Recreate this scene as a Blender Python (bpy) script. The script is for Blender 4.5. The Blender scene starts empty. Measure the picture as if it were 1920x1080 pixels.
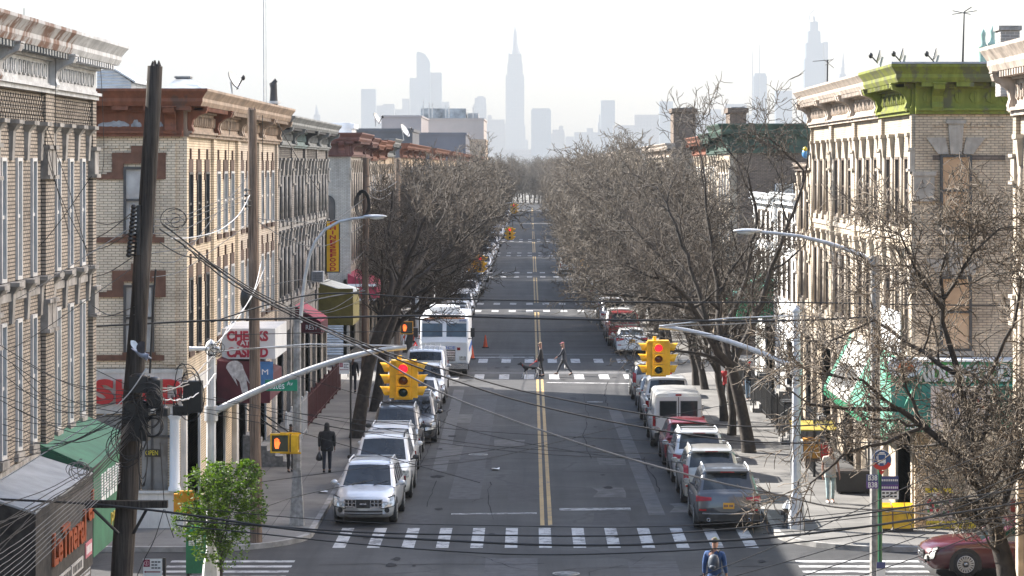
import bpy, math, random
import numpy as np
from mathutils import Vector, Matrix
R = math.radians
S = bpy.context.scene
COL = S.collection
TMP = bpy.data.scenes.new('workbench')             # scratch scene, removed at the end
H, F, UX, VY = 10.6, 5200.0, 994.0, 310.0      # eye height (m), focal length (photo px), vanishing point (photo px)
LX, RX = -10.0, 11.1                            # building lines
KL, KR = -6.2, 7.0                              # kerb lines
def at(u, v, Y):                                # photo pixel + distance along the avenue -> world point
    return Vector(((u-UX)*Y/F, Y, H-(v-VY)*Y/F))

# ------------------------------------------------------------------ mesh builder
class MB:
    def __init__(s): s.v=[]; s.f=[]; s.mi=[]; s.sm=[]
    def add(s, vs, fs, mi=0, sm=False):
        n=len(s.v); s.v.extend([tuple(p) for p in vs])
        for f in fs: s.f.append(tuple(i+n for i in f)); s.mi.append(mi); s.sm.append(sm)
    def box(s, x0,x1,y0,y1,z0,z1, mi=0, fr=None):
        vs=[(x,y,z) for z in (z0,z1) for y in (y0,y1) for x in (x0,x1)]
        if fr: vs=[fr(*p) for p in vs]
        s.add(vs,[(0,2,3,1),(4,5,7,6),(0,1,5,4),(2,6,7,3),(0,4,6,2),(1,3,7,5)],mi)
    def hexa(s, lo, hi, mi=0):                  # two quads joined
        s.add(list(lo)+list(hi),[(3,2,1,0),(4,5,6,7),(0,1,5,4),(1,2,6,5),(2,3,7,6),(3,0,4,7)],mi)
    def prism(s, poly, a, b, fn, mi=0, sm=False):  # poly in 2D, extruded from a to b, fn(p,q,t)->xyz
        n=len(poly)
        vs=[fn(p[0],p[1],a) for p in poly]+[fn(p[0],p[1],b) for p in poly]
        fs=[tuple(range(n))[::-1],tuple(range(n,2*n))]+[(i,(i+1)%n,n+(i+1)%n,n+i) for i in range(n)]
        s.add(vs,fs,mi,sm)
    def tube(s, pts, rad, n=8, mi=0, sm=True, cap=True):
        pts=[Vector(p) for p in pts]; m=len(pts)
        if not hasattr(rad,'__len__'): rad=[rad]*m
        t0=(pts[1]-pts[0]).normalized()
        a=Vector((0,0,1)) if abs(t0.z)<.9 else Vector((1,0,0))
        u=t0.cross(a).normalized(); vs=[]
        for i,p in enumerate(pts):
            t=(pts[min(i+1,m-1)]-pts[max(i-1,0)]).normalized()
            u=(u-t*u.dot(t)).normalized(); w=t.cross(u)
            for k in range(n):
                c=2*math.pi*k/n; vs.append(p+(u*math.cos(c)+w*math.sin(c))*rad[i])
        fs=[(i*n+k,i*n+(k+1)%n,(i+1)*n+(k+1)%n,(i+1)*n+k) for i in range(m-1) for k in range(n)]
        s.add(vs,fs,mi,sm)
        if cap: s.add(vs[:n],[tuple(range(n))[::-1]],mi); s.add(vs[-n:],[tuple(range(n))],mi)
    def lathe(s, prof, c=(0,0,0), n=16, mi=0, sm=True, axis='z', cap=True):
        vs=[]
        for r,z in prof:
            for k in range(n):
                a=2*math.pi*k/n; p=(r*math.cos(a),r*math.sin(a),z)
                if axis=='x': p=(p[2],p[0],p[1])
                if axis=='y': p=(p[0],p[2],p[1])
                vs.append((p[0]+c[0],p[1]+c[1],p[2]+c[2]))
        m=len(prof)
        fs=[(i*n+k,i*n+(k+1)%n,(i+1)*n+(k+1)%n,(i+1)*n+k) for i in range(m-1) for k in range(n)]
        s.add(vs,fs,mi,sm)
        if cap: s.add(vs[:n],[tuple(range(n))[::-1]],mi); s.add(vs[-n:],[tuple(range(n))],mi)
    def ball(s, c, r, n=12, m=8, mi=0):
        if not hasattr(r,'__len__'): r=(r,r,r)
        vs=[];fs=[]
        for j in range(m+1):
            t=math.pi*j/m
            for k in range(n):
                a=2*math.pi*k/n
                vs.append((c[0]+r[0]*math.sin(t)*math.cos(a),c[1]+r[1]*math.sin(t)*math.sin(a),c[2]+r[2]*math.cos(t)))
        fs=[(j*n+k,(j+1)*n+k,(j+1)*n+(k+1)%n,j*n+(k+1)%n) for j in range(m) for k in range(n)]
        s.add(vs,fs,mi,True)
    def quad(s,a,b,c,d,mi=0): s.add([a,b,c,d],[(0,1,2,3)],mi)
    def grid(s, rows, mi=0, sm=True, close=False):
        n=len(rows[0]); vs=[p for r in rows for p in r]
        fs=[(i*n+k,i*n+k+1,(i+1)*n+k+1,(i+1)*n+k) for i in range(len(rows)-1) for k in range(n-1)]
        s.add(vs,fs,mi,sm)
    def build(s, name, mats, parent=None, loc=None, rot=0):
        if not isinstance(mats,(list,tuple)): mats=[mats]
        off=Vector((0,0,0)); q=parent
        while q is not None: off+=q.location; q=q.parent
        if loc is not None: off=off+Vector(loc)
        me=bpy.data.meshes.new(name)
        me.from_pydata([tuple(Vector(p)-off) for p in s.v],[],s.f)
        for m in mats: me.materials.append(m)
        me.polygons.foreach_set('material_index',s.mi); me.polygons.foreach_set('use_smooth',s.sm)
        me.update()
        o=bpy.data.objects.new(name,me); COL.objects.link(o)
        if loc is not None: o.location=loc
        o.parent=parent
        return o
def tag(o, label=None, cat=None, group=None, kind=None):
    if label: o['label']=label
    if cat: o['category']=cat
    if group: o['group']=group
    if kind: o['kind']=kind
    return o
def thing(name, label, cat, loc=(0,0,0), rz=0, group=None):
    o=bpy.data.objects.new(name,None); COL.objects.link(o); o.location=loc; o.rotation_euler.z=rz
    o.empty_display_size=.2
    return tag(o,label,cat,group)
def dup(root, loc=None, rz=None, label=None, group=None, scale=None):
    def cp(o, parent):
        c=o.copy(); COL.objects.link(c); c.parent=parent
        for ch in list(o.children): cp(ch,c)
        return c
    r=cp(root,None)
    if loc is not None: r.location=loc
    if rz is not None: r.rotation_euler.z=rz
    if scale is not None: r.scale=scale
    if label: r['label']=label
    if group: r['group']=group
    return r

# ------------------------------------------------------------------ materials
def newmat(name):
    m=bpy.data.materials.new(name); m.use_nodes=True
    nt=m.node_tree; b=nt.nodes['Principled BSDF']
    return m,nt,b
def L(nt,a,b): nt.links.new(a,b)
def node(nt,t,**k):
    n=nt.nodes.new(t)
    for a,v in k.items():
        if a in n.inputs: n.inputs[a].default_value=v
        else: setattr(n,a,v)
    return n
def ramp(nt,fac,stops):
    r=nt.nodes.new('ShaderNodeValToRGB'); L(nt,fac,r.inputs[0])
    e=r.color_ramp.elements
    while len(e)<len(stops): e.new(.5)
    for el,(p,c) in zip(e,stops): el.position=p; el.color=(*c,1) if len(c)==3 else c
    return r.outputs[0]
def mixc(nt,fac,a,b,mode='MIX'):
    m=nt.nodes.new('ShaderNodeMix'); m.data_type='RGBA'; m.blend_type=mode
    for sock,v in ((m.inputs[0],fac),(m.inputs[6],a),(m.inputs[7],b)):
        if hasattr(v,'is_linked'): L(nt,v,sock)
        elif hasattr(v,'__len__'): sock.default_value=(*v,1)[:4]
        else: sock.default_value=v
    return m.outputs[2]
def math_(nt,op,a,b=0):
    m=nt.nodes.new('ShaderNodeMath'); m.operation=op
    for i,v in enumerate((a,b)):
        if hasattr(v,'is_linked'): L(nt,v,m.inputs[i])
        else: m.inputs[i].default_value=v
    return m.outputs[0]
def coords(nt): return nt.nodes.new('ShaderNodeTexCoord').outputs['Object']
def noise(nt,vec,scale,detail=4,rough=.55,stretch=None):
    if stretch:
        mp=node(nt,'ShaderNodeMapping'); mp.inputs['Scale'].default_value=stretch; L(nt,vec,mp.inputs[0]); vec=mp.outputs[0]
    n=node(nt,'ShaderNodeTexNoise',Scale=scale,Detail=detail,Roughness=rough); L(nt,vec,n.inputs['Vector'])
    return n.outputs['Fac']
_mc={}
def M(name,col,rough=.6,metal=0.,var=.18,scale=2.5,streak=0.,bump=0.,coat=0.,emit=None,es=0.,spec=.5):
    """painted / plain surface with uneven colour"""
    if name in _mc: return _mc[name]
    m,nt,b=newmat(name); _mc[name]=m
    c=coords(nt); f=noise(nt,c,scale)
    col=tuple(col)
    dark=tuple(x*(1-var*1.6) for x in col); lite=tuple(min(1,x*(1+var)) for x in col)
    out=ramp(nt,f,[(.3,dark),(.7,lite)])
    if streak:
        g=noise(nt,c,3.,4,.6,(3,3,.25)); out=mixc(nt,math_(nt,'MULTIPLY',ramp(nt,g,[(.5,(0,0,0)),(.72,(1,1,1))]),streak),out,tuple(x*.45 for x in col))
    L(nt,out,b.inputs['Base Color'])
    b.inputs['Roughness'].default_value=rough; b.inputs['Metallic'].default_value=metal
    b.inputs['Specular IOR Level'].default_value=spec
    if coat: b.inputs['Coat Weight'].default_value=coat; b.inputs['Coat Roughness'].default_value=.05
    if bump:
        bm=node(nt,'ShaderNodeBump',Strength=bump,Distance=.02); L(nt,noise(nt,c,scale*8),bm.inputs['Height']); L(nt,bm.outputs[0],b.inputs['Normal'])
    if emit: b.inputs['Emission Color'].default_value=(*emit,1); b.inputs['Emission Strength'].default_value=es
    return m
def wall_uv(nt):
    c=coords(nt); sx=node(nt,'ShaderNodeSeparateXYZ'); L(nt,c,sx.inputs[0])
    g=node(nt,'ShaderNodeNewGeometry'); sn=node(nt,'ShaderNodeSeparateXYZ'); L(nt,g.outputs['True Normal'],sn.inputs[0])
    ax=math_(nt,'GREATER_THAN',math_(nt,'ABSOLUTE',sn.outputs[0]),.6)
    u=math_(nt,'ADD',math_(nt,'MULTIPLY',ax,sx.outputs[1]),math_(nt,'MULTIPLY',math_(nt,'SUBTRACT',1,ax),sx.outputs[0]))
    cb=node(nt,'ShaderNodeCombineXYZ'); L(nt,u,cb.inputs[0]); L(nt,sx.outputs[2],cb.inputs[1])
    return c,cb.outputs[0]
def BRICK(name,c1,c2,mortar,w=.23,h=.076,ms=.009,dirt=.35):
    if name in _mc: return _mc[name]
    m,nt,b=newmat(name); _mc[name]=m
    c,uv=wall_uv(nt)
    t=node(nt,'ShaderNodeTexBrick'); L(nt,uv,t.inputs['Vector'])
    for k,v in (('Color1',(*c1,1)),('Color2',(*c2,1)),('Mortar',(*mortar,1)),('Scale',1.),('Mortar Size',ms),('Mortar Smooth',.15),('Bias',-.1),('Brick Width',w),('Row Height',h)): t.inputs[k].default_value=v
    f=noise(nt,c,.55,7,.68)
    out=mixc(nt,1.,t.outputs[0],ramp(nt,f,[(.32,(.6,.58,.56)),(.5,(.95,.94,.92)),(.7,(1.12,1.1,1.06))]),'MULTIPLY')
    g=noise(nt,c,2.2,5,.65,(2.2,2.2,.16))
    out=mixc(nt,math_(nt,'MULTIPLY',ramp(nt,g,[(.5,(0,0,0)),(.75,(1,1,1))]),dirt),out,tuple(x*.35 for x in c1))
    L(nt,out,b.inputs['Base Color']); b.inputs['Roughness'].default_value=.85; b.inputs['Specular IOR Level'].default_value=.25
    bm=node(nt,'ShaderNodeBump',Strength=.35,Distance=.012); L(nt,t.outputs['Fac'],bm.inputs['Height']); bm.invert=True; L(nt,bm.outputs[0],b.inputs['Normal'])
    return m
def FLAKED(name,col,under,k=.5):
    """old paint worn through to what is beneath, with streaks"""
    if name in _mc: return _mc[name]
    m,nt,b=newmat(name); _mc[name]=m; c=coords(nt)
    f=noise(nt,c,1.6,8,.72,(1.,1.,.55)); g=noise(nt,c,2.6,5,.65,(2.6,2.6,.2))
    top=ramp(nt,g,[(.3,tuple(x*.68 for x in col)),(.6,col),(.75,tuple(min(1,x*1.2) for x in col))])
    out=mixc(nt,ramp(nt,f,[(k-.02,(0,0,0)),(k+.05,(1,1,1))]),top,under)
    L(nt,out,b.inputs['Base Color']); b.inputs['Roughness'].default_value=.68; b.inputs['Specular IOR Level'].default_value=.3
    return m
def GLASS(name,col,rough=.04,spec=.8,var=.3):
    if name in _mc: return _mc[name]
    m,nt,b=newmat(name); _mc[name]=m
    c=coords(nt); f=noise(nt,c,1.3,3)
    L(nt,ramp(nt,f,[(.35,tuple(x*(1-var) for x in col)),(.65,tuple(x*(1+var) for x in col))]),b.inputs['Base Color'])
    b.inputs['Roughness'].default_value=rough; b.inputs['Specular IOR Level'].default_value=spec
    bm=node(nt,'ShaderNodeBump',Strength=.06,Distance=.05); L(nt,noise(nt,c,1.1,2),bm.inputs['Height']); L(nt,bm.outputs[0],b.inputs['Normal'])
    return m
def RIBS(name,col,pitch,axis=2,rough=.5,depth=.4,metal=0.):
    """corrugation / roll-down slats: real colour is even, relief by bump"""
    if name in _mc: return _mc[name]
    m,nt,b=newmat(name); _mc[name]=m
    c=coords(nt); sx=node(nt,'ShaderNodeSeparateXYZ'); L(nt,c,sx.inputs[0])
    w=math_(nt,'SINE',math_(nt,'MULTIPLY',sx.outputs[axis],2*math.pi/pitch))
    f=noise(nt,c,1.5)
    L(nt,ramp(nt,f,[(.3,tuple(x*.7 for x in col)),(.7,tuple(min(1,x*1.15) for x in col))]),b.inputs['Base Color'])
    bm=node(nt,'ShaderNodeBump',Strength=depth,Distance=pitch*.5); L(nt,w,bm.inputs['Height']); L(nt,bm.outputs[0],b.inputs['Normal'])
    b.inputs['Roughness'].default_value=rough; b.inputs['Metallic'].default_value=metal
    return m
def ASPHALT():
    m,nt,b=newmat('asphalt'); c=coords(nt)
    base=ramp(nt,noise(nt,c,.22,6,.6),[(.3,(.023,.023,.024)),(.5,(.036,.0358,.0368)),(.7,(.06,.0595,.06))])
    lane=noise(nt,c,.8,4,.6,(1.,.035,1.))            # long wear bands along the avenue
    out=mixc(nt,1.,base,ramp(nt,lane,[(.33,(.55,.55,.57)),(.5,(1.,1.,1.)),(.67,(1.28,1.28,1.28))]),'MULTIPLY')
    cross=noise(nt,c,.5,5,.7,(.25,1.6,1.))
    out=mixc(nt,1.,out,ramp(nt,cross,[(.35,(.8,.8,.8)),(.7,(1.18,1.18,1.18))]),'MULTIPLY')
    fine=noise(nt,c,14,3,.7); out=mixc(nt,1.,out,ramp(nt,fine,[(.3,(.8,.8,.8)),(.7,(1.2,1.2,1.2))]),'MULTIPLY')
    v=node(nt,'ShaderNodeTexVoronoi',feature='DISTANCE_TO_EDGE',Scale=.23)
    wv=node(nt,'ShaderNodeVectorMath',operation='ADD'); nn=node(nt,'ShaderNodeTexNoise',Scale=.9,Detail=4.); L(nt,c,nn.inputs['Vector'])
    L(nt,c,wv.inputs[0]); L(nt,nn.outputs['Color'],wv.inputs[1]); L(nt,wv.outputs[0],v.inputs['Vector'])
    crack=ramp(nt,v.outputs['Distance'],[(0,(1,1,1)),(.02,(0,0,0))])
    gate=ramp(nt,noise(nt,c,.13,3),[(.42,(0,0,0)),(.5,(1,1,1))])
    out=mixc(nt,math_(nt,'MULTIPLY',math_(nt,'MULTIPLY',crack,gate),.85),out,(.02,.02,.022))
    spots=ramp(nt,noise(nt,c,2.7,2,.5),[(.70,(0,0,0)),(.76,(1,1,1))])
    out=mixc(nt,math_(nt,'MULTIPLY',spots,.5),out,(.03,.03,.032))
    L(nt,out,b.inputs['Base Color']); b.inputs['Roughness'].default_value=.78; b.inputs['Specular IOR Level'].default_value=.35
    bm=node(nt,'ShaderNodeBump',Strength=.25,Distance=.01); L(nt,fine,bm.inputs['Height']); L(nt,bm.outputs[0],b.inputs['Normal'])
    return m
def CONCRETE(name,col,slab=1.5):
    if name in _mc: return _mc[name]
    m,nt,b=newmat(name); _mc[name]=m; c=coords(nt)
    t=node(nt,'ShaderNodeTexBrick',offset=0.); L(nt,c,t.inputs['Vector'])
    for k,v in (('Color1',(*col,1)),('Color2',(*[x*.78 for x in col],1)),('Mortar',(*[x*.4 for x in col],1)),('Scale',1.),('Mortar Size',.014),('Mortar Smooth',.3),('Brick Width',slab),('Row Height',slab)): t.inputs[k].default_value=v
    out=mixc(nt,1.,t.outputs[0],ramp(nt,noise(nt,c,.7,6,.65),[(.3,(.66,.66,.66)),(.7,(1.1,1.1,1.1))]),'MULTIPLY')
    spots=ramp(nt,noise(nt,c,4.5,2,.5),[(.68,(0,0,0)),(.73,(1,1,1))])
    out=mixc(nt,math_(nt,'MULTIPLY',spots,.45),out,tuple(x*.3 for x in col))
    L(nt,out,b.inputs['Base Color']); b.inputs['Roughness'].default_value=.85; b.inputs['Specular IOR Level'].default_value=.3
    return m
def PAINT_WORN(name,col,wear=.5):
    """road marking paint, asphalt showing through worn places"""
    if name in _mc: return _mc[name]
    m,nt,b=newmat(name); _mc[name]=m; c=coords(nt)
    f=noise(nt,c,2.2,8,.75)
    k=ramp(nt,f,[(wear-.07,(0,0,0)),(wear+.05,(1,1,1))])
    g=ramp(nt,noise(nt,c,.6,4),[(.3,tuple(x*.75 for x in col)),(.7,col)])
    L(nt,mixc(nt,k,(.085,.085,.09),g),b.inputs['Base Color']); b.inputs['Roughness'].default_value=.7
    return m
def WOOD(name,col):
    if name in _mc: return _mc[name]
    m,nt,b=newmat(name); _mc[name]=m; c=coords(nt)
    f=noise(nt,c,6,6,.7,(3.5,3.5,.12)); d=noise(nt,c,1.,4)
    out=ramp(nt,f,[(.32,tuple(x*.25 for x in col)),(.5,col),(.72,tuple(x*1.9 for x in col))])
    out=mixc(nt,1.,out,ramp(nt,d,[(.3,(.6,.6,.6)),(.7,(1.2,1.15,1.1))]),'MULTIPLY')
    L(nt,out,b.inputs['Base Color']); b.inputs['Roughness'].default_value=.9; b.inputs['Specular IOR Level'].default_value=.2
    bm=node(nt,'ShaderNodeBump',Strength=.8,Distance=.03); L(nt,f,bm.inputs['Height']); L(nt,bm.outputs[0],b.inputs['Normal'])
    return m
def CAR(name,col,metal=.0):
    if name in _mc: return _mc[name]
    m,nt,b=newmat(name); _mc[name]=m; c=coords(nt)
    f=noise(nt,c,1.4,4)
    sx=node(nt,'ShaderNodeSeparateXYZ'); L(nt,c,sx.inputs[0])
    dirt=math_(nt,'MULTIPLY',ramp(nt,sx.outputs[2],[(.25,(1,1,1)),(.65,(0,0,0))]),ramp(nt,noise(nt,c,5,5),[(.35,(0,0,0)),(.7,(1,1,1))]))
    out=ramp(nt,f,[(.3,tuple(x*.93 for x in col)),(.7,col)])
    out=mixc(nt,math_(nt,'MULTIPLY',dirt,.5),out,(.12,.11,.1))
    L(nt,out,b.inputs['Base Color']); b.inputs['Metallic'].default_value=metal; b.inputs['Roughness'].default_value=.32
    b.inputs['Coat Weight'].default_value=.7; b.inputs['Coat Roughness'].default_value=.06
    return m

def text(name, body, size, mat, mapf, parent=None, ext=.02, sx=1., width=None, bold=0., align='CENTER'):
    """lettering as real raised mesh; mapf(x,y,z) places it"""
    cu=bpy.data.curves.new(name,'FONT'); cu.body=body; cu.size=size; cu.align_x=align; cu.align_y='CENTER'
    cu.extrude=ext; cu.offset=bold; cu.resolution_u=3
    o=bpy.data.objects.new(name,cu); TMP.collection.objects.link(o)
    dg=TMP.view_layers[0].depsgraph; dg.update()
    me=bpy.data.meshes.new_from_object(o.evaluated_get(dg))
    bpy.data.objects.remove(o); bpy.data.curves.remove(cu)
    vs=np.array([v.co for v in me.vertices])
    if width: sx=width/max(1e-6,(vs[:,0].max()-vs[:,0].min()))
    mb=MB(); mb.add([mapf(p[0]*sx,p[1],p[2]) for p in vs],[tuple(p.vertices) for p in me.polygons])
    bpy.data.meshes.remove(me)
    return mb.build(name,mat,parent)
SUN_E=5.; SKY_E=.112; EXPO=2.1; HAZE_D=1.75e-4; HAZE_C=(.335,.36,.385,1)
# ------------------------------------------------------------------ palette
BR_GREY=BRICK('grey_buff_brick',(.37,.325,.275),(.26,.225,.19),(.04,.036,.033),w=.22,h=.074,ms=.012,dirt=.4)
BR_YEL=BRICK('yellow_brick',(.73,.61,.46),(.61,.51,.385),(.26,.2,.145),dirt=.2)
BR_YEL2=BRICK('pale_yellow_brick',(.6,.52,.43),(.5,.43,.355),(.24,.2,.165),dirt=.3)
BR_SOOT=BRICK('sooty_grey_brick',(.27,.25,.235),(.18,.17,.16),(.08,.075,.07),dirt=.6)
BR_CREAM=BRICK('cream_brick',(.46,.39,.305),(.375,.32,.25),(.23,.19,.15),dirt=.4)
BR_TAN=BRICK('tan_brick',(.6,.47,.335),(.47,.37,.27),(.18,.145,.11),dirt=.4)
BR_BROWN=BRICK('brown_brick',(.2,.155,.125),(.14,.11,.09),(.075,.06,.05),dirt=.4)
BR_RED=BRICK('red_brick',(.26,.1,.07),(.19,.075,.05),(.12,.09,.08),dirt=.3)
BR_PALE=BRICK('whitewashed_brick',(.47,.43,.385),(.4,.37,.33),(.27,.25,.22),dirt=.4)
STONE=M('grey_limestone',(.27,.255,.235),.85,var=.3,scale=3,streak=.5)
STONE_L=M('pale_limestone',(.39,.335,.27),.85,var=.2,scale=3,streak=.45)
BROWNST=M('brownstone',(.15,.07,.042),.85,var=.25,scale=3,streak=.3)
TIN_W=M('chalky_white_tin',(.46,.47,.48),.55,var=.2,scale=2,streak=.7)
TIN_RUST=FLAKED('rusted_tin',(.4,.4,.4),(.15,.085,.06))
TIN_BRN=FLAKED('red_brown_tin',(.19,.07,.038),(.1,.055,.04),.56)
TIN_TAN=M('faded_brown_tin',(.3,.22,.16),.65,var=.3,scale=2,streak=.7)
TIN_GREY=M('weathered_grey_tin',(.2,.21,.21),.6,var=.35,scale=2,streak=.7)
TIN_TEAL=M('dull_teal_tin',(.13,.19,.19),.6,var=.3,scale=2,streak=.6)
TIN_GREEN=FLAKED('olive_green_tin',(.185,.205,.032),(.11,.11,.055),.53)
TIN_DKGREEN=M('dark_green_tin',(.035,.07,.05),.55,var=.3,scale=2,streak=.4)
TIN_BEIGE=M('peeling_beige_tin',(.42,.35,.29),.65,var=.3,scale=2.5,streak=.8)
TIN_RED=M('maroon_tin',(.13,.05,.04),.6,var=.25,scale=2,streak=.4)
PEEL=M('bare_primer',(.27,.28,.3),.8,var=.3,scale=4)
FR_W=M('white_window_frame',(.5,.5,.49),.5,var=.1)
FR_D=M('dark_window_frame',(.045,.045,.045),.5,var=.2)
FR_B=M('bronze_window_frame',(.12,.09,.07),.5,var=.2)
PANE=GLASS('window_glass',(.035,.042,.048))
PANE_L=GLASS('curtained_glass',(.34,.34,.33),.12,.7)
PANE_T=GLASS('tan_blind_glass',(.42,.27,.17),.15,.6,.15)
ROOF=M('roof_felt',(.2,.2,.2),.9,var=.35,scale=.7)
ROOF_S=M('silver_roof_coating',(.6,.61,.63),.5,var=.25,scale=.6)
SHUT=RIBS('roll_down_shutter',(.24,.245,.25),.1,2,.5,.6,.3)
SHUT_D=RIBS('dark_shutter',(.07,.07,.072),.1,2,.5,.6)
SHUT_W=RIBS('white_siding',(.5,.52,.54),.14,2,.5,.5)
IRON=M('black_iron',(.02,.02,.021),.5,var=.3,scale=6)
IRON_R=M('oxblood_iron',(.09,.02,.02),.5,var=.3,scale=6)
GALV=M('galvanised_steel',(.42,.43,.44),.42,.35,var=.15,scale=4,streak=.25)
GALV_L=M('pale_painted_steel',(.52,.53,.54),.45,.1,var=.12,scale=4,streak=.3)
CONC=M('pole_concrete',(.26,.25,.235),.85,var=.3,scale=7,streak=.5)
WHITE=M('white_paint',(.72,.73,.73),.45,var=.08,scale=1)
CREAM=M('cream_render',(.62,.6,.56),.7,var=.15,scale=1.2,streak=.35)
RED=M('sign_red',(.4,.01,.016),.4,var=.1)
SIGNRED2=M('faded_sign_red',(.42,.03,.06),.5,var=.15)
BLACK=M('black_plastic',(.012,.012,.013),.45,var=.3)
RUBBER=M('tyre_rubber',(.018,.018,.019),.8,var=.3)
CHROME=M('chrome',(.6,.6,.62),.16,.9,var=.05)
ALLOY=M('alloy_rim',(.42,.43,.44),.3,.7,var=.1)
SIG_Y=M('signal_yellow',(.72,.4,.008),.4,var=.15,scale=4,streak=.25)
AMBER_BOX=M('amber_housing',(.62,.27,.02),.45,var=.15,scale=4)
ROADBASE=CONCRETE('pavement_concrete',(.19,.183,.173))
KERB=M('kerb_stone',(.27,.26,.245),.85,var=.3,scale=2)
ASPH=ASPHALT()
CW=PAINT_WORN('crosswalk_paint',(.45,.45,.45),.465)
CW2=PAINT_WORN('old_crosswalk_paint',(.42,.42,.42),.52)
YL=PAINT_WORN('yellow_line_paint',(.4,.27,.1),.42)
WOOD_D=WOOD('weathered_dark_wood',(.054,.048,.043))
WOOD_B=WOOD('brown_pole_wood',(.17,.125,.095))
WIRE=M('black_cable',(.012,.012,.013),.55,var=.2)
WIRE_G=M('grey_cable',(.2,.19,.18),.6,var=.2)
WIRE_W=M('white_cable',(.5,.5,.5),.5,var=.1)
BARK=M('tree_bark',(.042,.034,.028),.9,var=.35,scale=5,bump=.6)
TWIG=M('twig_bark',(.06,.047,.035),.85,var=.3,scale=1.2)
TAUPE=M('taupe_stone',(.36,.31,.255),.85,var=.2,scale=3,streak=.4)
TWIG_L=M('budding_twig',(.082,.065,.047),.8,var=.3,scale=1.2)
LEAF=None
# ------------------------------------------------------------------ camera, sky, sun, air
cam=bpy.data.cameras.new('camera'); co=bpy.data.objects.new('camera',cam); COL.objects.link(co); S.camera=co
co.location=(0,0,H); co.rotation_euler=(R(90),0,0)
cam.sensor_width=36; cam.lens=F/1920*36; cam.shift_x=(960-UX)/1920; cam.shift_y=(VY-540)/1920
cam.clip_start=.5; cam.clip_end=20000
SUN_AZ, SUN_EL = 60., 34.5
sv=Vector((-math.sin(R(SUN_AZ))*math.cos(R(SUN_EL)), math.cos(R(SUN_AZ))*math.cos(R(SUN_EL)), math.sin(R(SUN_EL))))
sl=bpy.data.lights.new('sun','SUN'); so=bpy.data.objects.new('sun',sl); COL.objects.link(so)
sl.energy=SUN_E; sl.angle=R(.5); sl.color=(1,.945,.87)
so.rotation_euler=(-sv).to_track_quat('-Z','Y').to_euler(); so.location=(-40,60,60)
W=bpy.data.worlds.new('World'); S.world=W; W.use_nodes=True
nt=W.node_tree; bg=nt.nodes['Background']
sk=nt.nodes.new('ShaderNodeTexSky'); sk.sky_type='NISHITA'; sk.sun_disc=False
sk.sun_elevation=R(SUN_EL); sk.sun_rotation=R(SUN_AZ); sk.air_density=1.; sk.dust_density=3.; sk.ozone_density=1.; sk.altitude=20
L(nt,sk.outputs[0],bg.inputs[0]); bg.inputs[1].default_value=SKY_E
S.view_settings.view_transform='Standard'; S.view_settings.look='None'; S.view_settings.gamma=1; S.view_settings.exposure=EXPO
S.render.engine='CYCLES'; c=S.cycles
c.max_bounces=6; c.diffuse_bounces=3; c.glossy_bounces=3; c.transmission_bounces=4; c.volume_bounces=1; c.transparent_max_bounces=8
c.use_denoising=True; c.caustics_reflective=False; c.caustics_refractive=False; c.use_adaptive_sampling=True
hz=MB(); hz.box(-2500,2500,-40,9300,-1,475)
hm=bpy.data.materials.new('haze_air'); hm.use_nodes=True; nt=hm.node_tree
nt.nodes.remove(nt.nodes['Principled BSDF'])
pv=nt.nodes.new('ShaderNodeVolumePrincipled'); pv.inputs['Color'].default_value=HAZE_C; pv.inputs['Density'].default_value=HAZE_D; pv.inputs['Anisotropy'].default_value=0.
L(nt,pv.outputs[0],nt.nodes['Material Output'].inputs['Volume'])
tag(hz.build('haze',hm),'pale haze filling the air over the avenue',None,None,'stuff')

# ------------------------------------------------------------------ ground, roads, pavements
g=MB(); g.quad((-2400,-25,-.05),(2400,-25,-.05),(2400,9280,-.05),(-2400,9280,-.05))
tag(g.build('ground',M('city_ground',(.12,.115,.105),.9,var=.3,scale=.02)),kind='structure')
g=MB(); g.quad((-75,20,0),(75,20,0),(75,790,0),(-75,790,0))
tag(g.build('road',ASPH),kind='structure')
BLK=[(18,67.3),(76,140.7)]
y=148.6
while y<720: BLK.append((y,y+54.2)); y+=61.6
def blockline(side,y0,y1,ins,r=3.2):
    k=(KL if side<0 else KR)-side*0; s=side
    kx=k+s*ins; a0=y0+ins; a1=y1-ins; rr=r-ins
    far=s*74; pts=[(far,a0)]
    for i in range(9):
        t=math.pi/2*i/8; pts.append((kx+s*rr-s*rr*math.sin(t), a0+rr-rr*math.cos(t)))
    for i in range(9):
        t=math.pi/2*i/8; pts.append((kx+s*rr-s*rr*math.cos(t), a1-rr+rr*math.sin(t)))
    pts.append((far,a1)); return pts
for side in (-1,1):
    for (y0,y1) in BLK:
        sw=MB(); kb=MB()
        o=blockline(side,y0,y1,0); i_=blockline(side,y0,y1,.17)
        n=len(i_)
        top=[(p[0],p[1],.14) for p in i_]
        sw.add(top,[tuple(range(n)) if side>0 else tuple(range(n))[::-1]])
        for a in range(n-1):
            kb.add([(o[a][0],o[a][1],0),(o[a+1][0],o[a+1][1],0),(o[a+1][0],o[a+1][1],.142),(o[a][0],o[a][1],.142)],[(0,1,2,3)])
            kb.add([(o[a][0],o[a][1],.142),(o[a+1][0],o[a+1][1],.142),(i_[a+1][0],i_[a+1][1],.142),(i_[a][0],i_[a][1],.142)],[(0,1,2,3)])
        tag(sw.build('pavement',ROADBASE),kind='structure'); tag(kb.build('kerb',KERB),kind='structure')
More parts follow.
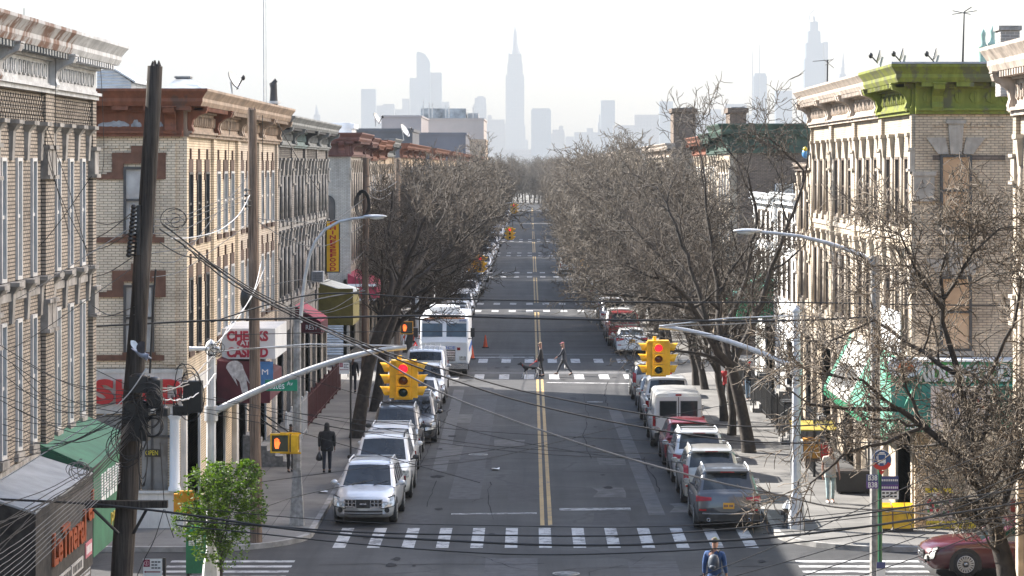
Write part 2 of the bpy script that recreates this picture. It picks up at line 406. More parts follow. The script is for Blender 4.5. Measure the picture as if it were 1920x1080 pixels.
# ------------------------------------------------------------------ painted markings
def bars(name,y0,y1,mat,x0=-5.6,x1=6.8,p=.955,w=.35,ph=0.,skew=0.):
    m=MB(); x=x0+ph
    while x+w<x1:
        m.quad((x,y0+skew*x*x,.008),(x+w,y0+skew*x*x,.008),(x+w,y1+skew*x*x,.008),(x,y1+skew*x*x,.008)); x+=p
    return tag(m.build(name,mat),kind='structure')
bars('crosswalk',76.8,81.0,CW,ph=.12)
for a,b in ((137.4,140.5),(148.8,151.8),(200.3,203.0),(210.8,213.6),(262.0,264.6),(272.4,275.),(323.6,326.2),(334,336.6),(385,388),(395,398)):
    bars('crosswalk',a,b,CW,x0=-5.3,x1=6.4,p=1.25,w=.5)
for s in (-1,1):
    m=MB()
    for k in range(4):
        y=71.2+k*.93; xa=-9.6 if s<0 else 7.1; m.quad((xa,y,.008),(xa+3.3,y,.008),(xa+3.3,y+.36,.008),(xa,y+.36,.008))
    tag(m.build('crosswalk',CW),kind='structure')
m=MB()
for (ya,yb) in ((81.6,137.3),(152,200),(213.8,261.8),(275.2,323.4),(337,385),(398,446),(460,507),(522,569),(584,690)):
    for x in (.30,.53):
        n=int((yb-ya)/3)+1
        for i in range(n):
            a=ya+(yb-ya)*i/n; b=ya+(yb-ya)*(i+1)/n
            m.quad((x,a,.008),(x+.125,a,.008),(x+.125,b,.008),(x,b,.008))
tag(m.build('centre_line',YL),kind='structure')
m=MB()
m.quad((-2.4,84.1,.008),(.2,84.3,.008),(.2,84.65,.008),(-2.4,84.4,.008))
m.quad((.9,85.1,.008),(3.1,85.2,.008),(3.1,85.8,.008),(.9,85.7,.008))
tag(m.build('stop_line',CW2),kind='structure')
m=MB(); m.quad((.8,135.1,.008),(5.2,134.4,.008),(5.2,134.75,.008),(.8,135.5,.008)); m.quad((-5.2,152.9,.008),(.2,152.9,.008),(.2,153.3,.008),(-5.2,153.3,.008))
tag(m.build('stop_line',CW),kind='structure')
# long utility-cut patches, slightly different asphalt
PATCH=M('asphalt_patch',(.045,.045,.05),.8,var=.3,scale=3); PATCH2=M('pale_asphalt_patch',(.078,.078,.082),.8,var=.25,scale=2)
m=MB(); m.quad((-2.6,88,.0068),(-1.6,88,.0068),(-1.5,126,.0068),(-2.4,126,.0068)); m.quad((2.6,60,.0068),(3.9,60,.0068),(3.9,74.2,.0068),(2.6,74.2,.0068))
m.quad((-1.2,69,.0068),(.2,69,.0068),(.2,74.8,.0068),(-1.2,74.8,.0068))
tag(m.build('road_patch',PATCH),kind='structure')
m=MB(); m.quad((-3.4,96,.0073),(-2.9,96,.0073),(-3.1,131,.0073),(-3.6,131,.0073)); m.quad((3.6,84,.0073),(4.1,84,.0073),(3.9,120,.0073),(3.4,120,.0073))
m.quad((-5,141,.0073),(6,141,.0073),(6,142.2,.0073),(-5,142.2,.0073)); m.quad((-5,155,.0073),(6,155,.0073),(6,156,.0073),(-5,156,.0073))
tag(m.build('road_patch',PATCH2),kind='structure')
# tar-sealed cracks, oil stains
TAR=M('sealing_tar',(.026,.026,.029),.95,var=.3,scale=5,spec=.1); OIL=M('oil_stain',(.03,.03,.033),.95,var=.3,scale=4,spec=.15)
rr=random.Random(77); m=MB()
def seam(x,y,dx,dy,n,w):
    P_=[]
    for i in range(n+1):
        P_.append((x,y)); x+=dx+rr.gauss(0,abs(dx)*.25+.05); y+=dy+rr.gauss(0,abs(dy)*.2+.12)
    for (a,b),(c,d) in zip(P_,P_[1:]):
        L_=math.hypot(c-a,d-b)+1e-6; q_=w*rr.uniform(.15,.62); u=(d-b)/L_*q_; v=-(c-a)/L_*q_
        m.quad((a-u,b-v,.0095),(a+u,b+v,.0095),(c+u,d+v,.0095),(c-u,d-v,.0095))
for (x,y,dx,dy,n,w) in ((-3.9,98,.02,1.2,16,.035),(2.2,100,.01,1.3,22,.035),(4.2,90,-.01,1.2,9,.035),(-1.1,83,0,1.1,8,.03),(3.4,122,0,1.2,12,.04),(-3.2,86,0,1.,6,.03),(-5.6,73.5,.7,.03,9,.05),(.9,72.6,.6,.05,9,.045),(-5.2,99,.6,.1,8,.05),(1.1,96,.55,-.12,8,.05),(-4.6,112,.6,.05,8,.06),(.9,118,.6,.1,8,.06),(-4.8,128,.7,0,7,.06),(-5,160,.8,.1,11,.08),(-4.9,178,.8,0,12,.09),(-2,75.6,.25,-.5,7,.03),(3.1,75,-.3,-.45,7,.03),(-2.5,87,.5,.25,9,.03),(1.2,104,.4,.6,8,.035)): seam(x,y,dx,dy,n,w)
tag(m.build('road_crack',TAR),kind='structure')
m=MB()
for k in range(46):
    x=rr.choice((-3.2,-1.4,2.3,4.1,-4.9,5.6))+rr.gauss(0,.35); y=rr.uniform(71,150); r=rr.uniform(.05,.22); n=11
    m.add([(x+r*math.cos(2*math.pi*i/n)*rr.uniform(.6,1.2),y+r*2.2*math.sin(2*math.pi*i/n)*rr.uniform(.6,1.2),.0102+.0001*k) for i in range(n)],[tuple(range(n))])
tag(m.build('oil_stains',OIL),kind='structure')
for nm,mt,seed in (('road_patch',M('fresh_asphalt_patch',(.034,.034,.038),.85,var=.3,scale=3),1),('road_patch',M('bleached_asphalt_patch',(.088,.087,.088),.85,var=.3,scale=2.),2)):
    rr=random.Random(seed*31); m=MB()
    for k in range(9):
        x=rr.uniform(-4,5); y=rr.uniform(71,150)*(1 if k<7 else 1.5); w=rr.uniform(.5,1.5); l=rr.uniform(1.2,5.5); z=.001+.0003*k+.0027*(seed-1)
        q=[(x+rr.gauss(0,.05),y),(x+w*.5,y+rr.gauss(0,.08)),(x+w,y+rr.gauss(0,.1)),(x+w+rr.gauss(0,.06),y+l*.5),(x+w,y+l),(x+w*.4,y+l+rr.gauss(0,.12)),(x,y+l),(x+rr.gauss(0,.06),y+l*.6)]
        m.add([(a,b,z) for a,b in q],[tuple(range(8))])
    tag(m.build(nm,mt),kind='structure')
# manholes
def manhole(x,y,r,label):
    t=thing('manhole_cover',label,'manhole cover',(x,y,.01))
    m=MB(); m.lathe([(r,0),(r,.012),(r*.86,.012),(r*.86,.006)],(x,y,.01),24); m.build('rim',M('worn_manhole_steel',(.2,.2,.2),.45,.4),t)
    m=MB(); m.lathe([(r*.85,.002),(r*.85,.009),(.02,.009)],(x,y,.01),24)
    for k in range(6):
        a=k*math.pi/3; m.box(x+math.cos(a)*r*.5-.05,x+math.cos(a)*r*.5+.05,y+math.sin(a)*r*.5-.05,y+math.sin(a)*r*.5+.05,.019,.024)
    m.build('lid',M('manhole_iron',(.1,.1,.1),.5,.3),t)
manhole(.93,71.9,.36,'round steel manhole cover in the crossing at the bottom of the picture')
manhole(-1.9,101.5,.36,'round iron manhole cover in the left lane beside the parked line')
manhole(2.9,124,.36,'round iron manhole cover in the right lane before the far crosswalk')
manhole(-6.75,96.8,.2,'small pale round cover in the left pavement beside the hooded person')
# scraps of litter
for i,(x,y,lab) in enumerate(((-6.6,88.6,'crumpled white paper on the left pavement near the silver car'),(5.1,107.3,'white scrap of litter on the road beside the parked white van'),(-1.2,96.5,'dropped pale rag lying in the avenue left of the yellow lines'))):
    random.seed(i); m=MB(); rows=[]
    for a in range(4): rows.append([(x+(a-1.5)*.09,y+(b-1.5)*.12,.02+random.random()*.06+(.14 if x<KL else 0)) for b in range(4)])
    m.grid(rows,sm=False); m.build('paper_scrap',WHITE); o=bpy.data.objects[[k.name for k in bpy.data.objects if k.name.startswith('paper_scrap')][-1]]; tag(o,lab,'litter')
# ------------------------------------------------------------------ buildings
def front(s,xf): return lambda t,d,z:(xf-s*d,t,z)          # facade along the avenue (s: -1 left side, +1 right side)
def flank(y0): return lambda t,d,z:(t,y0-d,z)               # wall facing the camera
def cornice(fr,t0,t1,zb,zt,parent,m_crown,m_frieze,m_soff,rng,brackets,proj=.78,mod=.32,swag=True,miter=(0,0),name='cornice'):
    """metal cornice: crown, modillions, console brackets, ornamented frieze"""
    h=zt-zb; a=t0-miter[0]*proj; b=t1+miter[1]*proj
    c=MB(); zc=zt-.36*h
    prof=[(0,zt),(proj,zt),(proj,zt-.05*h),(proj*.9,zt-.12*h),(proj*.8,zt-.2*h),(proj*.8,zt-.27*h),(proj*.72,zc),(0,zc)]
    # returns at the ends are mitred by shrinking the end outline with depth
    lo=[]; hi=[]
    for d,z in prof:
        lo.append(fr(t0-miter[0]*d,d,z)); hi.append(fr(t1+miter[1]*d,d,z))
    n=len(prof); c.add(lo+hi,[tuple(range(n)),tuple(range(n,2*n))[::-1]]+[(i,n+i,n+(i+1)%n,(i+1)%n) for i in range(n)])
    co_=c.build(name,m_crown,parent)
    f=MB(); zf0=zb+.16*h; zf1=zc-.12*h
    f.box(t0,t1,0,.09,zf0,zf1,0,fr)
    f.box(t0,t1,0,.16,zb,zb+.07*h,0,fr); f.box(t0,t1,0,.24,zb+.07*h,zb+.12*h,0,fr); f.box(t0,t1,0,.12,zb+.12*h,zf0,0,fr)
    f.box(t0,t1,0,.2,zf1,zf1+.05*h,0,fr)
    if swag:
        t=t0+.35
        while t<t1-.3:
            w=.14+.05*rng.random(); zm=(zf0+zf1)/2; hh=(zf1-zf0)*.33
            f.prism([(math.cos(k*math.pi/4)*w,math.sin(k*math.pi/4)*hh) for k in range(8)],.085,.135,lambda p,q,d,t=t,zm=zm:fr(t+p,d,zm+q))
            f.box(t-.03,t+.03,.085,.16,zm-hh*.7,zm+hh*.9,0,fr); t+=.46
    f.build('frieze',m_frieze,co_)
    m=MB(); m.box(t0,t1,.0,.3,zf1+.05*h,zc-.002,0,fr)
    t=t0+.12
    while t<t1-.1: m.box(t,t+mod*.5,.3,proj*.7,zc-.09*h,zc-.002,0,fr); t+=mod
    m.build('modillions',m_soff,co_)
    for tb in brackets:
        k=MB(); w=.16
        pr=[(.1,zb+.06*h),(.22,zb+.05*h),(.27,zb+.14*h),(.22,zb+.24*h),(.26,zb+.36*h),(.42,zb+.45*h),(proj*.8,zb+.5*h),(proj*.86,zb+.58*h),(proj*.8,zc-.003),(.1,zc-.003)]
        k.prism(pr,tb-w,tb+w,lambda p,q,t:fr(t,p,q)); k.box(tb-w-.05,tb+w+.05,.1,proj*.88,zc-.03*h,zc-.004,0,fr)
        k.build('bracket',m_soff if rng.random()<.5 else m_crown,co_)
    return co_
def window(fr,t0,t1,z0,z1,d,parent,mf,mg,rng,depth=.1,blind=.35):
    f=MB(); e=.07
    f.box(t0,t0+e,d-.06,d+depth,z0,z1,0,fr); f.box(t1-e,t1,d-.06,d+depth,z0,z1,0,fr)
    f.box(t0+e,t1-e,d-.06,d+depth,z1-e,z1,0,fr); f.box(t0+e,t1-e,d-.06,d+depth,z0,z0+e,0,fr)
    zm=(z0+z1)/2+.05; f.box(t0+e,t1-e,d-.04,d+depth*.6,zm-.035,zm+.035,0,fr)
    w=f.build('window',mf,parent)
    zb=z1-(z1-z0)*rng.uniform(.2,.95) if rng.random()<blind else None
    g=MB(); g.box(t0+e,t1-e,d-.05,d,z0+e,zm-.035,0,fr); g.build('pane',mg if (zb is None or zb>zm) else PANE_L,w)
    g=MB(); g.box(t0+e,t1-e,d-.05,d+.02,zm+.035,z1-e,0,fr); g.build('pane',mg if zb is None else PANE_L,w)
    return w
def facade(fr,t0,t1,zb,zt,parent,brick,stone,mf,floors,nwin,rng,ww=.95,pil=.5,recess=.12,style='column',wallname='wall',sillm=None,glass=None,checker=0):
    """brick skin with real openings, piers, stone corbels or columns, sills, belt courses. returns the wall"""
    sillm=sillm or stone; glass=glass or PANE
    w=MB(); st=MB()
    span=t1-t0-2*pil; gap=span/nwin
    cs=[t0+pil+gap*(i+.5) for i in range(nwin)]
    levels=[zb]
    for a,b in floors: levels+= [a,b]
    levels.append(zt)
    for i in range(0,len(levels),2):            # spandrels
        w.box(t0,t1,-recess,0,levels[i],levels[i+1],0,fr)
    for a,b in floors:
        edges=[t0]+[e for c in cs for e in (c-ww/2,c+ww/2)]+[t1]
        for i in range(0,len(edges),2): w.box(edges[i],edges[i+1],-recess,0,a,b,0,fr)
    for tt in (t0,t1-pil*.8): w.box(tt+(.002 if tt==t0 else 0),tt+pil*.8-(0 if tt==t0 else .002),0,.1,zb,zt-.02,0,fr)   # pilasters
    if checker:                                  # projecting headers
        z=checker[0]; row=0
        while z<checker[1]:
            t=t0+pil*.85+(row%2)*.13
            while t<t1-pil*.9: w.box(t,t+.13,0,.05,z,z+.085,0,fr); t+=.26
            z+=.105; row+=1
    ob=w.build(wallname,brick,parent)
    for k,(a,b) in enumerate(floors):
        for c in cs:
            window(fr,c-ww/2,c+ww/2,a+.02,b,-recess+.07,parent,mf,glass,rng)
            st.box(c-ww/2-.1,c+ww/2+.1,-.1,.08,a-.16,a-.002,0,fr)
        if style!='lintel': st.box(t0+pil*.9,t1-pil*.9,0,.05,a-.36,a-.2,0,fr)
        if style in ('column','corbel'):         # colonnettes with flared capitals, or bracket corbels, between the windows
            for i in range(nwin+1):
                cap=MB(); c=t0+pil+gap*i+(0 if 0<i<nwin else (.12 if i==0 else -.12))
                if style=='column':
                    cap.prism([(math.cos(q*math.pi/4)*.1,max(0,math.sin(q*math.pi/4))*.1) for q in range(5)],a,b,lambda p,q,z,c=c:fr(c+p,q,z),0,True)
                    cap.hexa([fr(c-.1,0,b),fr(c+.1,0,b),fr(c+.1,.09,b),fr(c-.1,.09,b)],[fr(c-.22,0,b+.6),fr(c+.22,0,b+.6),fr(c+.22,.16,b+.6),fr(c-.22,.16,b+.6)])
                    cap.box(c-.25,c+.25,0,.19,b+.6,b+.7,0,fr); cap.box(c-.14,c+.14,0,.13,a,a+.14,0,fr)
                else:
                    zz=b-.05; ht=checker[0]-zz-.02 if (checker and k==len(floors)-1) else .8
                    cap.hexa([fr(c-.11,0,zz),fr(c+.11,0,zz),fr(c+.11,.06,zz),fr(c-.11,.06,zz)],[fr(c-.14,0,zz+ht*.72),fr(c+.14,0,zz+ht*.72),fr(c+.14,.09,zz+ht*.72),fr(c-.14,.09,zz+ht*.72)])
                    cap.hexa([fr(c-.14,0,zz+ht*.72),fr(c+.14,0,zz+ht*.72),fr(c+.14,.09,zz+ht*.72),fr(c-.14,.09,zz+ht*.72)],[fr(c-.24,0,zz+ht*.9),fr(c+.24,0,zz+ht*.9),fr(c+.24,.2,zz+ht*.9),fr(c-.24,.2,zz+ht*.9)])
                    cap.box(c-.27,c+.27,0,.23,zz+ht*.9,zz+ht,0,fr)
                cap.build('window_column' if style=='column' else 'corbel',stone,parent)
        elif style=='lintel':                    # stepped dark stone over each window
            for c in cs:
                cap=MB(); cap.box(c-ww/2-.2,c-ww/2,0,.03,b-.25,b-.02,0,fr); cap.box(c+ww/2,c+ww/2+.2,0,.03,b-.25,b-.02,0,fr); cap.box(c-ww/2-.08,c+ww/2+.08,0,.035,b-.018,b+.38,0,fr); cap.box(c-.1,c+.1,0,.045,b+.38,b+.7,0,fr)
                cap.build('stone_head',stone,parent)
        for tt in (() if style=='lintel' else (t0,t1-pil*.8)):                # stone blocks on the pilasters
            st.box(tt-.03,tt+pil*.8+.03,.0,.15,b-.35,b+.18,0,fr); st.box(tt-.06,tt+pil*.8+.06,0,.2,b+.18,b+.26,0,fr); st.box(tt-.06,tt+pil*.8+.06,0,.2,b-.43,b-.35,0,fr)
    st.build('stone_trim',sillm,parent)
    return ob
def shell(s,xf,y0,y1,zb,zt,parent,brick,depth=14,roof=ROOF,name='side_wall',recess=.12):
    """the box behind a facade: side walls, back, flat roof with parapet"""
    xa=xf+s*recess; xb=xf+s*depth
    w=MB(); w.box(min(xa,xb),max(xa,xb),y0,y1,zb,zt-.45); 
    w.box(min(xa,xb),max(xa,xb),y0,y0+.25,zt-.45,zt-.02); w.box(min(xa,xb),max(xa,xb),y1-.25,y1,zt-.45,zt-.02)
    w.build(name,brick,parent)
    r=MB(); r.box(min(xf+s*.02,xb)+.0,max(xf+s*.02,xb),y0+.26,y1-.26,zt-.44,zt-.4); r.build('roof',roof,parent)
def shopfront(fr,t0,t1,z1,parent,mf,mw,rng,base=.14):
    """ground floor: pilasters, recessed shutter or glass, door, fascia"""
    w=MB(); w.box(t0,t0+.35,-.3,.04,base,z1,0,fr); w.box(t1-.35,t1,-.3,.04,base,z1,0,fr); w.box(t0+.35,t1-.35,-.3,0,z1-.5,z1,0,fr); w.build('shop_wall',mw,parent)
    a=t0+.35; b=t1-.35; m=a+(b-a)*rng.uniform(.55,.68)
    q=MB(); q.box(a,m-.08,-.32,-.12,base,z1-.5,0,fr); q.build('shutter',mf,parent)
    d=MB(); d.box(m+.08,b,-.34,-.2,base,2.45,0,fr); dd=d.build('door',FR_D,parent)
    p=MB(); p.box(m+.2,b-.12,-.2,-.17,1.1,2.3,0,fr); p.build('pane',PANE,dd)
    t=MB(); t.box(m+.08,b,-.34,-.22,2.5,z1-.52,0,fr); t.build('transom_panel',PANE,parent)
    e=MB(); e.box(m-.08,m+.08,-.3,-.05,base,z1-.5,0,fr); e.build('post',mw,parent)
def house(s,xf,y0,y1,label,brick,stone,zb=4.3,zt=11.5,zc=12.8,floors=((5.15,7.3),(8.45,10.5)),nwin=3,style='column',mf=FR_W,crown=TIN_TAN,frieze=TIN_TAN,soff=TIN_TAN,shut=SHUT,seed=0,name='row_house',depth=14,roof=ROOF,shop=True,group=None,proj=.78,ww=.95,pil=.5,checker=0,miter=(0,0),swag=True,sillm=None,mw=None):
    rng=random.Random(seed); fr=front(s,xf)
    t=thing(name,label,'building',(xf,(y0+y1)/2,.14),0,group)
    shell(s,xf,y0,y1,.14,zt,t,brick,depth,roof)
    facade(fr,y0,y1,zb,zt,t,brick,stone,mf,floors,nwin,rng,ww,pil,style=style,sillm=sillm,checker=checker)
    cornice(fr,y0,y1,zt-.02,zc,t,crown,frieze,soff,rng,(y0+.28,y1-.28),proj,miter=miter,swag=swag)
    if shop: shopfront(fr,y0,y1,zb,t,shut,mw or stone,rng)
    return t
BY=[80,87.25,94.5,101.75,109]
# ---- near left: grey-buff brick house with white tin cornice (its far end is at y 63.3)
nl=thing('corner_house','grey brick corner house with rusty and white tin cornice, nearest on the left','building',(LX,60,.14))
shell(-1,LX,39,63.3,.14,12.1,nl,BR_GREY,14)
_r=random.Random(4)
for (a,b,cr,fz) in ((57.2,63.3,TIN_W,TIN_W),(51.1,57.2,TIN_RUST,TIN_W),(45,51.1,TIN_RUST,TIN_W)):
    facade(front(-1,LX),a,b,4.2,12.1,nl,BR_GREY,STONE,FR_W,((5.0,7.6),(8.35,10.75)),3,_r,.52,.62,.12,style='corbel',checker=(11.5,11.95))
    cornice(front(-1,LX),a,b,12.08,13.35,nl,cr,fz,TIN_W if cr is TIN_W else TIN_GREY,_r,(a+.05,) if a>46 else (),.74,miter=(0,1 if b>63 else 0))
cornice(lambda t,d,z:(t,63.3+d,z),LX-13.9,LX,12.08,13.35,nl,TIN_W,TIN_W,TIN_W,_r,(LX-.2,),.74,miter=(0,1))
m=MB(); m.box(LX-.3,LX-.02,39,63.28,.14,4.2); m.build('shop_wall',M('dark_shop_timber',(.05,.042,.036),.8,var=.4,scale=4),nl)
m=MB(); m.box(LX-.02,LX+.04,44,62.8,.3,2.75); m.build('shutter',RIBS('near_shutter',(.3,.3,.3),.12,2,.5,.7),nl)
# ---- near right: tan corner house, only its edge shows
nr=thing('corner_house','tan brick corner house with pale bracketed cornice at the right edge','building',(RX,60,.14))
shell(1,RX,42,63.2,.14,11.75,nr,BRICK('golden_brick',(.5,.34,.16),(.42,.29,.14),(.2,.15,.1)),14)
for (a,b) in ((56.2,63.2),(49.2,56.2)):
    facade(front(1,RX),a,b,4.2,11.75,nr,BR_CREAM,STONE_L,FR_B,((5.,7.4),(8.4,10.6)),3,_r,.9,.5,style='column')
    cornice(front(1,RX),a,b,11.73,13.3,nr,TIN_BEIGE,TIN_BEIGE,TIN_BEIGE,_r,(b-.25,),.74,miter=(0,1 if b>63 else 0))
cornice(lambda t,d,z:(t,63.2+d,z),RX,RX+13.8,11.73,13.3,nr,TIN_BEIGE,TIN_BEIGE,TIN_BEIGE,_r,(RX+.2,),.74,miter=(1,0))
shopfront(front(1,RX),56.2,63.2,4.2,nr,SHUT,STONE_L,_r)
# ---- left block y 80-109: brown-trimmed yellow brick row
HEADST=M('dark_brown_window_head',(.085,.05,.035),.85,var=.3,scale=3)
lab=['yellow brick corner house with red-brown cornice and stepped brown window surrounds','yellow brick row house with a tan cornice next beyond the red-brown corner house','yellow brick row house behind the tall brown utility pole','yellow brick row house with tan brackets adjoining the sooty grey row']
LH=[]
for i in range(4):
    br=(BR_YEL,BR_YEL,BR_YEL2,BR_YEL2)[i]; cr=TIN_BRN if i==0 else TIN_TAN
    h=house(-1,LX,BY[i],BY[i+1],lab[i],br,HEADST,zt=11.45,zc=12.8,floors=((5.15,7.3),(8.4,10.4)),style='lintel',mf=FR_W if i else FR_D,crown=TIN_TAN,frieze=TIN_TAN,soff=TIN_BRN if i==0 else TIN_TAN,seed=i+1,name='corner_house' if i==0 else 'row_house',miter=(1 if i==0 else 0,0),shop=(i>0),mw=CREAM)
    LH.append(h)
h=LH[0]; fl=flank(80.)
cornice(fl,LX-13.8,LX,11.43,12.8,h,TIN_BRN,TIN_BRN,TIN_BRN,_r,(-10.35,-13.2,-16.6),.78,mod=.9,swag=False,miter=(0,1),name='side_cornice')
# peeling primer on the side frieze: a thin irregular flake of real bare metal
pm=MB(); rr=random.Random(7)
for (cx,w) in ((-12.0,.9),(-12.7,.25),(-11.35,.3),(-10.75,.35),(-13.6,.6)):
    top=[];bot=[]
    for k in range(13):
        x=cx-w/2+w*k/12; e=math.sin(math.pi*k/12)
        top.append((x,80-.094,11.73+.05+.17*e*rr.uniform(.4,1))); bot.append((x,80-.094,11.73-.03*rr.random()))
    for k in range(12): pm.quad(bot[k],bot[k+1],top[k+1],top[k])
pm.build('bare_patches',PEEL,h)
st=MB()
for (z0,z1) in ((8.55,10.55),(5.15,7.15)):
    window(fl,-11.72,-10.84,z0,z1,.03,h,FR_D,PANE_L,_r,.08,0)
    st.box(-12.05,-11.72,0,.07,z1-.35,z1+.1,0,fl); st.box(-10.84,-10.5,0,.07,z1-.35,z1+.1,0,fl)
    st.box(-12.05,-10.5,0,.07,z1+.1,z1+.42,0,fl); st.box(-11.5,-11.05,0,.09,z1+.42,z1+.62,0,fl)
    st.box(-12.2,-12.05,0,.06,z1-.35,z1-.15,0,fl); st.box(-10.5,-10.35,0,.06,z1-.35,z1-.15,0,fl)
    st.box(-24,-12.2,0,.06,z1-.35,z1-.2,0,fl); st.box(-24,-10.35,0,.06,z0-.18,z0-.02,0,fl)
    st.box(-11.75,-10.8,0,.12,z0-.02,z0+.06,0,fl)
st.build('side_trim',BROWNST,h)
sk_=MB(); sk_.box(-24,-10,-.002,.04,4.75,4.83,0,fl); 
for k in range(9): sk_.box(-13+k*.33,-12.85+k*.33,0,.05,11.1,11.2,0,fl)
sk_.build('brick_corbels',BR_YEL,h)
q=MB()
for k in range(5): q.box(LX-.62+k*.08,LX-.54+k*.08,80-.05-.012*k,80,4.85,11.25-.0-.12*(4-k))
q.build('corner_quoin',BR_YEL,h)
# glazed ground floor of the corner shop: white columns, display windows, low bulkhead
sh=MB()
sh.box(-24,LX+.0,-.03,.05,.14,1.15,0,fl); sh.box(-24,LX,-.02,.12,1.15,1.22,0,fl); sh.build('bulkhead',CREAM,h)
sh=MB(); sh.box(-11.2,LX-.45,-.02,.03,1.24,3.4,0,fl); sh.box(-14.2,-11.35,-.02,.03,1.24,3.4,0,fl); sh.build('display_window',GLASS('shop_glass',(.11,.12,.125),.08,.7,.5),h)
sh=MB(); 
for x in (-14.25,-12.6,-11.28,-10.9): sh.box(x-.035,x+.035,.0,.07,1.24,3.4,0,fl)
sh.box(-14.25,-10.4,0,.07,2.75,2.82,0,fl); sh.build('window_mullions',FR_D,h)
sh=MB()
sh.lathe([(.19,1.22),(.19,1.3),(.15,1.36),(.14,3.25),(.17,3.3),(.23,3.42)],(-10.25,79.95,0),16); sh.build('column',WHITE,h)
shopfront(front(-1,LX),80.3,87.25,4.3,h,SHUT,CREAM,_r)
# ---- left block y 109-136: sooty grey row
lab=['sooty grey brick row house with dark brackets next to the yellow brick row','sooty grey brick row house with a dull teal frieze','sooty grey row house with carved window heads beyond the teal frieze','last sooty grey row house, yellow restaurant sign on its front']
for i in range(4):
    y0=109+i*6.75
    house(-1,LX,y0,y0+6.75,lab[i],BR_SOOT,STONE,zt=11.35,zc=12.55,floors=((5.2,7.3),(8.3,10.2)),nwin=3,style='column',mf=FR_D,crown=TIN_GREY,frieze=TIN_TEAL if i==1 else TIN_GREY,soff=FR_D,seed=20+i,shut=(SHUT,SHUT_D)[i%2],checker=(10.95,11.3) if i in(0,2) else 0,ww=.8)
# ---- left block from y 153: maroon-cornice corner house with the arched side window
h=house(-1,LX,153,164.5,'pale brick corner house with maroon cornice and arched side window','x' and BR_PALE,STONE_L,zt=11.1,zc=12.4,floors=((5.2,7.3),(8.2,10.2)),nwin=5,style='column',mf=FR_D,crown=TIN_RED,frieze=TIN_RED,soff=TIN_RED,seed=31,name='corner_house',miter=(1,0))
fl2=flank(153.)
cornice(fl2,LX-13.8,LX,11.08,12.4,h,TIN_RED,TIN_RED,TIN_RED,_r,(-10.4,-11.9,-13.6),.78,mod=.9,swag=False,miter=(0,1),name='side_cornice')
aw=MB(); pts=[(-11.55,6.9),(-10.75,6.9),(-10.75,8.5)]+[(-11.15+.4*math.cos(math.pi*k/8),8.5+.45*math.sin(math.pi*k/8)) for k in range(1,8)]+[(-11.55,8.5)]
aw.prism(pts,.0,.06,lambda p,q,d:fl2(p,d,q)); w_=aw.build('arched_window',FR_D,h)
aw=MB(); aw.prism([(-11.15+(p+11.15)*.84,7.75+(q-7.75)*.9) for p,q in pts],.06,.08,lambda p,q,d:fl2(p,d,q)); aw.build('pane',PANE,w_)
# ---- further left houses, each with its own look
spec=[(164.5,172,'whitewashed row house with brown cornice beyond the maroon corner house',BR_PALE,TIN_RED,11.0),(172,180,'pale brick row house with rust brown cornice seen over the left trees',BR_PALE,TIN_BRN,10.9),(180,190,'tan brick row house with silver coated roof and dishes behind the left trees',BR_TAN,TIN_BRN,11.0),(190,201.5,'last brown-corniced row house before the second far crossing on the left',BR_TAN,TIN_GREY,11.2)]
for i,(a,b,l_,br,cr,zt) in enumerate(spec):
    house(-1,LX,a,b,l_,br,STONE_L,zt=zt,zc=zt+1.25,floors=((5.2,7.2),(8.2,10.0)),nwin=3,crown=cr,frieze=cr,soff=cr,seed=40+i,mf=FR_W,roof=ROOF_S)
# ---- right block y 80-109: green corner and beige rows
lab=['cream brick corner house with bright olive green cornice above the corner deli','cream brick row house with peeling beige cornice touching the green corner house','cream brick row house with peeling cornice second beyond the green corner','cream brick row house at the far end of the peeling beige cornice row']
RH=[]
for i in range(4):
    cr=TIN_GREEN if i==0 else TIN_BEIGE
    h=house(1,RX,BY[i],BY[i+1],lab[i],BR_CREAM,STONE_L,zt=12.1,zc=13.5,floors=((5.2,7.5),(8.75,10.85)),nwin=3,style='column',mf=FR_B,crown=cr,frieze=cr,soff=cr,seed=60+i,name='corner_house' if i==0 else 'row_house',miter=(1 if i==0 else 0,0),shop=(i>0),ww=.85,sillm=STONE_L)
    RH.append(h)
h=RH[0]
# side wall of the green-corniced corner house (tan brick, in shade)
m=MB(); m.box(RX+.32,RX+14,-.0,.03,4.35,12.08,0,fl); m.build('side_brick',BR_TAN,h)
m=MB(); m.box(RX,RX+.32,.0,.02,4.35,12.08,0,fl); m.box(RX,RX+.5,.02,.05,4.35,12.0,0,fl); m.box(RX+2.6,RX+3.4,.03,.06,4.35,11.9,0,fl); m.build('brick_pier',BR_TAN,h)
m=MB(); m.box(RX-.05,RX+.55,.05,.12,9.65,10.3,0,fl); m.box(RX-.08,RX+.6,.05,.16,10.3,10.42,0,fl); m.box(RX-.08,RX+.6,.05,.14,9.56,9.65,0,fl)
for z0,z1 in ((8.75,10.9),(5.25,7.4)):
    window(fl,RX+.72,RX+1.62,z0,z1,.07,h,FR_D,PANE_T,_r,.1,0)
    m.box(RX+.5,RX+3.4,.03,.06,z1-.15,z1+.02,0,fl) if False else None
    c=RX+1.17; m.prism([(c-.16,z1+.02),(c+.16,z1+.02),(c+.22,z1+.9),(c-.22,z1+.9)],.03,.14,lambda p,q,d:fl(p,d,q)); m.box(c-.28,c+.28,.03,.18,z1+.9,z1+1.0,0,fl)
    for s_ in (-1,1): m.prism([(c+s_*.2,z1+.02),(c+s_*.5,z1+.02),(c+s_*.86,z1+.5),(c+s_*.3,z1+.5)],.03,.09,lambda p,q,d:fl(p,d,q))
    m.box(RX+.66,RX+1.68,.03,.16,z0-.14,z0,0,fl)
m.build('side_trim',TAUPE,h)
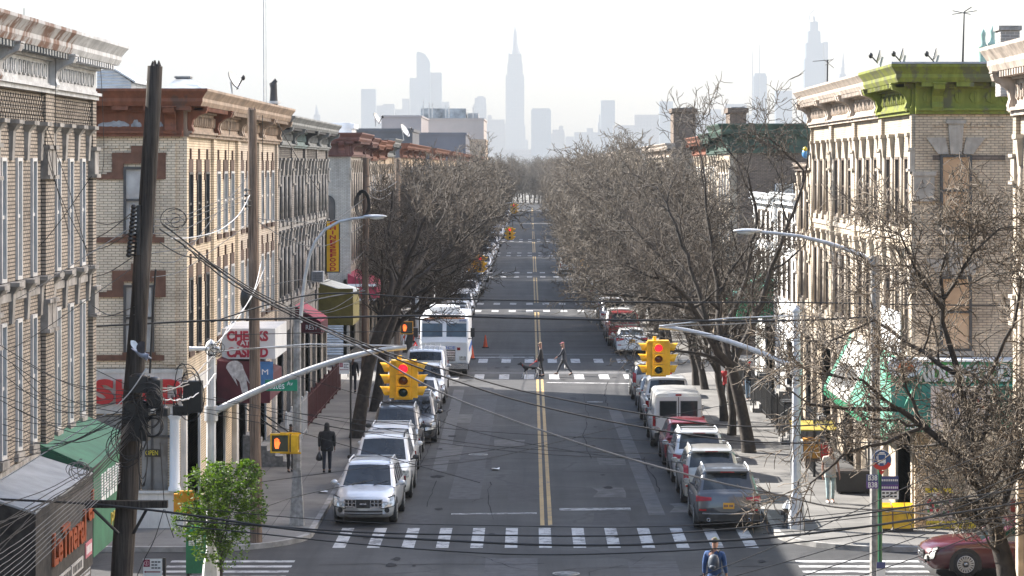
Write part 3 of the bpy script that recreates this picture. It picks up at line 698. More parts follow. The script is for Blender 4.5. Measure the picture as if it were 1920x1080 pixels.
m=MB(); m.box(RX+.5,RX+3.4,.03,.045,4.6,4.75,0,fl); m.box(RX+.5,RX+.72,.03,.05,10.75,10.9,0,fl); m.box(RX+1.62,RX+2.6,.03,.05,10.75,10.9,0,fl); m.box(RX,RX+14,.03,.05,4.9,5.05,0,fl); m.build('stone_band',BR_BROWN,h)
m=MB()
for k in range(10): m.box(RX+.6+k*.2,RX+.7+k*.2,.03,.08,11.72,11.82,0,fl)
m.build('brick_corbels',BR_TAN,h)
cornice(fl,RX,RX+13.8,12.08,13.5,h,TIN_GREEN,TIN_GREEN,TIN_GREEN,_r,(RX+.62,RX+6),.78,mod=1.,swag=True,miter=(1,0),name='side_cornice')
m=MB(); m.box(RX-.78,RX+13.9,.0,.8,13.505,13.56,0,fl); m.build('roof_edge',M('lead_flashing',(.3,.31,.34),.5,.2),h)
# deli ground floor
m=MB(); m.box(RX,RX+.5,-.2,.04,.14,4.3,0,fl); m.box(RX+2.2,RX+2.5,-.2,.02,.14,4.3,0,fl); m.box(RX+2.5,RX+14,-.2,.02,2.9,4.3,0,fl); m.build('shop_pier',BR_TAN,h)
m=MB(); m.box(RX+.55,RX+2.2,-.2,-.05,1.05,2.9,0,fl); m.build('display_window',GLASS('deli_glass',(.1,.14,.12),.1,.7,.6),h)
m=MB(); m.box(RX+.5,RX+2.2,-.2,.0,.14,1.05,0,fl); m.box(RX+2.5,RX+14,-.2,-.01,.14,2.9,0,fl); m.build('bulkhead',CREAM,h)
shopfront(front(1,RX),80.3,87.25,4.3,h,SHUT_D,STONE_L,_r)
# ---- right block y 109-136: lower cream and white houses
house(1,RX,109,114.5,'plain cream brick house lower than the beige corniced row',BR_CREAM,STONE_L,zt=10.4,zc=10.7,floors=((5.2,7.2),(7.9,9.6)),nwin=2,style='column',mf=FR_B,crown=TIN_BEIGE,frieze=TIN_BEIGE,soff=TIN_BEIGE,seed=71,proj=.3,swag=False)
wt=house(1,RX,114.5,125,'white rendered two storey house half hidden by the big bare tree',CREAM,WHITE,zb=3.6,zt=8.9,zc=9.4,floors=((4.8,6.6),(7.1,8.6)),nwin=4,style='plain',mf=FR_B,crown=WHITE,frieze=WHITE,soff=WHITE,seed=72,proj=.35,swag=False,shut=SHUT_W)
house(1,RX,125,136,'white rendered corner house with green awning behind the big bare tree',CREAM,WHITE,zb=3.6,zt=8.8,zc=9.3,floors=((4.8,6.6),(7.1,8.5)),nwin=4,style='plain',mf=FR_B,crown=WHITE,frieze=WHITE,soff=WHITE,seed=73,proj=.35,swag=False,shut=SHUT_W)
# ---- right block from y 153: dark green cornice
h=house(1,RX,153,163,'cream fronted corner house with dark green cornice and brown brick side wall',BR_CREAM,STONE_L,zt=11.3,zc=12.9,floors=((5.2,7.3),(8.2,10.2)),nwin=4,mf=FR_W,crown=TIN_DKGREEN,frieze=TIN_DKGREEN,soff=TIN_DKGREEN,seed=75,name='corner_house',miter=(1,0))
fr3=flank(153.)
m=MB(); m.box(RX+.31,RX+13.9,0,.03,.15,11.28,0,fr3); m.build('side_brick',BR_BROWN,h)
cornice(fr3,RX,RX+13.8,11.28,12.9,h,TIN_DKGREEN,TIN_DKGREEN,TIN_DKGREEN,_r,(RX+.4,),.78,mod=.9,swag=True,miter=(1,0),name='side_cornice')
window(fr3,RX+2.4,RX+3.4,7.6,9.6,.07,h,FR_W,PANE_L,_r,.08,0); window(fr3,RX+5.2,RX+6.2,7.6,9.6,.07,h,FR_W,PANE,_r,.08,0)
house(1,RX,163,171,'cream fronted row house with dark cornice beyond the dark green corner',BR_CREAM,STONE_L,zt=11.2,zc=12.5,nwin=3,crown=TIN_DKGREEN,frieze=TIN_DKGREEN,soff=TIN_DKGREEN,seed=76)
house(1,RX,171,186,'tan fronted house with brick bulkheads on its roof behind the right trees',BR_TAN,STONE_L,zt=11.2,zc=12.4,nwin=5,crown=TIN_BRN,frieze=TIN_BRN,soff=TIN_BRN,seed=77)
# ---- distant rows, hardly seen between the trees
protoL=house(-1,LX,212.5,224.5,'distant brick row house half hidden by the left row of bare trees',BR_TAN,STONE_L,zt=11.2,zc=12.3,nwin=4,style='plain',crown=TIN_BRN,frieze=TIN_BRN,soff=TIN_BRN,seed=80,group='distant row houses on the left')
protoR=house(1,RX,212.5,224.5,'distant brick row house half hidden by the right row of bare trees',BR_CREAM,STONE_L,zt=11.2,zc=12.3,nwin=4,style='plain',crown=TIN_BEIGE,frieze=TIN_BEIGE,soff=TIN_BEIGE,seed=81,group='distant row houses on the right')
for b in range(7):
    for k in range(4):
        y=218.5+b*61.6+k*12.05
        if b==0 and k==0: continue
        for pr,xf in ((protoL,LX),(protoR,RX)): dup(pr,(xf,y,.14))
# ---- bigger blocks standing over the left trees
def slab(name,label,x0,x1,y0,y1,z,mat,rows=0,roofm=ROOF,extra=None):
    t=thing(name,label,'building',((x0+x1)/2,(y0+y1)/2,0))
    m=MB(); m.box(x0,x1,y0,y1,0,z); m.box(x0-.15,x1+.15,y0-.15,y1+.15,z,z+.35); m.build('wall',mat,t)
    m=MB(); m.box(x0+.1,x1-.1,y0+.1,y1-.1,z+.352,z+.4); m.build('roof',roofm,t)
    if extra: extra(t)
    return t
def ph(t):
    def f(x0,x1,y0,y1,z0,z1,mat,nm='penthouse'): m=MB(); m.box(x0,x1,y0,y1,z0,z1); m.build(nm,mat,t)
    f(-24.2,-14.2,614,628,21.0,23.2,M('grey_rooftop_louvres',(.34,.36,.37),.6,var=.4,scale=.5))
    f(-13.9,-11.5,616,626,21.,22.2,M('pale_plant_box',(.4,.4,.4),.6))
    for x in (-23.6,-22.3,-21.6,-18.6,-17.9,-12.6): m=MB(); m.tube([(x,612,21.),(x,612,23.6+random.random()*1.6)],.12,6); m.build('vent_pipe',GALV,t)
slab('apartment_block','big beige six storey block with grey rooftop plant rising over the left trees',-27.5,-10.2,610,650,20.6,M('beige_render',(.48,.42,.38),.8,var=.1,scale=.1),extra=ph)
slab('apartment_block','tan brick block in front of the beige six storey block',-15.,-9.,560,590,15.5,M('tan_block',(.42,.32,.23),.8,var=.1,scale=.1))
slab('apartment_block','dark slate coloured block over the left trees below the beige block',-18.6,-10.,430,460,15.3,M('slate_block',(.12,.125,.15),.7,var=.15,scale=.2))
slab('apartment_block','dark boxy upper storey with pale posts above the silver roofs on the left',-21,-14.,330,350,14.6,M('navy_block',(.07,.08,.1),.6,var=.2,scale=.3))
slab('apartment_block','mauve grey block left of the beige six storey block',-30,-22.,560,600,20.3,M('mauve_block',(.33,.3,.3),.8,var=.1,scale=.1))
slab('roof_bulkhead','silver painted roof storey with white parapet over the left tree tops',-18.5,-12.6,196,201,13.2,ROOF_S,roofm=ROOF_S)
slab('roof_bulkhead','brown brick bulkhead on a roof behind the top of the right trees',12.2,14.1,236,241,15.1,BR_BROWN)
slab('roof_bulkhead','second brown brick bulkhead on a roof nearer the dark green cornice',14.4,15.6,200,204,14.4,BR_BROWN)
# ------------------------------------------------------------------ vehicles (front looks to -y, origin on the ground under the middle)
CGLASS=GLASS('car_glass',(.018,.022,.026),.02,.55,.5)
HEADL=M('headlamp_lens',(.62,.62,.58),.08,.2,var=.5,scale=11,coat=1.); TAILL=M('tail_lamp',(.3,.008,.012),.2,var=.2,scale=6)
PLATE_Y=M('yellow_plate',(.6,.3,.03),.5,var=.1); PLATE_INK=M('plate_ink',(.02,.03,.1),.5)
TRIM=M('black_car_trim',(.016,.016,.017),.5,var=.3)
LAMP_AMB=M('amber_lens',(.6,.2,.02),.25)
def wheel(x,y,r,w,parent,side,k=5):
    t=MB(); t.lathe([(r*.62,-w/2),(r*.9,-w/2),(r,-w*.36),(r,w*.36),(r*.9,w/2),(r*.62,w/2)],(x,y,r),22,axis='x')
    o=t.build('wheel',RUBBER,parent)
    m=MB(); xo=x+side*(w/2-.01)
    m.lathe([(r*.63,-.03),(r*.66,.012),(r*.6,.012),(r*.56,-.02)],(xo,y,r),22,axis='x',cap=False)
    m.lathe([(r*.6,-.035),(r*.6,-.03)],(xo,y,r),16,1,axis='x')
    m.lathe([(r*.14,-.03),(r*.14,.016),(r*.06,.02)],(xo,y,r),10,axis='x')
    for i in range(k*2):
        a=math.pi*i/k; u=Vector((0,math.cos(a),math.sin(a))); v=Vector((0,-math.sin(a),math.cos(a))); c=Vector((xo,y,r)); ww=.022 if k>5 else .03
        lo=[c+u*r*.1+v*ww,c+u*r*.6+v*ww*.8,c+u*r*.6-v*ww*.8,c+u*r*.1-v*ww]
        m.hexa([p+Vector((side*.012,0,0)) for p in lo],[p-Vector((side*.02,0,0)) for p in lo])
    m.build('rim',[ALLOY,TRIM],o)
def lerp(a,b,t): return a+(b-a)*t
def interp(pts,y):
    if y<=pts[0][0]: return pts[0][1]
    for (a,va),(b,vb) in zip(pts,pts[1:]):
        if y<=b: return lerp(va,vb,(y-a)/(b-a))
    return pts[-1][1]
def car(label,kind,paint,name='parked_car',**o):
    """kind: suv, wagon, sedan, van, pickup"""
    P=dict(L=4.6,W=1.82,H=1.68,hood=1.0,belt=1.06,cowl=-1.15,roof0=-.35,roof1=1.55,tail=2.12,wb=2.7,r=.35,clear=.24,nose=.82,deck=None,rails=False,roofc=None,face='bar',lamp='swept',spare=None,rear='suv',clad=False,roofglass=False,k=5,ribs=False,cargo=False,cat='car',plate=True,group=None)
    base={'suv':{}, 'wagon':dict(H=1.6,belt=1.0),
      'sedan':dict(L=4.65,W=1.8,H=1.43,hood=.92,belt=.94,cowl=-.95,roof0=-.15,roof1=.95,tail=1.75,deck=1.02,nose=.72,r=.33,clear=.2,rear='sedan'),
      'van':dict(L=5.4,W=2.0,H=2.08,hood=1.15,belt=1.18,cowl=-1.75,roof0=-1.15,roof1=2.5,tail=2.66,wb=3.3,r=.37,clear=.32,nose=1.0,rear='van'),
      'pickup':dict(L=5.7,W=2.0,H=1.92,hood=1.2,belt=1.22,cowl=-1.3,roof0=-.75,roof1=.85,tail=1.05,wb=3.7,r=.4,clear=.36,nose=1.05,rear='pickup')}[kind]
    P.update(base); P.update(o); p=type('P',(),P)
    hl,hw=p.L/2,p.W/2
    t=thing(name,label,p.cat,(0,0,0),0,p.group)
    ytail=hl if kind!='pickup' else hl
    # --- plan-view rounding
    def warp(x,y):
        q=min(1,abs(x)/hw)
        if y<-hl+.9: y+= .26*q**3*(1-(y+hl)/.9)
        if y>hl-.6: y-= (.16 if p.rear!='van' else .05)*q**3*(1-(hl-y)/.6)
        return y
    # --- lower body
    top=[(-hl,p.nose-.1),(-hl+.06,p.nose),(-hl+.35,lerp(p.nose,p.hood,.55)),(-hl+.7,lerp(p.nose,p.hood,.85)),(p.cowl-.05,p.hood+.02),(p.cowl+.25,p.belt)]
    if p.rear=='sedan': top+=[(p.roof1,p.belt+.02),(p.tail,p.deck),(hl-.12,p.deck+.03),(hl-.02,p.deck-.12),(hl,p.deck-.3)]
    elif p.rear=='pickup': top+=[(p.tail,p.belt),(hl-.02,p.belt),(hl,p.belt-.06)]
    else: top+=[(p.tail-.3,p.belt+.05),(hl-.1,p.belt+.03),(hl-.03,p.belt-.1),(hl,p.belt-.4)]
    bot=[(-hl,.36),(-hl+.1,p.clear),(hl-.25,p.clear),(hl,.42)]
    wid=[(-hl,.86),(-hl+.25,.95),(-hl+.7,1.),(hl-.6,1.),(hl-.1,.96),(hl,.92)]
    ys=sorted(set([y for y,_ in top]+[-hl+.15,-hl+.5]+[lerp(-hl,hl,i/18) for i in range(19)]))
    rows=[]
    for y in ys:
        zt=interp(top,y); zb=interp(bot,y); w=hw*interp(wid,y); zs=min(zt-.05,lerp(zb,zt,.8))
        half=[(0,zb),(w*.86,zb),(w*.955,zb+.05),(w*.985,lerp(zb,zs,.35)),(w,lerp(zb,zs,.6)),(w*.985,lerp(zb,zs,.9)),(w*.95,zs+(zt-zs)*.62),(w*.86,zt-.005),(w*.5,zt+.02),(0,zt+.03)]
        sec=[(-x,z) for x,z in half[::-1]]+half[1:]
        rows.append([(x,warp(x,y),z) for x,z in sec])
    b=MB(); b.grid(rows)
    for r in (rows[0],rows[-1]): b.add(r,[tuple(range(len(r)))])
    body=b.build('body',paint,t)
    zsill=p.clear
    # --- greenhouse
    rt=p.H; bw=hw*.93; tw=hw*.76 if kind not in('van',) else hw*.84
    roofz=[(p.cowl,p.belt-.03),(p.roof0,rt-.05),(p.roof0+.3,rt),(lerp(p.roof0,p.roof1,.6),rt),(p.roof1,rt-.05)]
    if p.rear=='sedan': roofz+=[(p.tail,p.deck+.0)]
    elif p.rear=='pickup': roofz+=[(p.tail,p.belt)]
    else: roofz+=[(p.tail+.02,p.belt+.02)]
    gy=[p.cowl,lerp(p.cowl,p.roof0,.06),lerp(p.cowl,p.roof0,.5),lerp(p.cowl,p.roof0,.93),p.roof0+.02,p.roof0+.3]
    nb=3 if kind in('suv','wagon','van') else 2
    if kind=='pickup': nb=o.get('cab',2)
    span=(p.roof1-.02)-(p.roof0+.3); pil=[]
    for i in range(nb):
        a=p.roof0+.3+span*i/nb; c_=p.roof0+.3+span*(i+1)/nb; gy+=[a+.05,c_-.05]; pil+=[(a+.05,c_-.05)]
    ye=roofz[-1][0]
    gy+=[p.roof1,lerp(p.roof1,ye,.12),lerp(p.roof1,ye,.5),lerp(p.roof1,ye,.86),ye]
    gy=sorted(set(round(y,4) for y in gy)); secs=[]
    for y in gy:
        z=interp(roofz,y); zb=p.belt-.04 if y<p.tail else p.belt-.02
        f=max(0,min(1,(z-zb)/(rt-zb))); w=lerp(bw,tw,f); f2=max(z-.09,zb); wm=lerp(bw,tw,max(0,(f2-zb)/(rt-zb)))
        half=[(bw,zb),(lerp(bw,wm,.08),lerp(zb,f2,.08)),(lerp(bw,wm,.93),lerp(zb,f2,.93)),(wm,f2),(w*.95,z-.025 if z-.025>zb else z),(w*.86,z),(w*.45,z+.025),(0,z+.035)]
        sec=half+[(-x,zz) for x,zz in half[::-1][1:]]
        rows_=[(x,(warp(x,y) if y<p.cowl+.2 else y+(.10*(abs(x)/hw)**2 if y<p.roof0+.1 else (-.1*(abs(x)/hw)**2 if y>p.roof1 else 0))),zz) for x,zz in sec]
        secs.append((y,rows_))
    roof=MB(); glass={'windshield':MB(),'rear_window':MB(),'side_window':MB()}; nsec=len(secs[0][1])-1
    sidew=[MB() for _ in range(2*nb+4)]
    for (ya,ra),(yb,rb) in zip(secs,secs[1:]):
        ym=(ya+yb)/2
        for k in range(nsec):
            q=[ra[k],ra[k+1],rb[k+1],rb[k]]; kk=min(k,nsec-1-k); dest=roof
            front_=ym<p.roof0; back_=ym>p.roof1
            if kk==1:
                hit=[i for i,(a,c_) in enumerate(pil) if a<=ym<=c_]
                blank=p.cargo and hit and hit[0]>0
                if hit and not blank: dest=sidew[hit[0]*2+(k>kk)]
                elif front_ and ym>lerp(p.cowl,p.roof0,.5): dest=sidew[2*nb+2+(k>kk)]
                elif back_ and ym<lerp(p.roof1,ye,.5) and p.rear in('suv',) : dest=sidew[2*nb+(k>kk)]
            if kk>=5:
                if front_ and lerp(p.cowl,p.roof0,.05)<ym<lerp(p.cowl,p.roof0,.94): dest=glass['windshield']
                if back_ and lerp(p.roof1,ye,.1)<ym<lerp(p.roof1,ye,.9 if p.rear!='suv' else .87) and p.rear!='van': dest=glass['rear_window']
            dest.add(q,[(0,1,2,3)],0,True)
    if p.rear=='van': roof.add(secs[-1][1],[tuple(range(nsec+1))]);
    ro=roof.build('roof',p.roofc or paint,t)
    for nme in ('windshield','rear_window'):
        if glass[nme].v: glass[nme].build(nme,CGLASS,t)
    for s_ in sidew:
        if s_.v: s_.build('side_window',CGLASS,t)
    if p.ribs:
        m=MB()
        for i in range(6): x=-tw*.72+tw*1.44*i/5; m.tube([(x,p.roof0+.2,rt+.028),(x,p.roof1-.1,rt+.028)],.022,5)
        m.build('roof_ribs',p.roofc or paint,ro)
    if p.rails:
        for s in (-1,1):
            m=MB(); x=s*tw*.9; m.tube([(x,p.roof0+.1,rt-.03),(x,p.roof0+.25,rt+.05),(x,p.roof1-.3,rt+.05),(x,p.roof1-.1,rt-.04)],.026,6); m.build('roof_rail',GALV_L if p.rails!='black' else TRIM,ro)
        if p.rails=='bars':
            m=MB()
            for y in (p.roof0+.5,p.roof1-.6): m.box(-tw*.9,tw*.9,y-.03,y+.03,rt+.05,rt+.08)
            m.build('cross_bars',TRIM,ro)
    # --- wheels with dark arches
    for s in (-1,1):
        for y in (-p.wb/2,p.wb/2):
            m=MB(); n=14
            for rr,xx in ((p.r*1.22,hw*.955),):
                pts=[(y+rr*math.cos(math.pi*i/n),p.r+rr*math.sin(math.pi*i/n)) for i in range(n+1)]
                m.prism(pts+[(y-rr,p.clear-.02),(y+rr,p.clear-.02)],s*(hw-.24),s*(hw+.004),lambda a,b_,tt:(tt,a,b_))
            m.build('wheel_arch',TRIM,t)
            wheel(s*(hw-.10),y,p.r,.23,t,s,p.k)
    # --- fascia
    def patch(mb,x0,x1,z0,z1,y,off,n=8,mi=0,face=-1,curve=True):
        rows=[]
        for z in (z0,z1):
            rows.append([(lerp(x0,x1,i/n),(warp(lerp(x0,x1,i/n),y) if curve else y)+face*off,z) for i in range(n+1)])
        mb.grid(rows,mi,False)
        for r in rows:                            # thickness
            mb.grid([r,[(a,b_-face*(off+.05),c_) for a,b_,c_ in r]],mi,False)
        for e in (0,-1):
            mb.grid([[rows[0][e],rows[1][e]],[(rows[0][e][0],rows[0][e][1]-face*(off+.05),z0),(rows[1][e][0],rows[1][e][1]-face*(off+.05),z1)]],mi,False)
    yf=-hl
    zg0,zg1=p.nose-.28,p.nose-.06
    g=MB()
    if p.face=='cells':                           # chrome cells beside a dark badge plate
        patch(g,-hw*.6,hw*.6,zg0+.04,zg1+.02,yf,.015,10,0)
        for i in range(11):
            x=-hw*.6+hw*1.2*i/10; patch(g,x-.013,x+.013,zg0+.04,zg1+.02,yf,.03,1,1)
        for z in (zg0+.03,(zg0+zg1)/2+.02,zg1+.01): patch(g,-hw*.62,hw*.62,z,z+.022,yf,.032,10,1)
        patch(g,-.2,.2,zg0-.0,zg1+.03,yf,.045,4,0)
        gr=g.build('grille',[TRIM,CHROME],t)
        e=MB(); e.lathe([(.085,-.01),(.085,.012),(.062,.012),(.062,-.01)],(0,yf-.055,(zg0+zg1)/2+.015),18,axis='y',cap=False); e.box(-.1,.1,yf-.072,yf-.055,(zg0+zg1)/2-.01,(zg0+zg1)/2+.04); e.build('emblem',CHROME,gr)
    else:
        patch(g,-hw*.52,hw*.52,zg0,zg1,yf,.015,8,0)
        for i in range(3 if p.face=='bar' else 5):
            z=zg0+.03+(zg1-zg0-.05)*i/(2 if p.face=='bar' else 4); patch(g,-hw*.52,hw*.52,z,z+.018,yf,.03,8,1)
        gr=g.build('grille',[TRIM,CHROME],t)
        e=MB(); e.ball((0,yf-.03,(zg0+zg1)/2),(.07,.02,.05),10,6); e.build('emblem',CHROME,gr)
    m=MB(); patch(m,-hw*.62,hw*.62,.34,.46,yf,.012,8,0); patch(m,-hw*.62,hw*.62,.385,.4,yf,.024,8,1); m.build('air_intake',[TRIM,paint],t)
    for s in (-1,1):
        m=MB()
        if p.lamp=='square':
            patch(m,min(s*hw*.58,s*hw*.93),max(s*hw*.58,s*hw*.93),p.nose-.24,p.nose-.02,yf,.02,4,0)
        else:
            a,b_=hw*.58,hw*.985
            rows=[]
            for i in range(6):
                x=s*lerp(a,b_,i/5); z0=p.nose-.3+.06*i/5; z1=p.nose-.06+.13*i/5
                rows.append([(x,warp(x,yf)-.022,z0),(x,warp(x,yf)-.02+.03,(z0+z1)/2),(x,warp(x,yf)+.10,z1),(x,warp(x,yf)+.3,z1-.02)])
            m.grid(rows)
            m.tube([r_[0] for r_ in rows]+[rows[-1][2]]+[r_[2] for r_ in rows[::-1]]+[rows[0][0]],.014,5,1)
        m.build('headlight',[HEADL,TRIM],t)
        m=MB(); x=s*hw*.76; m.lathe([(.075,-.03),(.075,.03),(.05,.03)],(x,warp(x,yf)-.005,.47),12,axis='y'); m.build('fog_light',TRIM,t)
        # mirrors
        m=MB(); my=p.cowl+.38; m.ball((s*(hw+.1),my,p.belt+.06),(.11,.07,.085),10,8); m.tube([(s*(hw-.08),my,p.belt-.02),(s*(hw+.06),my,p.belt+.03)],.03,6); mo=m.build('wing_mirror',paint if p.lamp!='square' else TRIM,t)
        m=MB(); m.box(s*(hw+.1)-.085,s*(hw+.1)+.085,my+.06,my+.072,p.belt,p.belt+.12); m.build('mirror_glass',CHROME,mo)
        for (a,c_) in pil[:2]:
            m=MB(); m.tube([(s*(hw+.008),c_-.28,p.belt-.14),(s*(hw+.03),c_-.24,p.belt-.14),(s*(hw+.03),c_-.1,p.belt-.14),(s*(hw+.008),c_-.06,p.belt-.14)],.014,5); m.build('door_handle',paint,t)
    if p.clad:
        m=MB(); patch(m,-hw*.93,hw*.93,p.clear+.02,.36,yf,.012); 
        for s in (-1,1): m.box(s*hw*.97-.02,s*hw*.97+.03,-p.wb/2+.45,p.wb/2-.45,p.clear,p.clear+.16)
        m.build('lower_cladding',TRIM,t)
    # --- rear
    yr=hl
    if p.rear=='pickup':
        m=MB(); m.box(-hw*.86,hw*.86,p.tail+.12,hl-.08,p.belt-.03,p.belt+.045); m.build('bed_cover',TRIM,t)
        m=MB(); patch(m,-hw*.95,hw*.95,.5,.68,yr,.06,8,0,1); m.build('rear_bumper',CHROME,t)
        m=MB(); m.box(-.28,.28,yr+.001,yr+.02,p.belt-.24,p.belt-.17); m.build('tailgate_handle',TRIM,t)
        for s in (-1,1):
            m=MB(); x0,x1=sorted((s*hw*.84,s*hw*.97)); patch(m,x0,x1,p.belt-.5,p.belt-.06,yr,.012,2,0,1); m.build('taillight',TAILL,t)
    elif p.rear=='van':
        zt=rt-.02
        m=MB(); m.box(-.012,.012,yr-.05,yr-.0,.5,rt-.15); m.box(-hw*.9,hw*.9,yr-.02,yr+.05,.42,.6,1); m.build('rear_bumper',[TRIM,TRIM],t)
        m=MB()
        for s in (-1,1):                           # back doors
            xa,xb=sorted((s*.02,s*hw*.84)); m.box(xa,xb,yr-.05,yr+.0,.62,rt-.13)
        m.build('rear_door',paint,t)
        for s in (-1,1):
            xa,xb=sorted((s*.1,s*hw*.68)); m=MB(); m.box(xa-.03,xb+.03,yr,yr+.012,1.2,1.79); m.box(xa,xb,yr+.012,yr+.02,1.23,1.76,1); m.build('rear_window',[TRIM,CGLASS],t)
            xa,xb=sorted((s*hw*.86,s*hw*.97)); m=MB(); m.box(xa,xb,yr-.06,yr+.025,.85,1.22); m.build('taillight',TAILL,t)
        m=MB(); m.box(-.11,.11,yr-.1,yr+.01,rt-.1,rt-.04); m.build('brake_light',TAILL,t)
        for s in (-1,1):
            m=MB(); m.box(s*.06-.02,s*.06+.02,yr,yr+.03,.95,1.12); m.build('door_handle',TRIM,t)
    else:
        bz=.56 if p.rear=='suv' else .5
        m=MB(); patch(m,-hw*.93,hw*.93,.3,bz,yr,.05,10,0,1); m.build('rear_bumper',[TRIM if p.clad else paint],t)
        if p.clad: m=MB(); patch(m,-hw*.8,hw*.8,bz-.06,bz-.02,yr,.065,8,0,1); m.build('bumper_trim',CHROME,t)
        for s in (-1,1):
            m=MB()
            if p.rear=='sedan':
                xa,xb=sorted((s*hw*.55,s*hw*.97)); rows=[]
                for i in range(6):
                    x=lerp(s*hw*.5,s*hw*.98,i/5); z1=p.deck-.06+.02*i/5; z0=z1-.1-.1*i/5; rows.append([(x,warp(x,yr)+.012,z0),(x,warp(x,yr)-.01,z1),(x,warp(x,yr)-.2,z1)])
                m.grid(rows)
            elif p.spare=='tall':
                rows=[]
                for i in range(4):
                    x=lerp(s*hw*.8,s*hw*.97,i/3); rows.append([(x,warp(x,yr)+.012,.82-.02*i),(x,warp(x,yr)-.04,1.05),(x,warp(x,yr)-.17,1.22+.02*i),(x,warp(x,yr)-.3,1.22)])
                m.grid(rows)
            else:
                rows=[]
                for i in range(6):
                    x=lerp(s*hw*.52,s*hw*.99,i/5); z1=p.belt-.08+.03*i/5; z0=z1-.09-.07*i/5; rows.append([(x,warp(x,yr)+.0,z0),(x,warp(x,yr)-.03,z1),(x,warp(x,yr)-.25,z1)])
                m.grid(rows)
            m.build('taillight',TAILL,t)
            m=MB(); xa,xb=sorted((s*hw*.68,s*hw*.9)); patch(m,xa,xb,bz+.03,bz+.08,yr,.035,3,0,1); m.build('reflector',TAILL,t)
        if p.rear=='suv':
            m=MB(); m.hexa([(-tw*.85,p.roof1-.05,rt-.0),(tw*.85,p.roof1-.05,rt-.0),(tw*.85,p.roof1+.2,rt-.06),(-tw*.85,p.roof1+.2,rt-.06)],[(-tw*.85,p.roof1-.05,rt+.03),(tw*.85,p.roof1-.05,rt+.03),(tw*.85,p.roof1+.2,rt-.02),(-tw*.85,p.roof1+.2,rt-.02)]); m.build('spoiler',TRIM if p.clad else paint,ro)
            m=MB(); m.box(-.2,.2,p.roof1+.2,p.roof1+.21,rt-.055,rt-.03); m.build('brake_light',TAILL,ro)
            m=MB(); m.tube([(-.1,p.tail+.03,p.belt+.04),(.35,lerp(p.roof1,p.tail,.72)+.03,p.belt+.16)],.012,5); m.build('wiper',TRIM,t)
        for s in ((-1,1) if p.clad else (1,)):
            m=MB(); m.lathe([(.05,-.05),(.05,.09),(.04,.09),(.04,0)],(s*hw*.62,yr-.02,.34),10,axis='y'); m.build('exhaust',CHROME,t)
    if p.plate:
        z=.74 if p.rear!='sedan' else .78
        if p.rear=='van': z=.7
        m=MB(); m.box(-.16,.16,yr-.02,yr+.03,z-.085,z+.085); pl=m.build('licence_plate',PLATE_Y,t)
        m=MB()
        for i in range(7):
            if i!=3: m.box(-.12+i*.038,-.12+i*.038+.024,yr+.03,yr+.034,z-.03,z+.03)
        m.build('plate_characters',PLATE_INK,pl)
    # wipers, front
    for x0 in (-.45,.2):
        m=MB(); m.tube([(x0,p.cowl-.0,p.belt+.02),(x0+.42,lerp(p.cowl,p.roof0,.2)-.05,lerp(p.belt,rt,.18)+.03)],.012,4); m.build('wiper',TRIM,t)
    return t
def place(t,x,y,face,z=0.,rz=0.):
    t.location=(x,y,z); t.rotation_euler.z=(0 if face=='cam' else math.pi)+rz
    return t
SILV=CAR('silver_paint',(.6,.61,.63),.3); SILV2=CAR('champagne_paint',(.4,.385,.35),.4); WPAINT=CAR('white_car_paint',(.74,.74,.73)); WPAINT2=CAR('ivory_van_paint',(.7,.7,.685))
DGREY=CAR('gunmetal_paint',(.1,.105,.115),.4); BLK_P=CAR('black_car_paint',(.014,.014,.016)); GREYP=CAR('grey_car_paint',(.2,.205,.215),.4); REDP=CAR('dark_red_paint',(.2,.012,.022)); REDP2=CAR('red_pickup_paint',(.3,.02,.025)); NAVYP=CAR('navy_paint',(.02,.028,.05),.2); MAROON=CAR('maroon_paint',(.075,.006,.012),.1)
G1='cars parked along the left kerb facing the viewer'; G2='cars parked along the right kerb seen from behind'
xl=-4.9
place(car('silver crossover with chrome cell grille at the front of the left parked line','suv',SILV,face='cells',rails=True,group=G1),-4.82,83.7,'cam',rz=R(-2))
place(car('white boxy off-roader with square headlamps second in the left line','suv',WPAINT,H=1.86,L=4.8,W=1.9,hood=1.12,belt=1.17,nose=.98,lamp='square',face='slats',r=.39,rails='black',group=G1),-4.72,89.9,'cam')
place(car('white compact crossover third in the left line behind the boxy off-roader','suv',WPAINT,H=1.66,rails=True,group=G1),-4.78,95.4,'cam')
place(car('black four wheel drive with chrome roof rack fourth in the left line','suv',BLK_P,H=1.82,L=4.8,hood=1.08,belt=1.12,nose=.95,rails='bars',lamp='square',group=G1),-4.85,101.2,'cam')
place(car('black luxury crossover with bright headlamps fifth in the left line','suv',BLK_P,H=1.72,W=1.95,L=4.9,face='slats',rails=True,k=7,group=G1),-4.55,107.6,'cam')
place(car('grey sedan half hidden behind the black luxury crossover','sedan',GREYP,group=G1),-4.75,113.4,'cam')
place(car('silver sedan seen under the yellow traffic signal on the left','sedan',SILV,H=1.46,group=G1),-4.75,119.2,'cam')
place(car('white crossover with chrome rails behind the silver sedan','suv',WPAINT,H=1.66,rails=True,group=G1),-4.68,125,'cam')
place(car('silver cargo van with ribbed roof in front of the police truck','van',SILV,H=1.95,L=4.9,ribs=True,cat='van',name='parked_van',cargo=True),-4.9,131.,'cam')
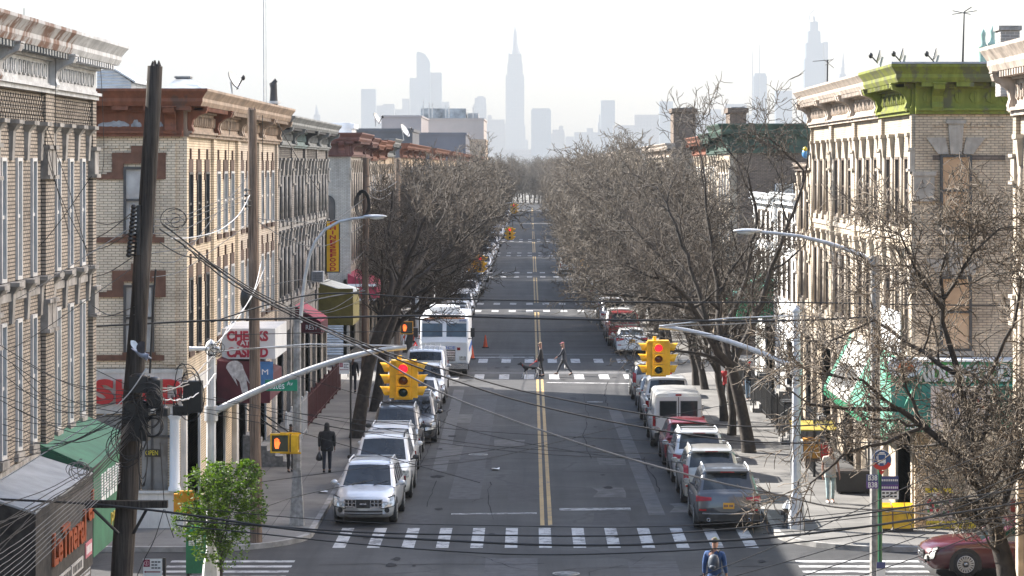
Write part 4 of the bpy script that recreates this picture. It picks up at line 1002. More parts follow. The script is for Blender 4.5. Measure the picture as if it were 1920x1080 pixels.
# right line, rears towards us
xr=5.6
place(car('gunmetal crossover with yellow plate at the near end of the right line','suv',DGREY,H=1.7,W=1.9,clad=True,rails=True,k=7,group=G2),5.75,82.6,'away')
place(car('champagne crossover with tall red lamps second in the right line','suv',SILV2,H=1.68,W=1.86,spare='tall',rails=True,group=G2),5.68,88.6,'away')
place(car('silver tall wagon with roof rails third in the right line','suv',SILV,H=1.72,rails='bars',group=G2),5.64,94.2,'away')
place(car('dark red hatchback squeezed in front of the white cargo van','suv',REDP,H=1.55,L=4.3,belt=1.0,group=G2),5.6,99.6,'away')
place(car('old white cargo van with two square back windows','van',WPAINT2,cargo=True,cat='van',name='parked_van'),5.55,106.4,'away')
place(car('white pickup truck with wide rear cab window ahead of the cargo van','pickup',WPAINT,cat='pickup truck',name='pickup_truck',H=1.95),5.6,114,'away')
place(car('black sedan between the white pickup and the silver hatchback','sedan',BLK_P,group=G2),5.55,121,'away')
place(car('champagne crossover behind the right traffic signal, last before the far crosswalk','suv',SILV2,H=1.66,spare='tall',group=G2),5.5,127.,'away')
place(car('white coupe with sloping rear window just past the far crosswalk','sedan',WPAINT,tail=2.0,deck=1.0,H=1.41,group=G2),5.7,157.3,'away')
place(car('red pickup truck with dark bed behind the white coupe','pickup',REDP2,cat='pickup truck',name='pickup_truck',H=1.95),5.55,164.5,'away')
place(car('white boxy off-roader beyond the red pickup truck','suv',WPAINT,H=1.85,L=4.8,group=G2),5.45,171,'away')
# maroon saloon turning in from the right
mc=car('maroon sedan nosing in from the right along the cross street','sedan',MAROON,k=9,plate=False,cat='car',r=.34,H=1.45,L=4.8); mc.location=(12.55,72.2,0); mc.rotation_euler.z=R(-90)
mc['label']='maroon sedan nosing in from the right edge along the cross street'
# far cars, copies of a few kinds
fk=[car('distant pale car parked under the left trees','suv',WPAINT,H=1.68,group='distant cars parked on the left'),car('distant dark car parked under the left trees','sedan',GREYP,group='distant cars parked on the left'),car('distant black car parked under the left trees','suv',BLK_P,H=1.74,group='distant cars parked on the left')]
random.seed(5); ys=[]
for (a,b) in ((176,199),(216,260),(277,322),(339,384),(401,446),(463,507),(524,568)):
    y=a
    while y<b: ys.append(y); y+=random.uniform(5.6,6.4)
seq=[2,0,1,0,0,1,2,0,1]
for i,y in enumerate(ys):
    k=seq[i%9]; o=fk[k]
    if o.location.y==0: place(o,-4.8+random.uniform(-.1,.1),y,'cam')
    else: dup(o,(-4.8+random.uniform(-.12,.12),y,0),R(random.uniform(-1,1)))
fr_=[car('distant pale car parked under the right trees','suv',SILV,H=1.68,group='distant cars parked on the right'),car('distant dark car parked under the right trees','suv',GREYP,H=1.7,group='distant cars parked on the right')]
for i,y in enumerate([y for y in ys if y>176]):
    o=fr_[(i*7//3)%2]
    if o.location.y==0: place(o,5.5,y,'away')
    else: dup(o,(5.55+random.uniform(-.12,.12),y,0),math.pi+R(random.uniform(-1,1)))
place(car('pale delivery van far up the avenue half hidden by branches','van',WPAINT2,L=6,H=2.6,W=2.2,cargo=True,cat='van',name='delivery_van'),3.9,268,'away')
# ---- police box truck
def police():
    t=thing('police_truck','white box shaped police truck parked past the cones on the left','truck',(-4.3,142.5,0))
    X,Y0=-4.3,138.9; w=1.22
    m=MB(); sec=[(Y0+.0,.62,2.0,.97),(Y0+.05,.55,2.12,1.)]
    rows=[]
    for (y,zb,zt,f) in ((Y0,.72,1.72,.95),(Y0+.06,.62,1.8,1.),(Y0+.16,.6,1.95,1.),(Y0+.55,.6,2.9,1.),(Y0+.75,.6,3.02,1.),(Y0+7.2,.6,3.05,1.)):
        hx=w*f; half=[(0,zb),(hx*.96,zb),(hx,zb+.06),(hx,zt-.12),(hx*.95,zt),(0,zt+.04)]
        rows.append([(X-x,y,z) for x,z in half[::-1]]+[(X+x,y,z) for x,z in half[1:]])
    m.grid(rows,0,False)
    for r in (rows[0],rows[-1]): m.add(r,[tuple(range(len(r)))])
    b=m.build('body',WHITE,t)
    for s in (-1,1):
        m=MB(); xa,xb=sorted((X+s*.04,X+s*1.1))
        def gp(x,z,o=-.015): return (x,Y0+.16+.39*(z-1.95)/.95+o,z)
        m.hexa([gp(xa,2.0),gp(xb,2.0),gp(xb,2.66),gp(xa,2.66)],[gp(xa,2.0,.04),gp(xb,2.0,.04),gp(xb,2.66,.04),gp(xa,2.66,.04)]); m.build('windshield',GLASS('truck_glass',(.05,.075,.085),.06,.8,.4),t)
        m=MB(); xa,xb=sorted((X+s*.75,X+s*1.08)); m.box(xa,xb,Y0-.03,Y0+.04,.84,1.04); m.build('headlight',HEADL,t)
        m=MB(); m.box(X+s*.72-.08,X+s*.72+.08,Y0-.03,Y0+.04,1.34,1.48); m.build('warning_light',TAILL,t)
        m=MB(); m.tube([(X+s*1.2,Y0+.2,1.9),(X+s*1.42,Y0+.05,1.95),(X+s*1.42,Y0+.05,2.4)],.025,5); m.box(X+s*1.42-.1,X+s*1.42+.1,Y0+.0,Y0+.07,2.0,2.45); m.build('wing_mirror',TRIM,t)
        for y in (Y0+1.2,Y0+5.4): wheel(X+s*1.0,y,.44,.26,t,s,4)
        m=MB(); xa,xb=sorted((X+s*w,X+s*(w+.012))); m.box(xa,xb,Y0+.8,Y0+7,1.2,1.42); m.build('stripe',M('police_blue',(.03,.12,.45),.4),t)
        m=MB(); xa,xb=sorted((X+s*.72,X+s*1.1)); m.box(xa,xb,Y0+.41,Y0+.47,2.74,2.86); m.build('name_panel',WHITE,t)
        text('lettering','NYPD',.16,M('police_blue',(.03,.12,.45),.4),lambda x,y,z,s=s:(X+s*.92+x,Y0+.40-z,2.8+y),t,.01,width=.34)
    m=MB(); m.box(X-.55,X+.55,Y0-.02,Y0+.05,.8,1.36,0)
    for i in range(6): m.box(X-.54,X+.54,Y0-.04,Y0-.02,.84+i*.085,.84+i*.085+.045,1)
    m.box(X-.025,X+.025,Y0-.05,Y0-.04,.8,1.36,1); m.build('grille',[TRIM,CHROME],t)
    text('lettering','POLICE',.2,M('police_blue',(.03,.12,.45),.4),lambda x,y,z:(X+x,Y0-.012-z,1.46+y),t,.012,width=1.1)
    m=MB(); m.box(X-1.2,X+1.2,Y0-.22,Y0-.02,.42,.66); m.box(X+.1,X+.75,Y0-.25,Y0-.22,.46,.62); m.build('front_bumper',CHROME,t)
    m=MB(); m.box(X-.16,X+.16,Y0-.24,Y0-.22,.48,.62); m.build('licence_plate',WHITE,t)
    m=MB(); m.box(X-.8,X+.8,Y0+.5,Y0+.75,2.99,3.1); m.box(X-.7,X+.7,Y0+2,Y0+3.4,3.06,3.4); m.box(X-.9,X+.4,Y0+4.2,Y0+5.6,3.08,3.36); m.build('roof_box',GALV_L,t)
    m=MB(); m.tube([(X-1,Y0+.45,2.92),(X+1,Y0+.45,2.92)],.03,6)
    for i in range(5): m.box(X-.25+i*.1,X-.2+i*.1,Y0+.6,Y0+.64,3.05,3.12)
    m.build('marker_lights',LAMP_AMB,t)
    m=MB(); m.box(X-1.1,X+1.1,Y0+.1,Y0+7,.3,.6); m.build('chassis',TRIM,t)
police()
CONE=M('orange_cone',(.62,.08,.02),.5,var=.15,scale=6); CBAND=M('cone_reflective_band',(.6,.6,.6),.4)
def cone(u,v,label):
    Y=H*F/(v-VY); x=(u-UX)*Y/F
    t=thing('traffic_cone',label,'traffic cone',(x,Y,0))
    m=MB(); m.lathe([(.14,.04),(.025,.74)],(x,Y,0),14); m.build('cone',CONE,t)
    m=MB(); m.lathe([(.113,.2),(.085,.36)],(x,Y,.002),14); m.lathe([(.068,.46),(.05,.58)],(x,Y,.002),14); m.build('reflective_bands',CBAND,t)
    m=MB(); m.box(x-.2,x+.2,Y-.2,Y+.2,0,.05); m.build('base',RUBBER,t)
cone(885,673,'orange traffic cone nearest the front corner of the police truck'); cone(910,652,'orange traffic cone alone on the road right of the police truck')
# folded road-works barrier with red stripes by the truck
def barrier(u,v,label,w):
    Y=H*F/(v-VY); x=(u-UX)*Y/F; t=thing('road_barrier',label,'barrier',(x,Y,.0))
    m=MB(); 
    for s in (-1,1): m.tube([(x+s*w*.4,Y-.3,0),(x+s*w*.4,Y,1.0),(x+s*w*.4,Y+.3,0)],.03,5)
    m.build('legs',WHITE,t)
    m=MB(); m.box(x-w/2,x+w/2,Y-.07,Y-.03,.65,.95); b=m.build('board',WHITE,t)
    m=MB()
    for i in range(4):
        a=x-w/2+.04+i*w/4; m.add([(a,Y-.075,.65),(a+w/9,Y-.075,.65),(a+w/9+.08,Y-.075,.95),(a+.08,Y-.075,.95)],[(0,1,2,3)])
    m.build('stripes',CONE,b)
barrier(771,660,'white barrier board with red-orange stripes behind the silver cargo van',1.1)
m=MB(); p=at(779,640,143.5); m.add([(p.x-.28,p.y,.9),(p.x+.28,p.y,.9),(p.x,p.y,1.5),(p.x-.28,p.y+.02,.9),(p.x+.28,p.y+.02,.9),(p.x,p.y+.02,1.5)],[(0,1,2),(3,5,4),(0,3,4,1),(1,4,5,2),(2,5,3,0)])
wt_=thing('warning_flag','red triangular warning flag on a stand beside the police truck','warning flag',(p.x,p.y,0)); m.build('flag',M('warning_red',(.6,.02,.02),.5),wt_); m=MB(); m.tube([(p.x,p.y+.01,0),(p.x,p.y+.01,.95)],.02,5); m.build('stand',GALV,wt_)
# ------------------------------------------------------------------ poles, signals, signs, awnings, street furniture
def put(name,label,cat,x,y,z=0,group=None): return thing(name,label,cat,(x,y,z),0,group)
def ground_at(u,v): Y=H*F/(v-VY); return (u-UX)*Y/F,Y
GZ=.14
# --- wooden utility poles
def wpole(label,p_top,p_bot,r0,r1,mat,extra=None,seed=1):
    t=put('utility_pole',label,'utility pole',p_bot[0],p_bot[1],GZ)
    rr=random.Random(seed); m=MB(); a=Vector(p_bot); b=Vector(p_top); n=14; pts=[];rad=[]
    for i in range(n+1):
        k=i/n; pts.append(a.lerp(b,k)+Vector((rr.uniform(-.012,.012),rr.uniform(-.012,.012),0))); rad.append(lerp(r0,r1,k)*rr.uniform(.96,1.04))
    m.tube(pts,rad,14); 
    for k in range(5): c=b+Vector((rr.uniform(-.08,.08),rr.uniform(-.08,.08),.0)); m.tube([c,c+Vector((0,0,rr.uniform(.04,.12)))],[.05,.01],5)
    m.build('pole',mat,t)
    if extra: extra(t)
    return t
PT,PB=at(291,124,52),at(228,1080,52); PB=PT+(PB-PT)*((PT.z-GZ)/(PT.z-PB.z))
def big(t):
    m=MB(); a,b=at(160,946,51.6),at(314,950,51.6); m.box(a.x,b.x,51.55,51.72,a.z-.06,a.z+.07); m.build('crossarm',WOOD_D,t)
    m=MB()
    for s,u0,u1 in ((-1,175,222),(1,275,250)): m.tube([at(u0,955,51.5),at(u1,1000,51.7)],.03,5)
    m.build('arm_brace',IRON,t)
    m=MB()
    for i in range(13):
        v=388+i*7.5; p=at(251-i*.8,v,51.75); m.ball(p,(.055,.05,.05),8,6); m.tube([p,at(262-i*.6,v,51.9)],.02,5)
    m.build('insulators',BLACK,t)
    m=MB(); m.box(at(257,390,51.8).x,at(263,390,51.8).x,51.75,51.85,at(0,478,51.8).z,at(0,385,51.8).z); m.build('insulator_rack',IRON,t)
    rr=random.Random(3)
    for (u,v,w,h,nm) in ((262,720,34,30,'terminal_box'),(258,790,44,70,'terminal_box'),(290,738,26,52,'splice_case'),(306,772,22,14,'splice_case')):
        m=MB(); p=at(u,v,51.6); m.box(p.x-w*.005,p.x+w*.005,51.4,51.75,p.z-h*.005,p.z+h*.005); m.ball((p.x,51.55,p.z+h*.005),(w*.005,.15,.06),8,6); m.build(nm,BLACK,t)
    m=MB(); m.tube([at(292,505,51.7),at(286,600,51.7),at(281,700,51.7)],.02,5); m.build('ground_wire',WIRE,t)
wpole('tall weathered utility pole leaning right in front of the grey brick house',PT,PB,.235,.135,WOOD_D,big,2)
def p2(t):
    m=MB(); p0=at(465,352,76.6); 
    for i in range(4): p=at(461,356+i*10,76.6); m.ball(p,(.05,.05,.05),8,6); m.tube([p,at(470,356+i*10,76.8)],.02,5)
    m.build('insulators',BLACK,t)
    m=MB(); p=at(461,560,76.6); m.ball((p.x,p.y,p.z),(.16,.14,.32),12,8); m.build('cable_can',BLACK,t)
x,y=ground_at(481,1026)
wpole('straight brown utility pole on the left corner behind the small green tree',at(472,206,y),(x,y,GZ),.17,.125,WOOD_B,p2,4)
def p3(t):
    m=MB()
    for k in range(7):
        c=at(680,372,119.6); pts=[(c.x+(.22+.02*k)*math.cos(a*math.pi/8),c.y-.02*k,c.z-.25+(.5+.02*k)*math.sin(a*math.pi/8)) for a in range(17)]; m.tube(pts,.02,4,cap=False)
    m.build('cable_coil',WIRE,t)
x,y=ground_at(686,785)
wpole('grey wooden utility pole with a hanging cable coil beside the bare left trees',at(686,296,120),(-7.15,120,GZ),.17,.13,WOOD_B,p3,5)
wpole('pale utility pole further off rising from the bare left trees',at(746,300,150),(-7.2,150,GZ),.17,.13,WOOD_B,None,6)
# --- traffic signals
LENS_R=M('lit_red_lens',(.7,.02,.05),.3,emit=(1.,.012,.035),es=.42); LENS_A=M('unlit_amber_lens',(.11,.035,.012),.2); LENS_G=M('unlit_green_lens',(.012,.04,.04),.2)
HAND=M('lit_hand',(.9,.2,.05),.4,emit=(1.,.13,.02),es=.55)
def head(t,c,face,w=.3,h=.95,lit=0):
    """one three-lens head; face is (dx,dy)"""
    fx,fy=face; sx_,sy_=-fy,fx
    def mp(a,b,z): return (c[0]+sx_*a+fx*b,c[1]+sy_*a+fy*b,c[2]+z)
    m=MB(); 
    for i in range(3): z0=-h/2+i*h/3; m.box(-w/2,w/2,-.1,.1,z0+.006,z0+h/3-.006,0,mp)
    m.box(-w/2-.02,-w/2,-.08,.1,-h/2,h/2,0,mp); m.box(w/2,w/2+.02,-.08,.1,-h/2,h/2,0,mp)
    hd=m.build('signal_head',SIG_Y,t)
    for i,mat in enumerate((LENS_G,LENS_A,LENS_R if lit else LENS_A)):
        z=-h/2+h/6+i*h/3; r=.108
        l=MB(); l.add([mp(0,.125,z)]+[mp(r*math.cos(k*math.pi/8),.105,z+r*math.sin(k*math.pi/8)) for k in range(16)],[(0,1+k,1+(k+1)%16) for k in range(16)]); l.build('lens',mat,hd)
        v=MB(); a0,a1=-.25*math.pi,1.25*math.pi; rows=[]
        for rr,bb in ((r+.012,.1),(r+.02,.34)):
            rows.append([mp(rr*math.cos(a0+(a1-a0)*k/14),bb-(.12*abs(k-7)/7 if bb>.2 else 0),z+rr*math.sin(a0+(a1-a0)*k/14)) for k in range(15)])
        v.grid(rows); rows2=[[mp(rr*math.cos(a0+(a1-a0)*k/14),bb-(.12*abs(k-7)/7 if bb>.2 else 0),z+rr*math.sin(a0+(a1-a0)*k/14)) for k in range(15)] for rr,bb in ((r,.1),(r+.008,.34))]
        v.grid(rows2); v.grid([rows[1],rows2[1]]); v.build('visor',SIG_Y,hd)
def signal3(label,c,name='traffic_signal',group=None,lit=1,h=.95):
    t=put(name,label,'traffic signal',c[0],c[1],c[2],group)
    head(t,(c[0],c[1]-.14,c[2]),(0,-1),lit=1,h=h)
    head(t,(c[0]-.24,c[1]+.06,c[2]),(-1,0),lit=0,h=h); head(t,(c[0]+.24,c[1]+.06,c[2]),(1,0),lit=0,h=h)
    m=MB(); m.box(c[0]-.3,c[0]+.3,c[1]-.2,c[1]+.2,c[2]+h/2,c[2]+h/2+.05); m.box(c[0]-.22,c[0]+.22,c[1]-.15,c[1]+.15,c[2]-h/2-.04,c[2]-h/2); m.tube([(c[0]-.1,c[1],c[2]+h/2+.05),(c[0]-.1,c[1],c[2]+h/2+.16)],.05,8); m.build('mounting_plate',SIG_Y,t)
    return t
def sigpole(label,x,y,top,arm0,arm1,r=.125,lean=0,base=True,seg=14):
    t=put('signal_pole',label,'signal pole',x,y,GZ)
    m=MB(); m.tube([(x,y,GZ),(x,y,1.0),(x,y,top)],[r*1.15,r,r*.85],8,sm=False); m.lathe([(r*1.0,top),(r*1.15,top+.04),(r*.9,top+.12),(.02,top+.2)],(x,y,0),10); m.build('pole',GALV_L,t)
    if base:
        m=MB(); m.lathe([(.24,GZ),(.24,.5),(.2,.95),(.14,1.25)],(x,y,0),8,sm=False); m.build('base',GALV_L,t)
    a=Vector(arm0); b=Vector(arm1); m=MB(); pts=[]
    for i in range(11):
        k=i/10; p=a.lerp(b,k); p.z=a.z+(b.z-a.z)*(1-(1-k)**1.55); pts.append(p)
    m.tube(pts,[lerp(.085,.06,i/10) for i in range(11)],10); m.build('mast_arm',GALV_L,t)
    m=MB(); m.lathe([(r*1.3,arm0[2]-.18),(r*1.3,arm0[2]+.18)],(x,y,0),10); m.build('arm_clamp',GALV,t)
    m=MB(); m.tube([(x,y,top-.1),(lerp(x,b.x,.5),y,lerp(top-.05,b.z,.6)+.1),b+Vector((0,0,.03))],.018,5); m.build('guy_wire',GALV,t)
    return t
yl=67.; a0=at(405,775,yl); a1=at(762,651,yl); xx=at(396,0,yl).x
t=sigpole('pale steel signal pole with mast arm at the left kerb behind the small green tree',xx,yl,at(0,652,yl).z,(xx,yl,a0.z),a1)
m=MB(); p=at(355,654,yl-.1); q=at(412,654,yl-.1); m.tube([p,q],.05,8); m.tube([p+Vector((.04,0,0)),p+Vector((0,0,-.0))],[.06,.06],8); m.build('sensor_tube',WHITE,t)
signal3('yellow three way traffic signal with red lit hanging from the left mast arm',at(757,712,yl),h=.86)
m=MB(); 
x,yr_=ground_at(1493,1000); a0=at(1490,690,yr_); a1=at(1236,613,yr_)
sigpole('pale steel signal pole with mast arm beside the hydrant on the right corner',x,yr_,at(0,585,yr_).z,(x,yr_,a0.z),a1,.135)
signal3('yellow three way traffic signal with red lit hanging from the right mast arm',at(1234,672,yr_))
# pedestrian signals
def pedbox(t,c,face,w=.5,lit=True,mat=SIG_Y):
    fx,fy=face; sx_,sy_=-fy,fx
    def mp(a,b,z): return (c[0]+sx_*a+fx*b,c[1]+sy_*a+fy*b,c[2]+z)
    m=MB(); m.box(-w/2,w/2,-.1,.06,-w/2,w/2,0,mp)
    for a,b_,c0,c1 in ((-w/2,w/2,-w/2,-w/2+.04),(-w/2,w/2,w/2-.04,w/2),(-w/2,-w/2+.04,-w/2+.04,w/2-.04),(w/2-.04,w/2,-w/2+.04,w/2-.04)): m.box(a,b_,.06,.1,c0,c1,0,mp)
    o=m.build('housing',mat,t)
    m=MB(); m.box(-w/2+.04,w/2-.04,.06,.066,-w/2+.04,w/2-.04,0,mp); m.build('display',M('signal_screen',(.045,.05,.03),.25),o)
    if lit:
        s=-1 if face==(0,-1) else 1; X0=-w*.17*1
        m=MB()
        def hp(pl): m.prism(pl,.068,.075,lambda p,q,d:mp(-(p)+.0,d,q))
        k=w*.9
        hp([(.17*k+x_*k,z_*k) for x_,z_ in ((-.13,-.05),(-.1,-.3),(.1,-.3),(.15,-.05),(.15,.1),(-.13,.1))])
        for i,(x0,hh) in enumerate(((-.13,.24),(-.06,.3),(.02,.31),(.09,.25))): hp([(.17*k+x0*k,.08*k),(.17*k+(x0+.055)*k,.08*k),(.17*k+(x0+.05)*k,hh*k),(.17*k+(x0+.005)*k,hh*k)])
        hp([(.17*k-.13*k,-.1*k),(.17*k-.2*k,.05*k),(.17*k-.17*k,.09*k),(.17*k-.1*k,0)])
        m.build('hand_symbol',HAND,o)
yp=80.2
t=put('pedestrian_signal','yellow pedestrian signal with lit orange hand on the left lamp post','pedestrian signal',at(535,829,yp).x,yp-.2,at(0,829,yp).z)
c=at(527,829,yp); pedbox(t,(c.x,yp-.3,c.z),(0,-1),.55)
c2=at(556,829,yp); pedbox(t,(c2.x-.02,yp-.28,c2.z),(1,0),.5,False)
m=MB(); m.box(c.x,c2.x+.15,yp-.32,yp-.26,c.z+.26,c.z+.31); m.box(c.x,c2.x+.15,yp-.32,yp-.26,c.z-.31,c.z-.26); m.build('bracket',SIG_Y,t)
t=put('pedestrian_signal','amber pedestrian signal box seen from behind beside the small green tree','pedestrian signal',at(345,942,66.6).x,66.6,at(0,942,66.6).z)
c=at(344,944,66.7); pedbox(t,(c.x,66.75,c.z),(0,1),.46,False,AMBER_BOX); m=MB(); m.tube([(c.x,66.75,c.z+.1),(xx,67,c.z+.1)],.03,6); m.box(c.x-.1,c.x+.25,66.68,66.8,c.z+.22,c.z+.3); m.build('bracket',AMBER_BOX,t)
# far signals
for (u,v,Y,lab) in ((900,495,203,'yellow traffic signal with red lit at the second far crossing, front of the pair'),(956,438,272,'yellow traffic signal with red lit over the third far crossing'),(964,391,333,'small yellow traffic signal farthest up the avenue'),(1100,490,203.5,'yellow traffic signal half hidden behind the right bare trees')):
    signal3(lab,at(u,v,Y),h=1.15)
c=at(884,497,203.2); t=put('traffic_signal','yellow traffic signal seen from the side, left of the pair','traffic signal',*c); head(t,c,(-1,0),h=1.15); head(t,(c.x+.1,c.y+.3,c.z),(0,1),h=1.15)
m=MB()
def arm(label,x0,Y,z0,p1):
    t=put('signal_pole',label,'signal pole',x0,Y,GZ); m=MB(); m.tube([(x0,Y,GZ),(x0,Y,z0+.8)],.12,8); m.build('pole',GALV_L,t); m=MB(); m.tube([(x0,Y,z0),(lerp(x0,p1[0],.4),Y,lerp(z0,p1[2],.75)),p1],.06,6); m.build('mast_arm',GALV_L,t)
for (Y,u,v,lab) in ((203.1,896,476,'signal pole at the second far crossing under the left trees'),(272.1,955,424,'signal pole at the third far crossing on the left kerb'),(333.1,963,380,'signal pole at the farthest signalled crossing')):
    p=at(u,v,Y); arm(lab,KL-.7,Y,p.z-.6,p)
# corner of the first far crossing, left: signal among the trunks
c=at(775,590,151.5); t=put('pedestrian_signal','amber signal with lit orange hand between the left tree trunks','pedestrian signal',c.x-.4,151.5,c.z-.6); pedbox(t,(c.x-.35,151.3,c.z-.7),(0,-1),.7,True,AMBER_BOX); m=MB(); m.tube([(c.x+.2,151.5,GZ),(c.x+.2,151.5,c.z+1)],.1,8); m.tube([(c.x+.2,151.4,c.z-.7),(c.x-.3,151.4,c.z-.7)],.03,5); m.build('pole',GALV,t)
# --- street lamps
def lamp(label,x,y,zpole,pts,r=.1,mat=CONC,base=None,head_dir=1):
    t=put('street_lamp',label,'street lamp',x,y,GZ)
    m=MB(); m.tube([(x,y,GZ),(x,y,1.2),(x,y,zpole)],[r*1.25,r*1.15,r],8,sm=False); m.build('pole',mat,t)
    if base: m=MB(); m.hexa([(x-base,y-base,GZ),(x+base,y-base,GZ),(x+base,y+base,GZ),(x-base,y+base,GZ)],[(x-base*.55,y-base*.55,1.75),(x+base*.55,y-base*.55,1.75),(x+base*.55,y+base*.55,1.75),(x-base*.55,y+base*.55,1.75)]); m.build('base',mat,t)
    m=MB(); m.tube(pts,[lerp(.06,.035,i/(len(pts)-1)) for i in range(len(pts))],8); m.build('arm',GALV,t)
    e=Vector(pts[-1]); d=(Vector(pts[-1])-Vector(pts[-2])).normalized()
    m=MB(); m.ball(e+d*.2,(.36,.12,.055),12,8); h_=m.build('lamp_head',GALV,t)
    m=MB(); m.ball(e+d*.25+Vector((0,0,-.05)),(.22,.1,.05),10,6); m.build('lens',M('lamp_glass',(.5,.5,.47),.2),h_)
    return t
yL=80.6; xL=at(557,0,yL).x
lamp('curved arm street lamp over the left pavement carrying the green street name sign',xL,yL,at(0,598,yL).z,[at(u,v,yL) for u,v in ((563,605),(567,560),(572,520),(580,480),(592,452),(610,430),(635,416),(662,410),(690,407))],.115,CONC,.21)
yR=66.; xR=at(1641,0,yR).x
lamp('street lamp on the right with a long arm reaching over the bare trees',xR,yR,at(0,480,yR).z,[at(u,v,yR) for u,v in ((1641,500),(1620,480),(1590,468),(1550,455),(1500,443),(1450,437),(1418,434))],.115,CONC)
# --- hydrant
x,y=ground_at(1477,998); t=put('fire_hydrant','black fire hydrant with silver top beside the right signal pole','fire hydrant',x,y,GZ)
m=MB(); m.lathe([(.17,GZ),(.17,GZ+.06),(.12,GZ+.08),(.12,GZ+.5),(.15,GZ+.52),(.15,GZ+.56)],(x,y,0),14)
for s in (-1,1): m.tube([(x,y,GZ+.42),(x+s*.2,y,GZ+.42)],[.06,.065],10)
m.tube([(x,y,GZ+.38),(x,y-.19,GZ+.38)],[.075,.08],10); m.build('barrel',IRON,t)
m=MB(); m.lathe([(.15,GZ+.56),(.13,GZ+.66),(.07,GZ+.73),(.03,GZ+.74),(.03,GZ+.79)],(x,y,0),14); m.build('bonnet',GALV_L,t)
# --- bus stop
x=at(1650,0,63.4).x; y=63.4; t=put('bus_stop_sign','round blue bus stop sign on a green pole with route plates','bus stop sign',x,y,GZ)
m=MB(); m.tube([(x,y,GZ),(x,y,at(0,872,y).z)],.05,10); m.build('pole',M('green_pole_paint',(.02,.11,.05),.4),t)
c=at(1653,862,y-.07); m=MB(); m.lathe([(.228,-.012),(.228,.012)],c,28,axis='y'); di=m.build('disc',M('bus_blue',(.03,.085,.24),.4),t)
m=MB(); m.lathe([(.228,-.016),(.214,-.016),(.214,.0),(.228,.0)],c,28,axis='y',cap=False); m.build('rim',WHITE,di)
m=MB(); a=[-math.pi*.87+ (math.pi*.74)*k/10 for k in range(11)]; pl=[(.238*math.cos(q),.238*math.sin(q)) for q in a]+[(.0,-.37)][:0]
pts=[(.238*math.cos(q),.238*math.sin(q)) for q in a]; inn=[(.155*math.cos(q),.155*math.sin(q)+.01) for q in a[::-1]]
for i in range(10): m.hexa([(c.x+pts[i][0],c.y-.02,c.z+pts[i][1]),(c.x+pts[i+1][0],c.y-.02,c.z+pts[i+1][1]),(c.x+inn[9-i][0],c.y-.02,c.z+inn[9-i][1]),(c.x+inn[10-i][0],c.y-.02,c.z+inn[10-i][1])],[(c.x+pts[i][0],c.y-.013,c.z+pts[i][1]),(c.x+pts[i+1][0],c.y-.013,c.z+pts[i+1][1]),(c.x+inn[9-i][0],c.y-.013,c.z+inn[9-i][1]),(c.x+inn[10-i][0],c.y-.013,c.z+inn[10-i][1])])
m.add([(c.x-.07,c.y-.02,c.z-.25),(c.x+.07,c.y-.02,c.z-.25),(c.x,c.y-.02,c.z-.35)],[(0,2,1)]); m.build('red_banner',M('bus_red',(.5,.04,.03),.4),di)
m=MB()
def bb(x0,x1,z0,z1,o=.022): m.box(c.x+x0*.92,c.x+x1*.92,c.y-o,c.y-.0125,c.z+z0*.92,c.z+z1*.92)
bb(-.1,.1,-.08,.0); bb(-.1,-.085,.0,.13); bb(.085,.1,.0,.13); bb(-.1,.1,.13,.15); bb(-.07,.07,.16,.19); bb(-.085,-.05,-.115,-.09); bb(.05,.085,-.115,-.09); bb(-.13,-.11,.03,.09)
m.build('bus_symbol',WHITE,di)
NAV=M('plate_navy',(.045,.055,.17),.4); PUR=M('plate_purple',(.1,.035,.22),.4)
def plate(u0,u1,v0,v1,mat,nm='route_plate',yy=y-.07):
    a,b=at(u0,v0,yy),at(u1,v1,yy); m=MB(); m.box(a.x,b.x,yy,yy+.02,b.z,a.z); return m.build(nm,mat,t),((a.x+b.x)/2,(a.z+b.z)/2)
pl,(cx,cz)=plate(1625,1647,890,903,NAV); text('lettering','B38',.17,WHITE,lambda p,q,z:(cx+p,y-.075-z,cz+q),pl,.004,width=.21,bold=.004)
pl,(cx2,cz2)=plate(1625,1647,903.2,916,PUR); text('lettering','B38',.17,WHITE,lambda p,q,z:(cx2+p,y-.075-z,cz2+q),pl,.004,width=.21,bold=.004)
pl,(cx3,cz3)=plate(1653,1685,893,909,NAV)
m=MB()
for i in range(9): m.box(cx3-.19+i*.042,cx3-.165+i*.042,y-.08,y-.0705,cz3-.015,cz3+.03)
m.build('lettering',WHITE,pl)
pl,(cx4,cz4)=plate(1653,1685,909.2,920,PUR)
m=MB()
for i in range(9): m.box(cx4-.19+i*.042,cx4-.165+i*.042,y-.08,y-.0705,cz4-.02,cz4+.03)
m.build('lettering',WHITE,pl)
pl,(cx5,cz5)=plate(1653,1685,920.2,936,WHITE)
m=MB()
for j in range(2):
    for i in range(4): m.box(cx5-.18+i*.09,cx5-.12+i*.09,y-.08,y-.0705,cz5-.05+j*.08,cz5-.015+j*.08)
m.build('lettering',BLACK,pl)
pl,_c=plate(1644,1660,1054,1066,NAV,'timetable_case'); plate(1644,1660,1066.2,1090,WHITE,'timetable')
# --- street name sign
a,b=at(497,712,80.3),at(551,733,80.3); t=put('street_name_sign','green street name sign reading Gates Av on the left lamp post','street sign',(a.x+b.x)/2,80.3,b.z)
m=MB(); m.box(a.x,b.x+.1,80.28,80.32,b.z,a.z); s_=m.build('panel',M('sign_green',(.0,.21,.115),.4),t)
text('lettering','Gates',.3,WHITE,lambda p,q,z:(a.x+.31+p,80.275-z,(a.z+b.z)/2+q-.01),s_,.004,width=.5); text('lettering','Av',.17,WHITE,lambda p,q,z:(a.x+.72+p,80.275-z,(a.z+b.z)/2+q+.05),s_,.004,width=.17)
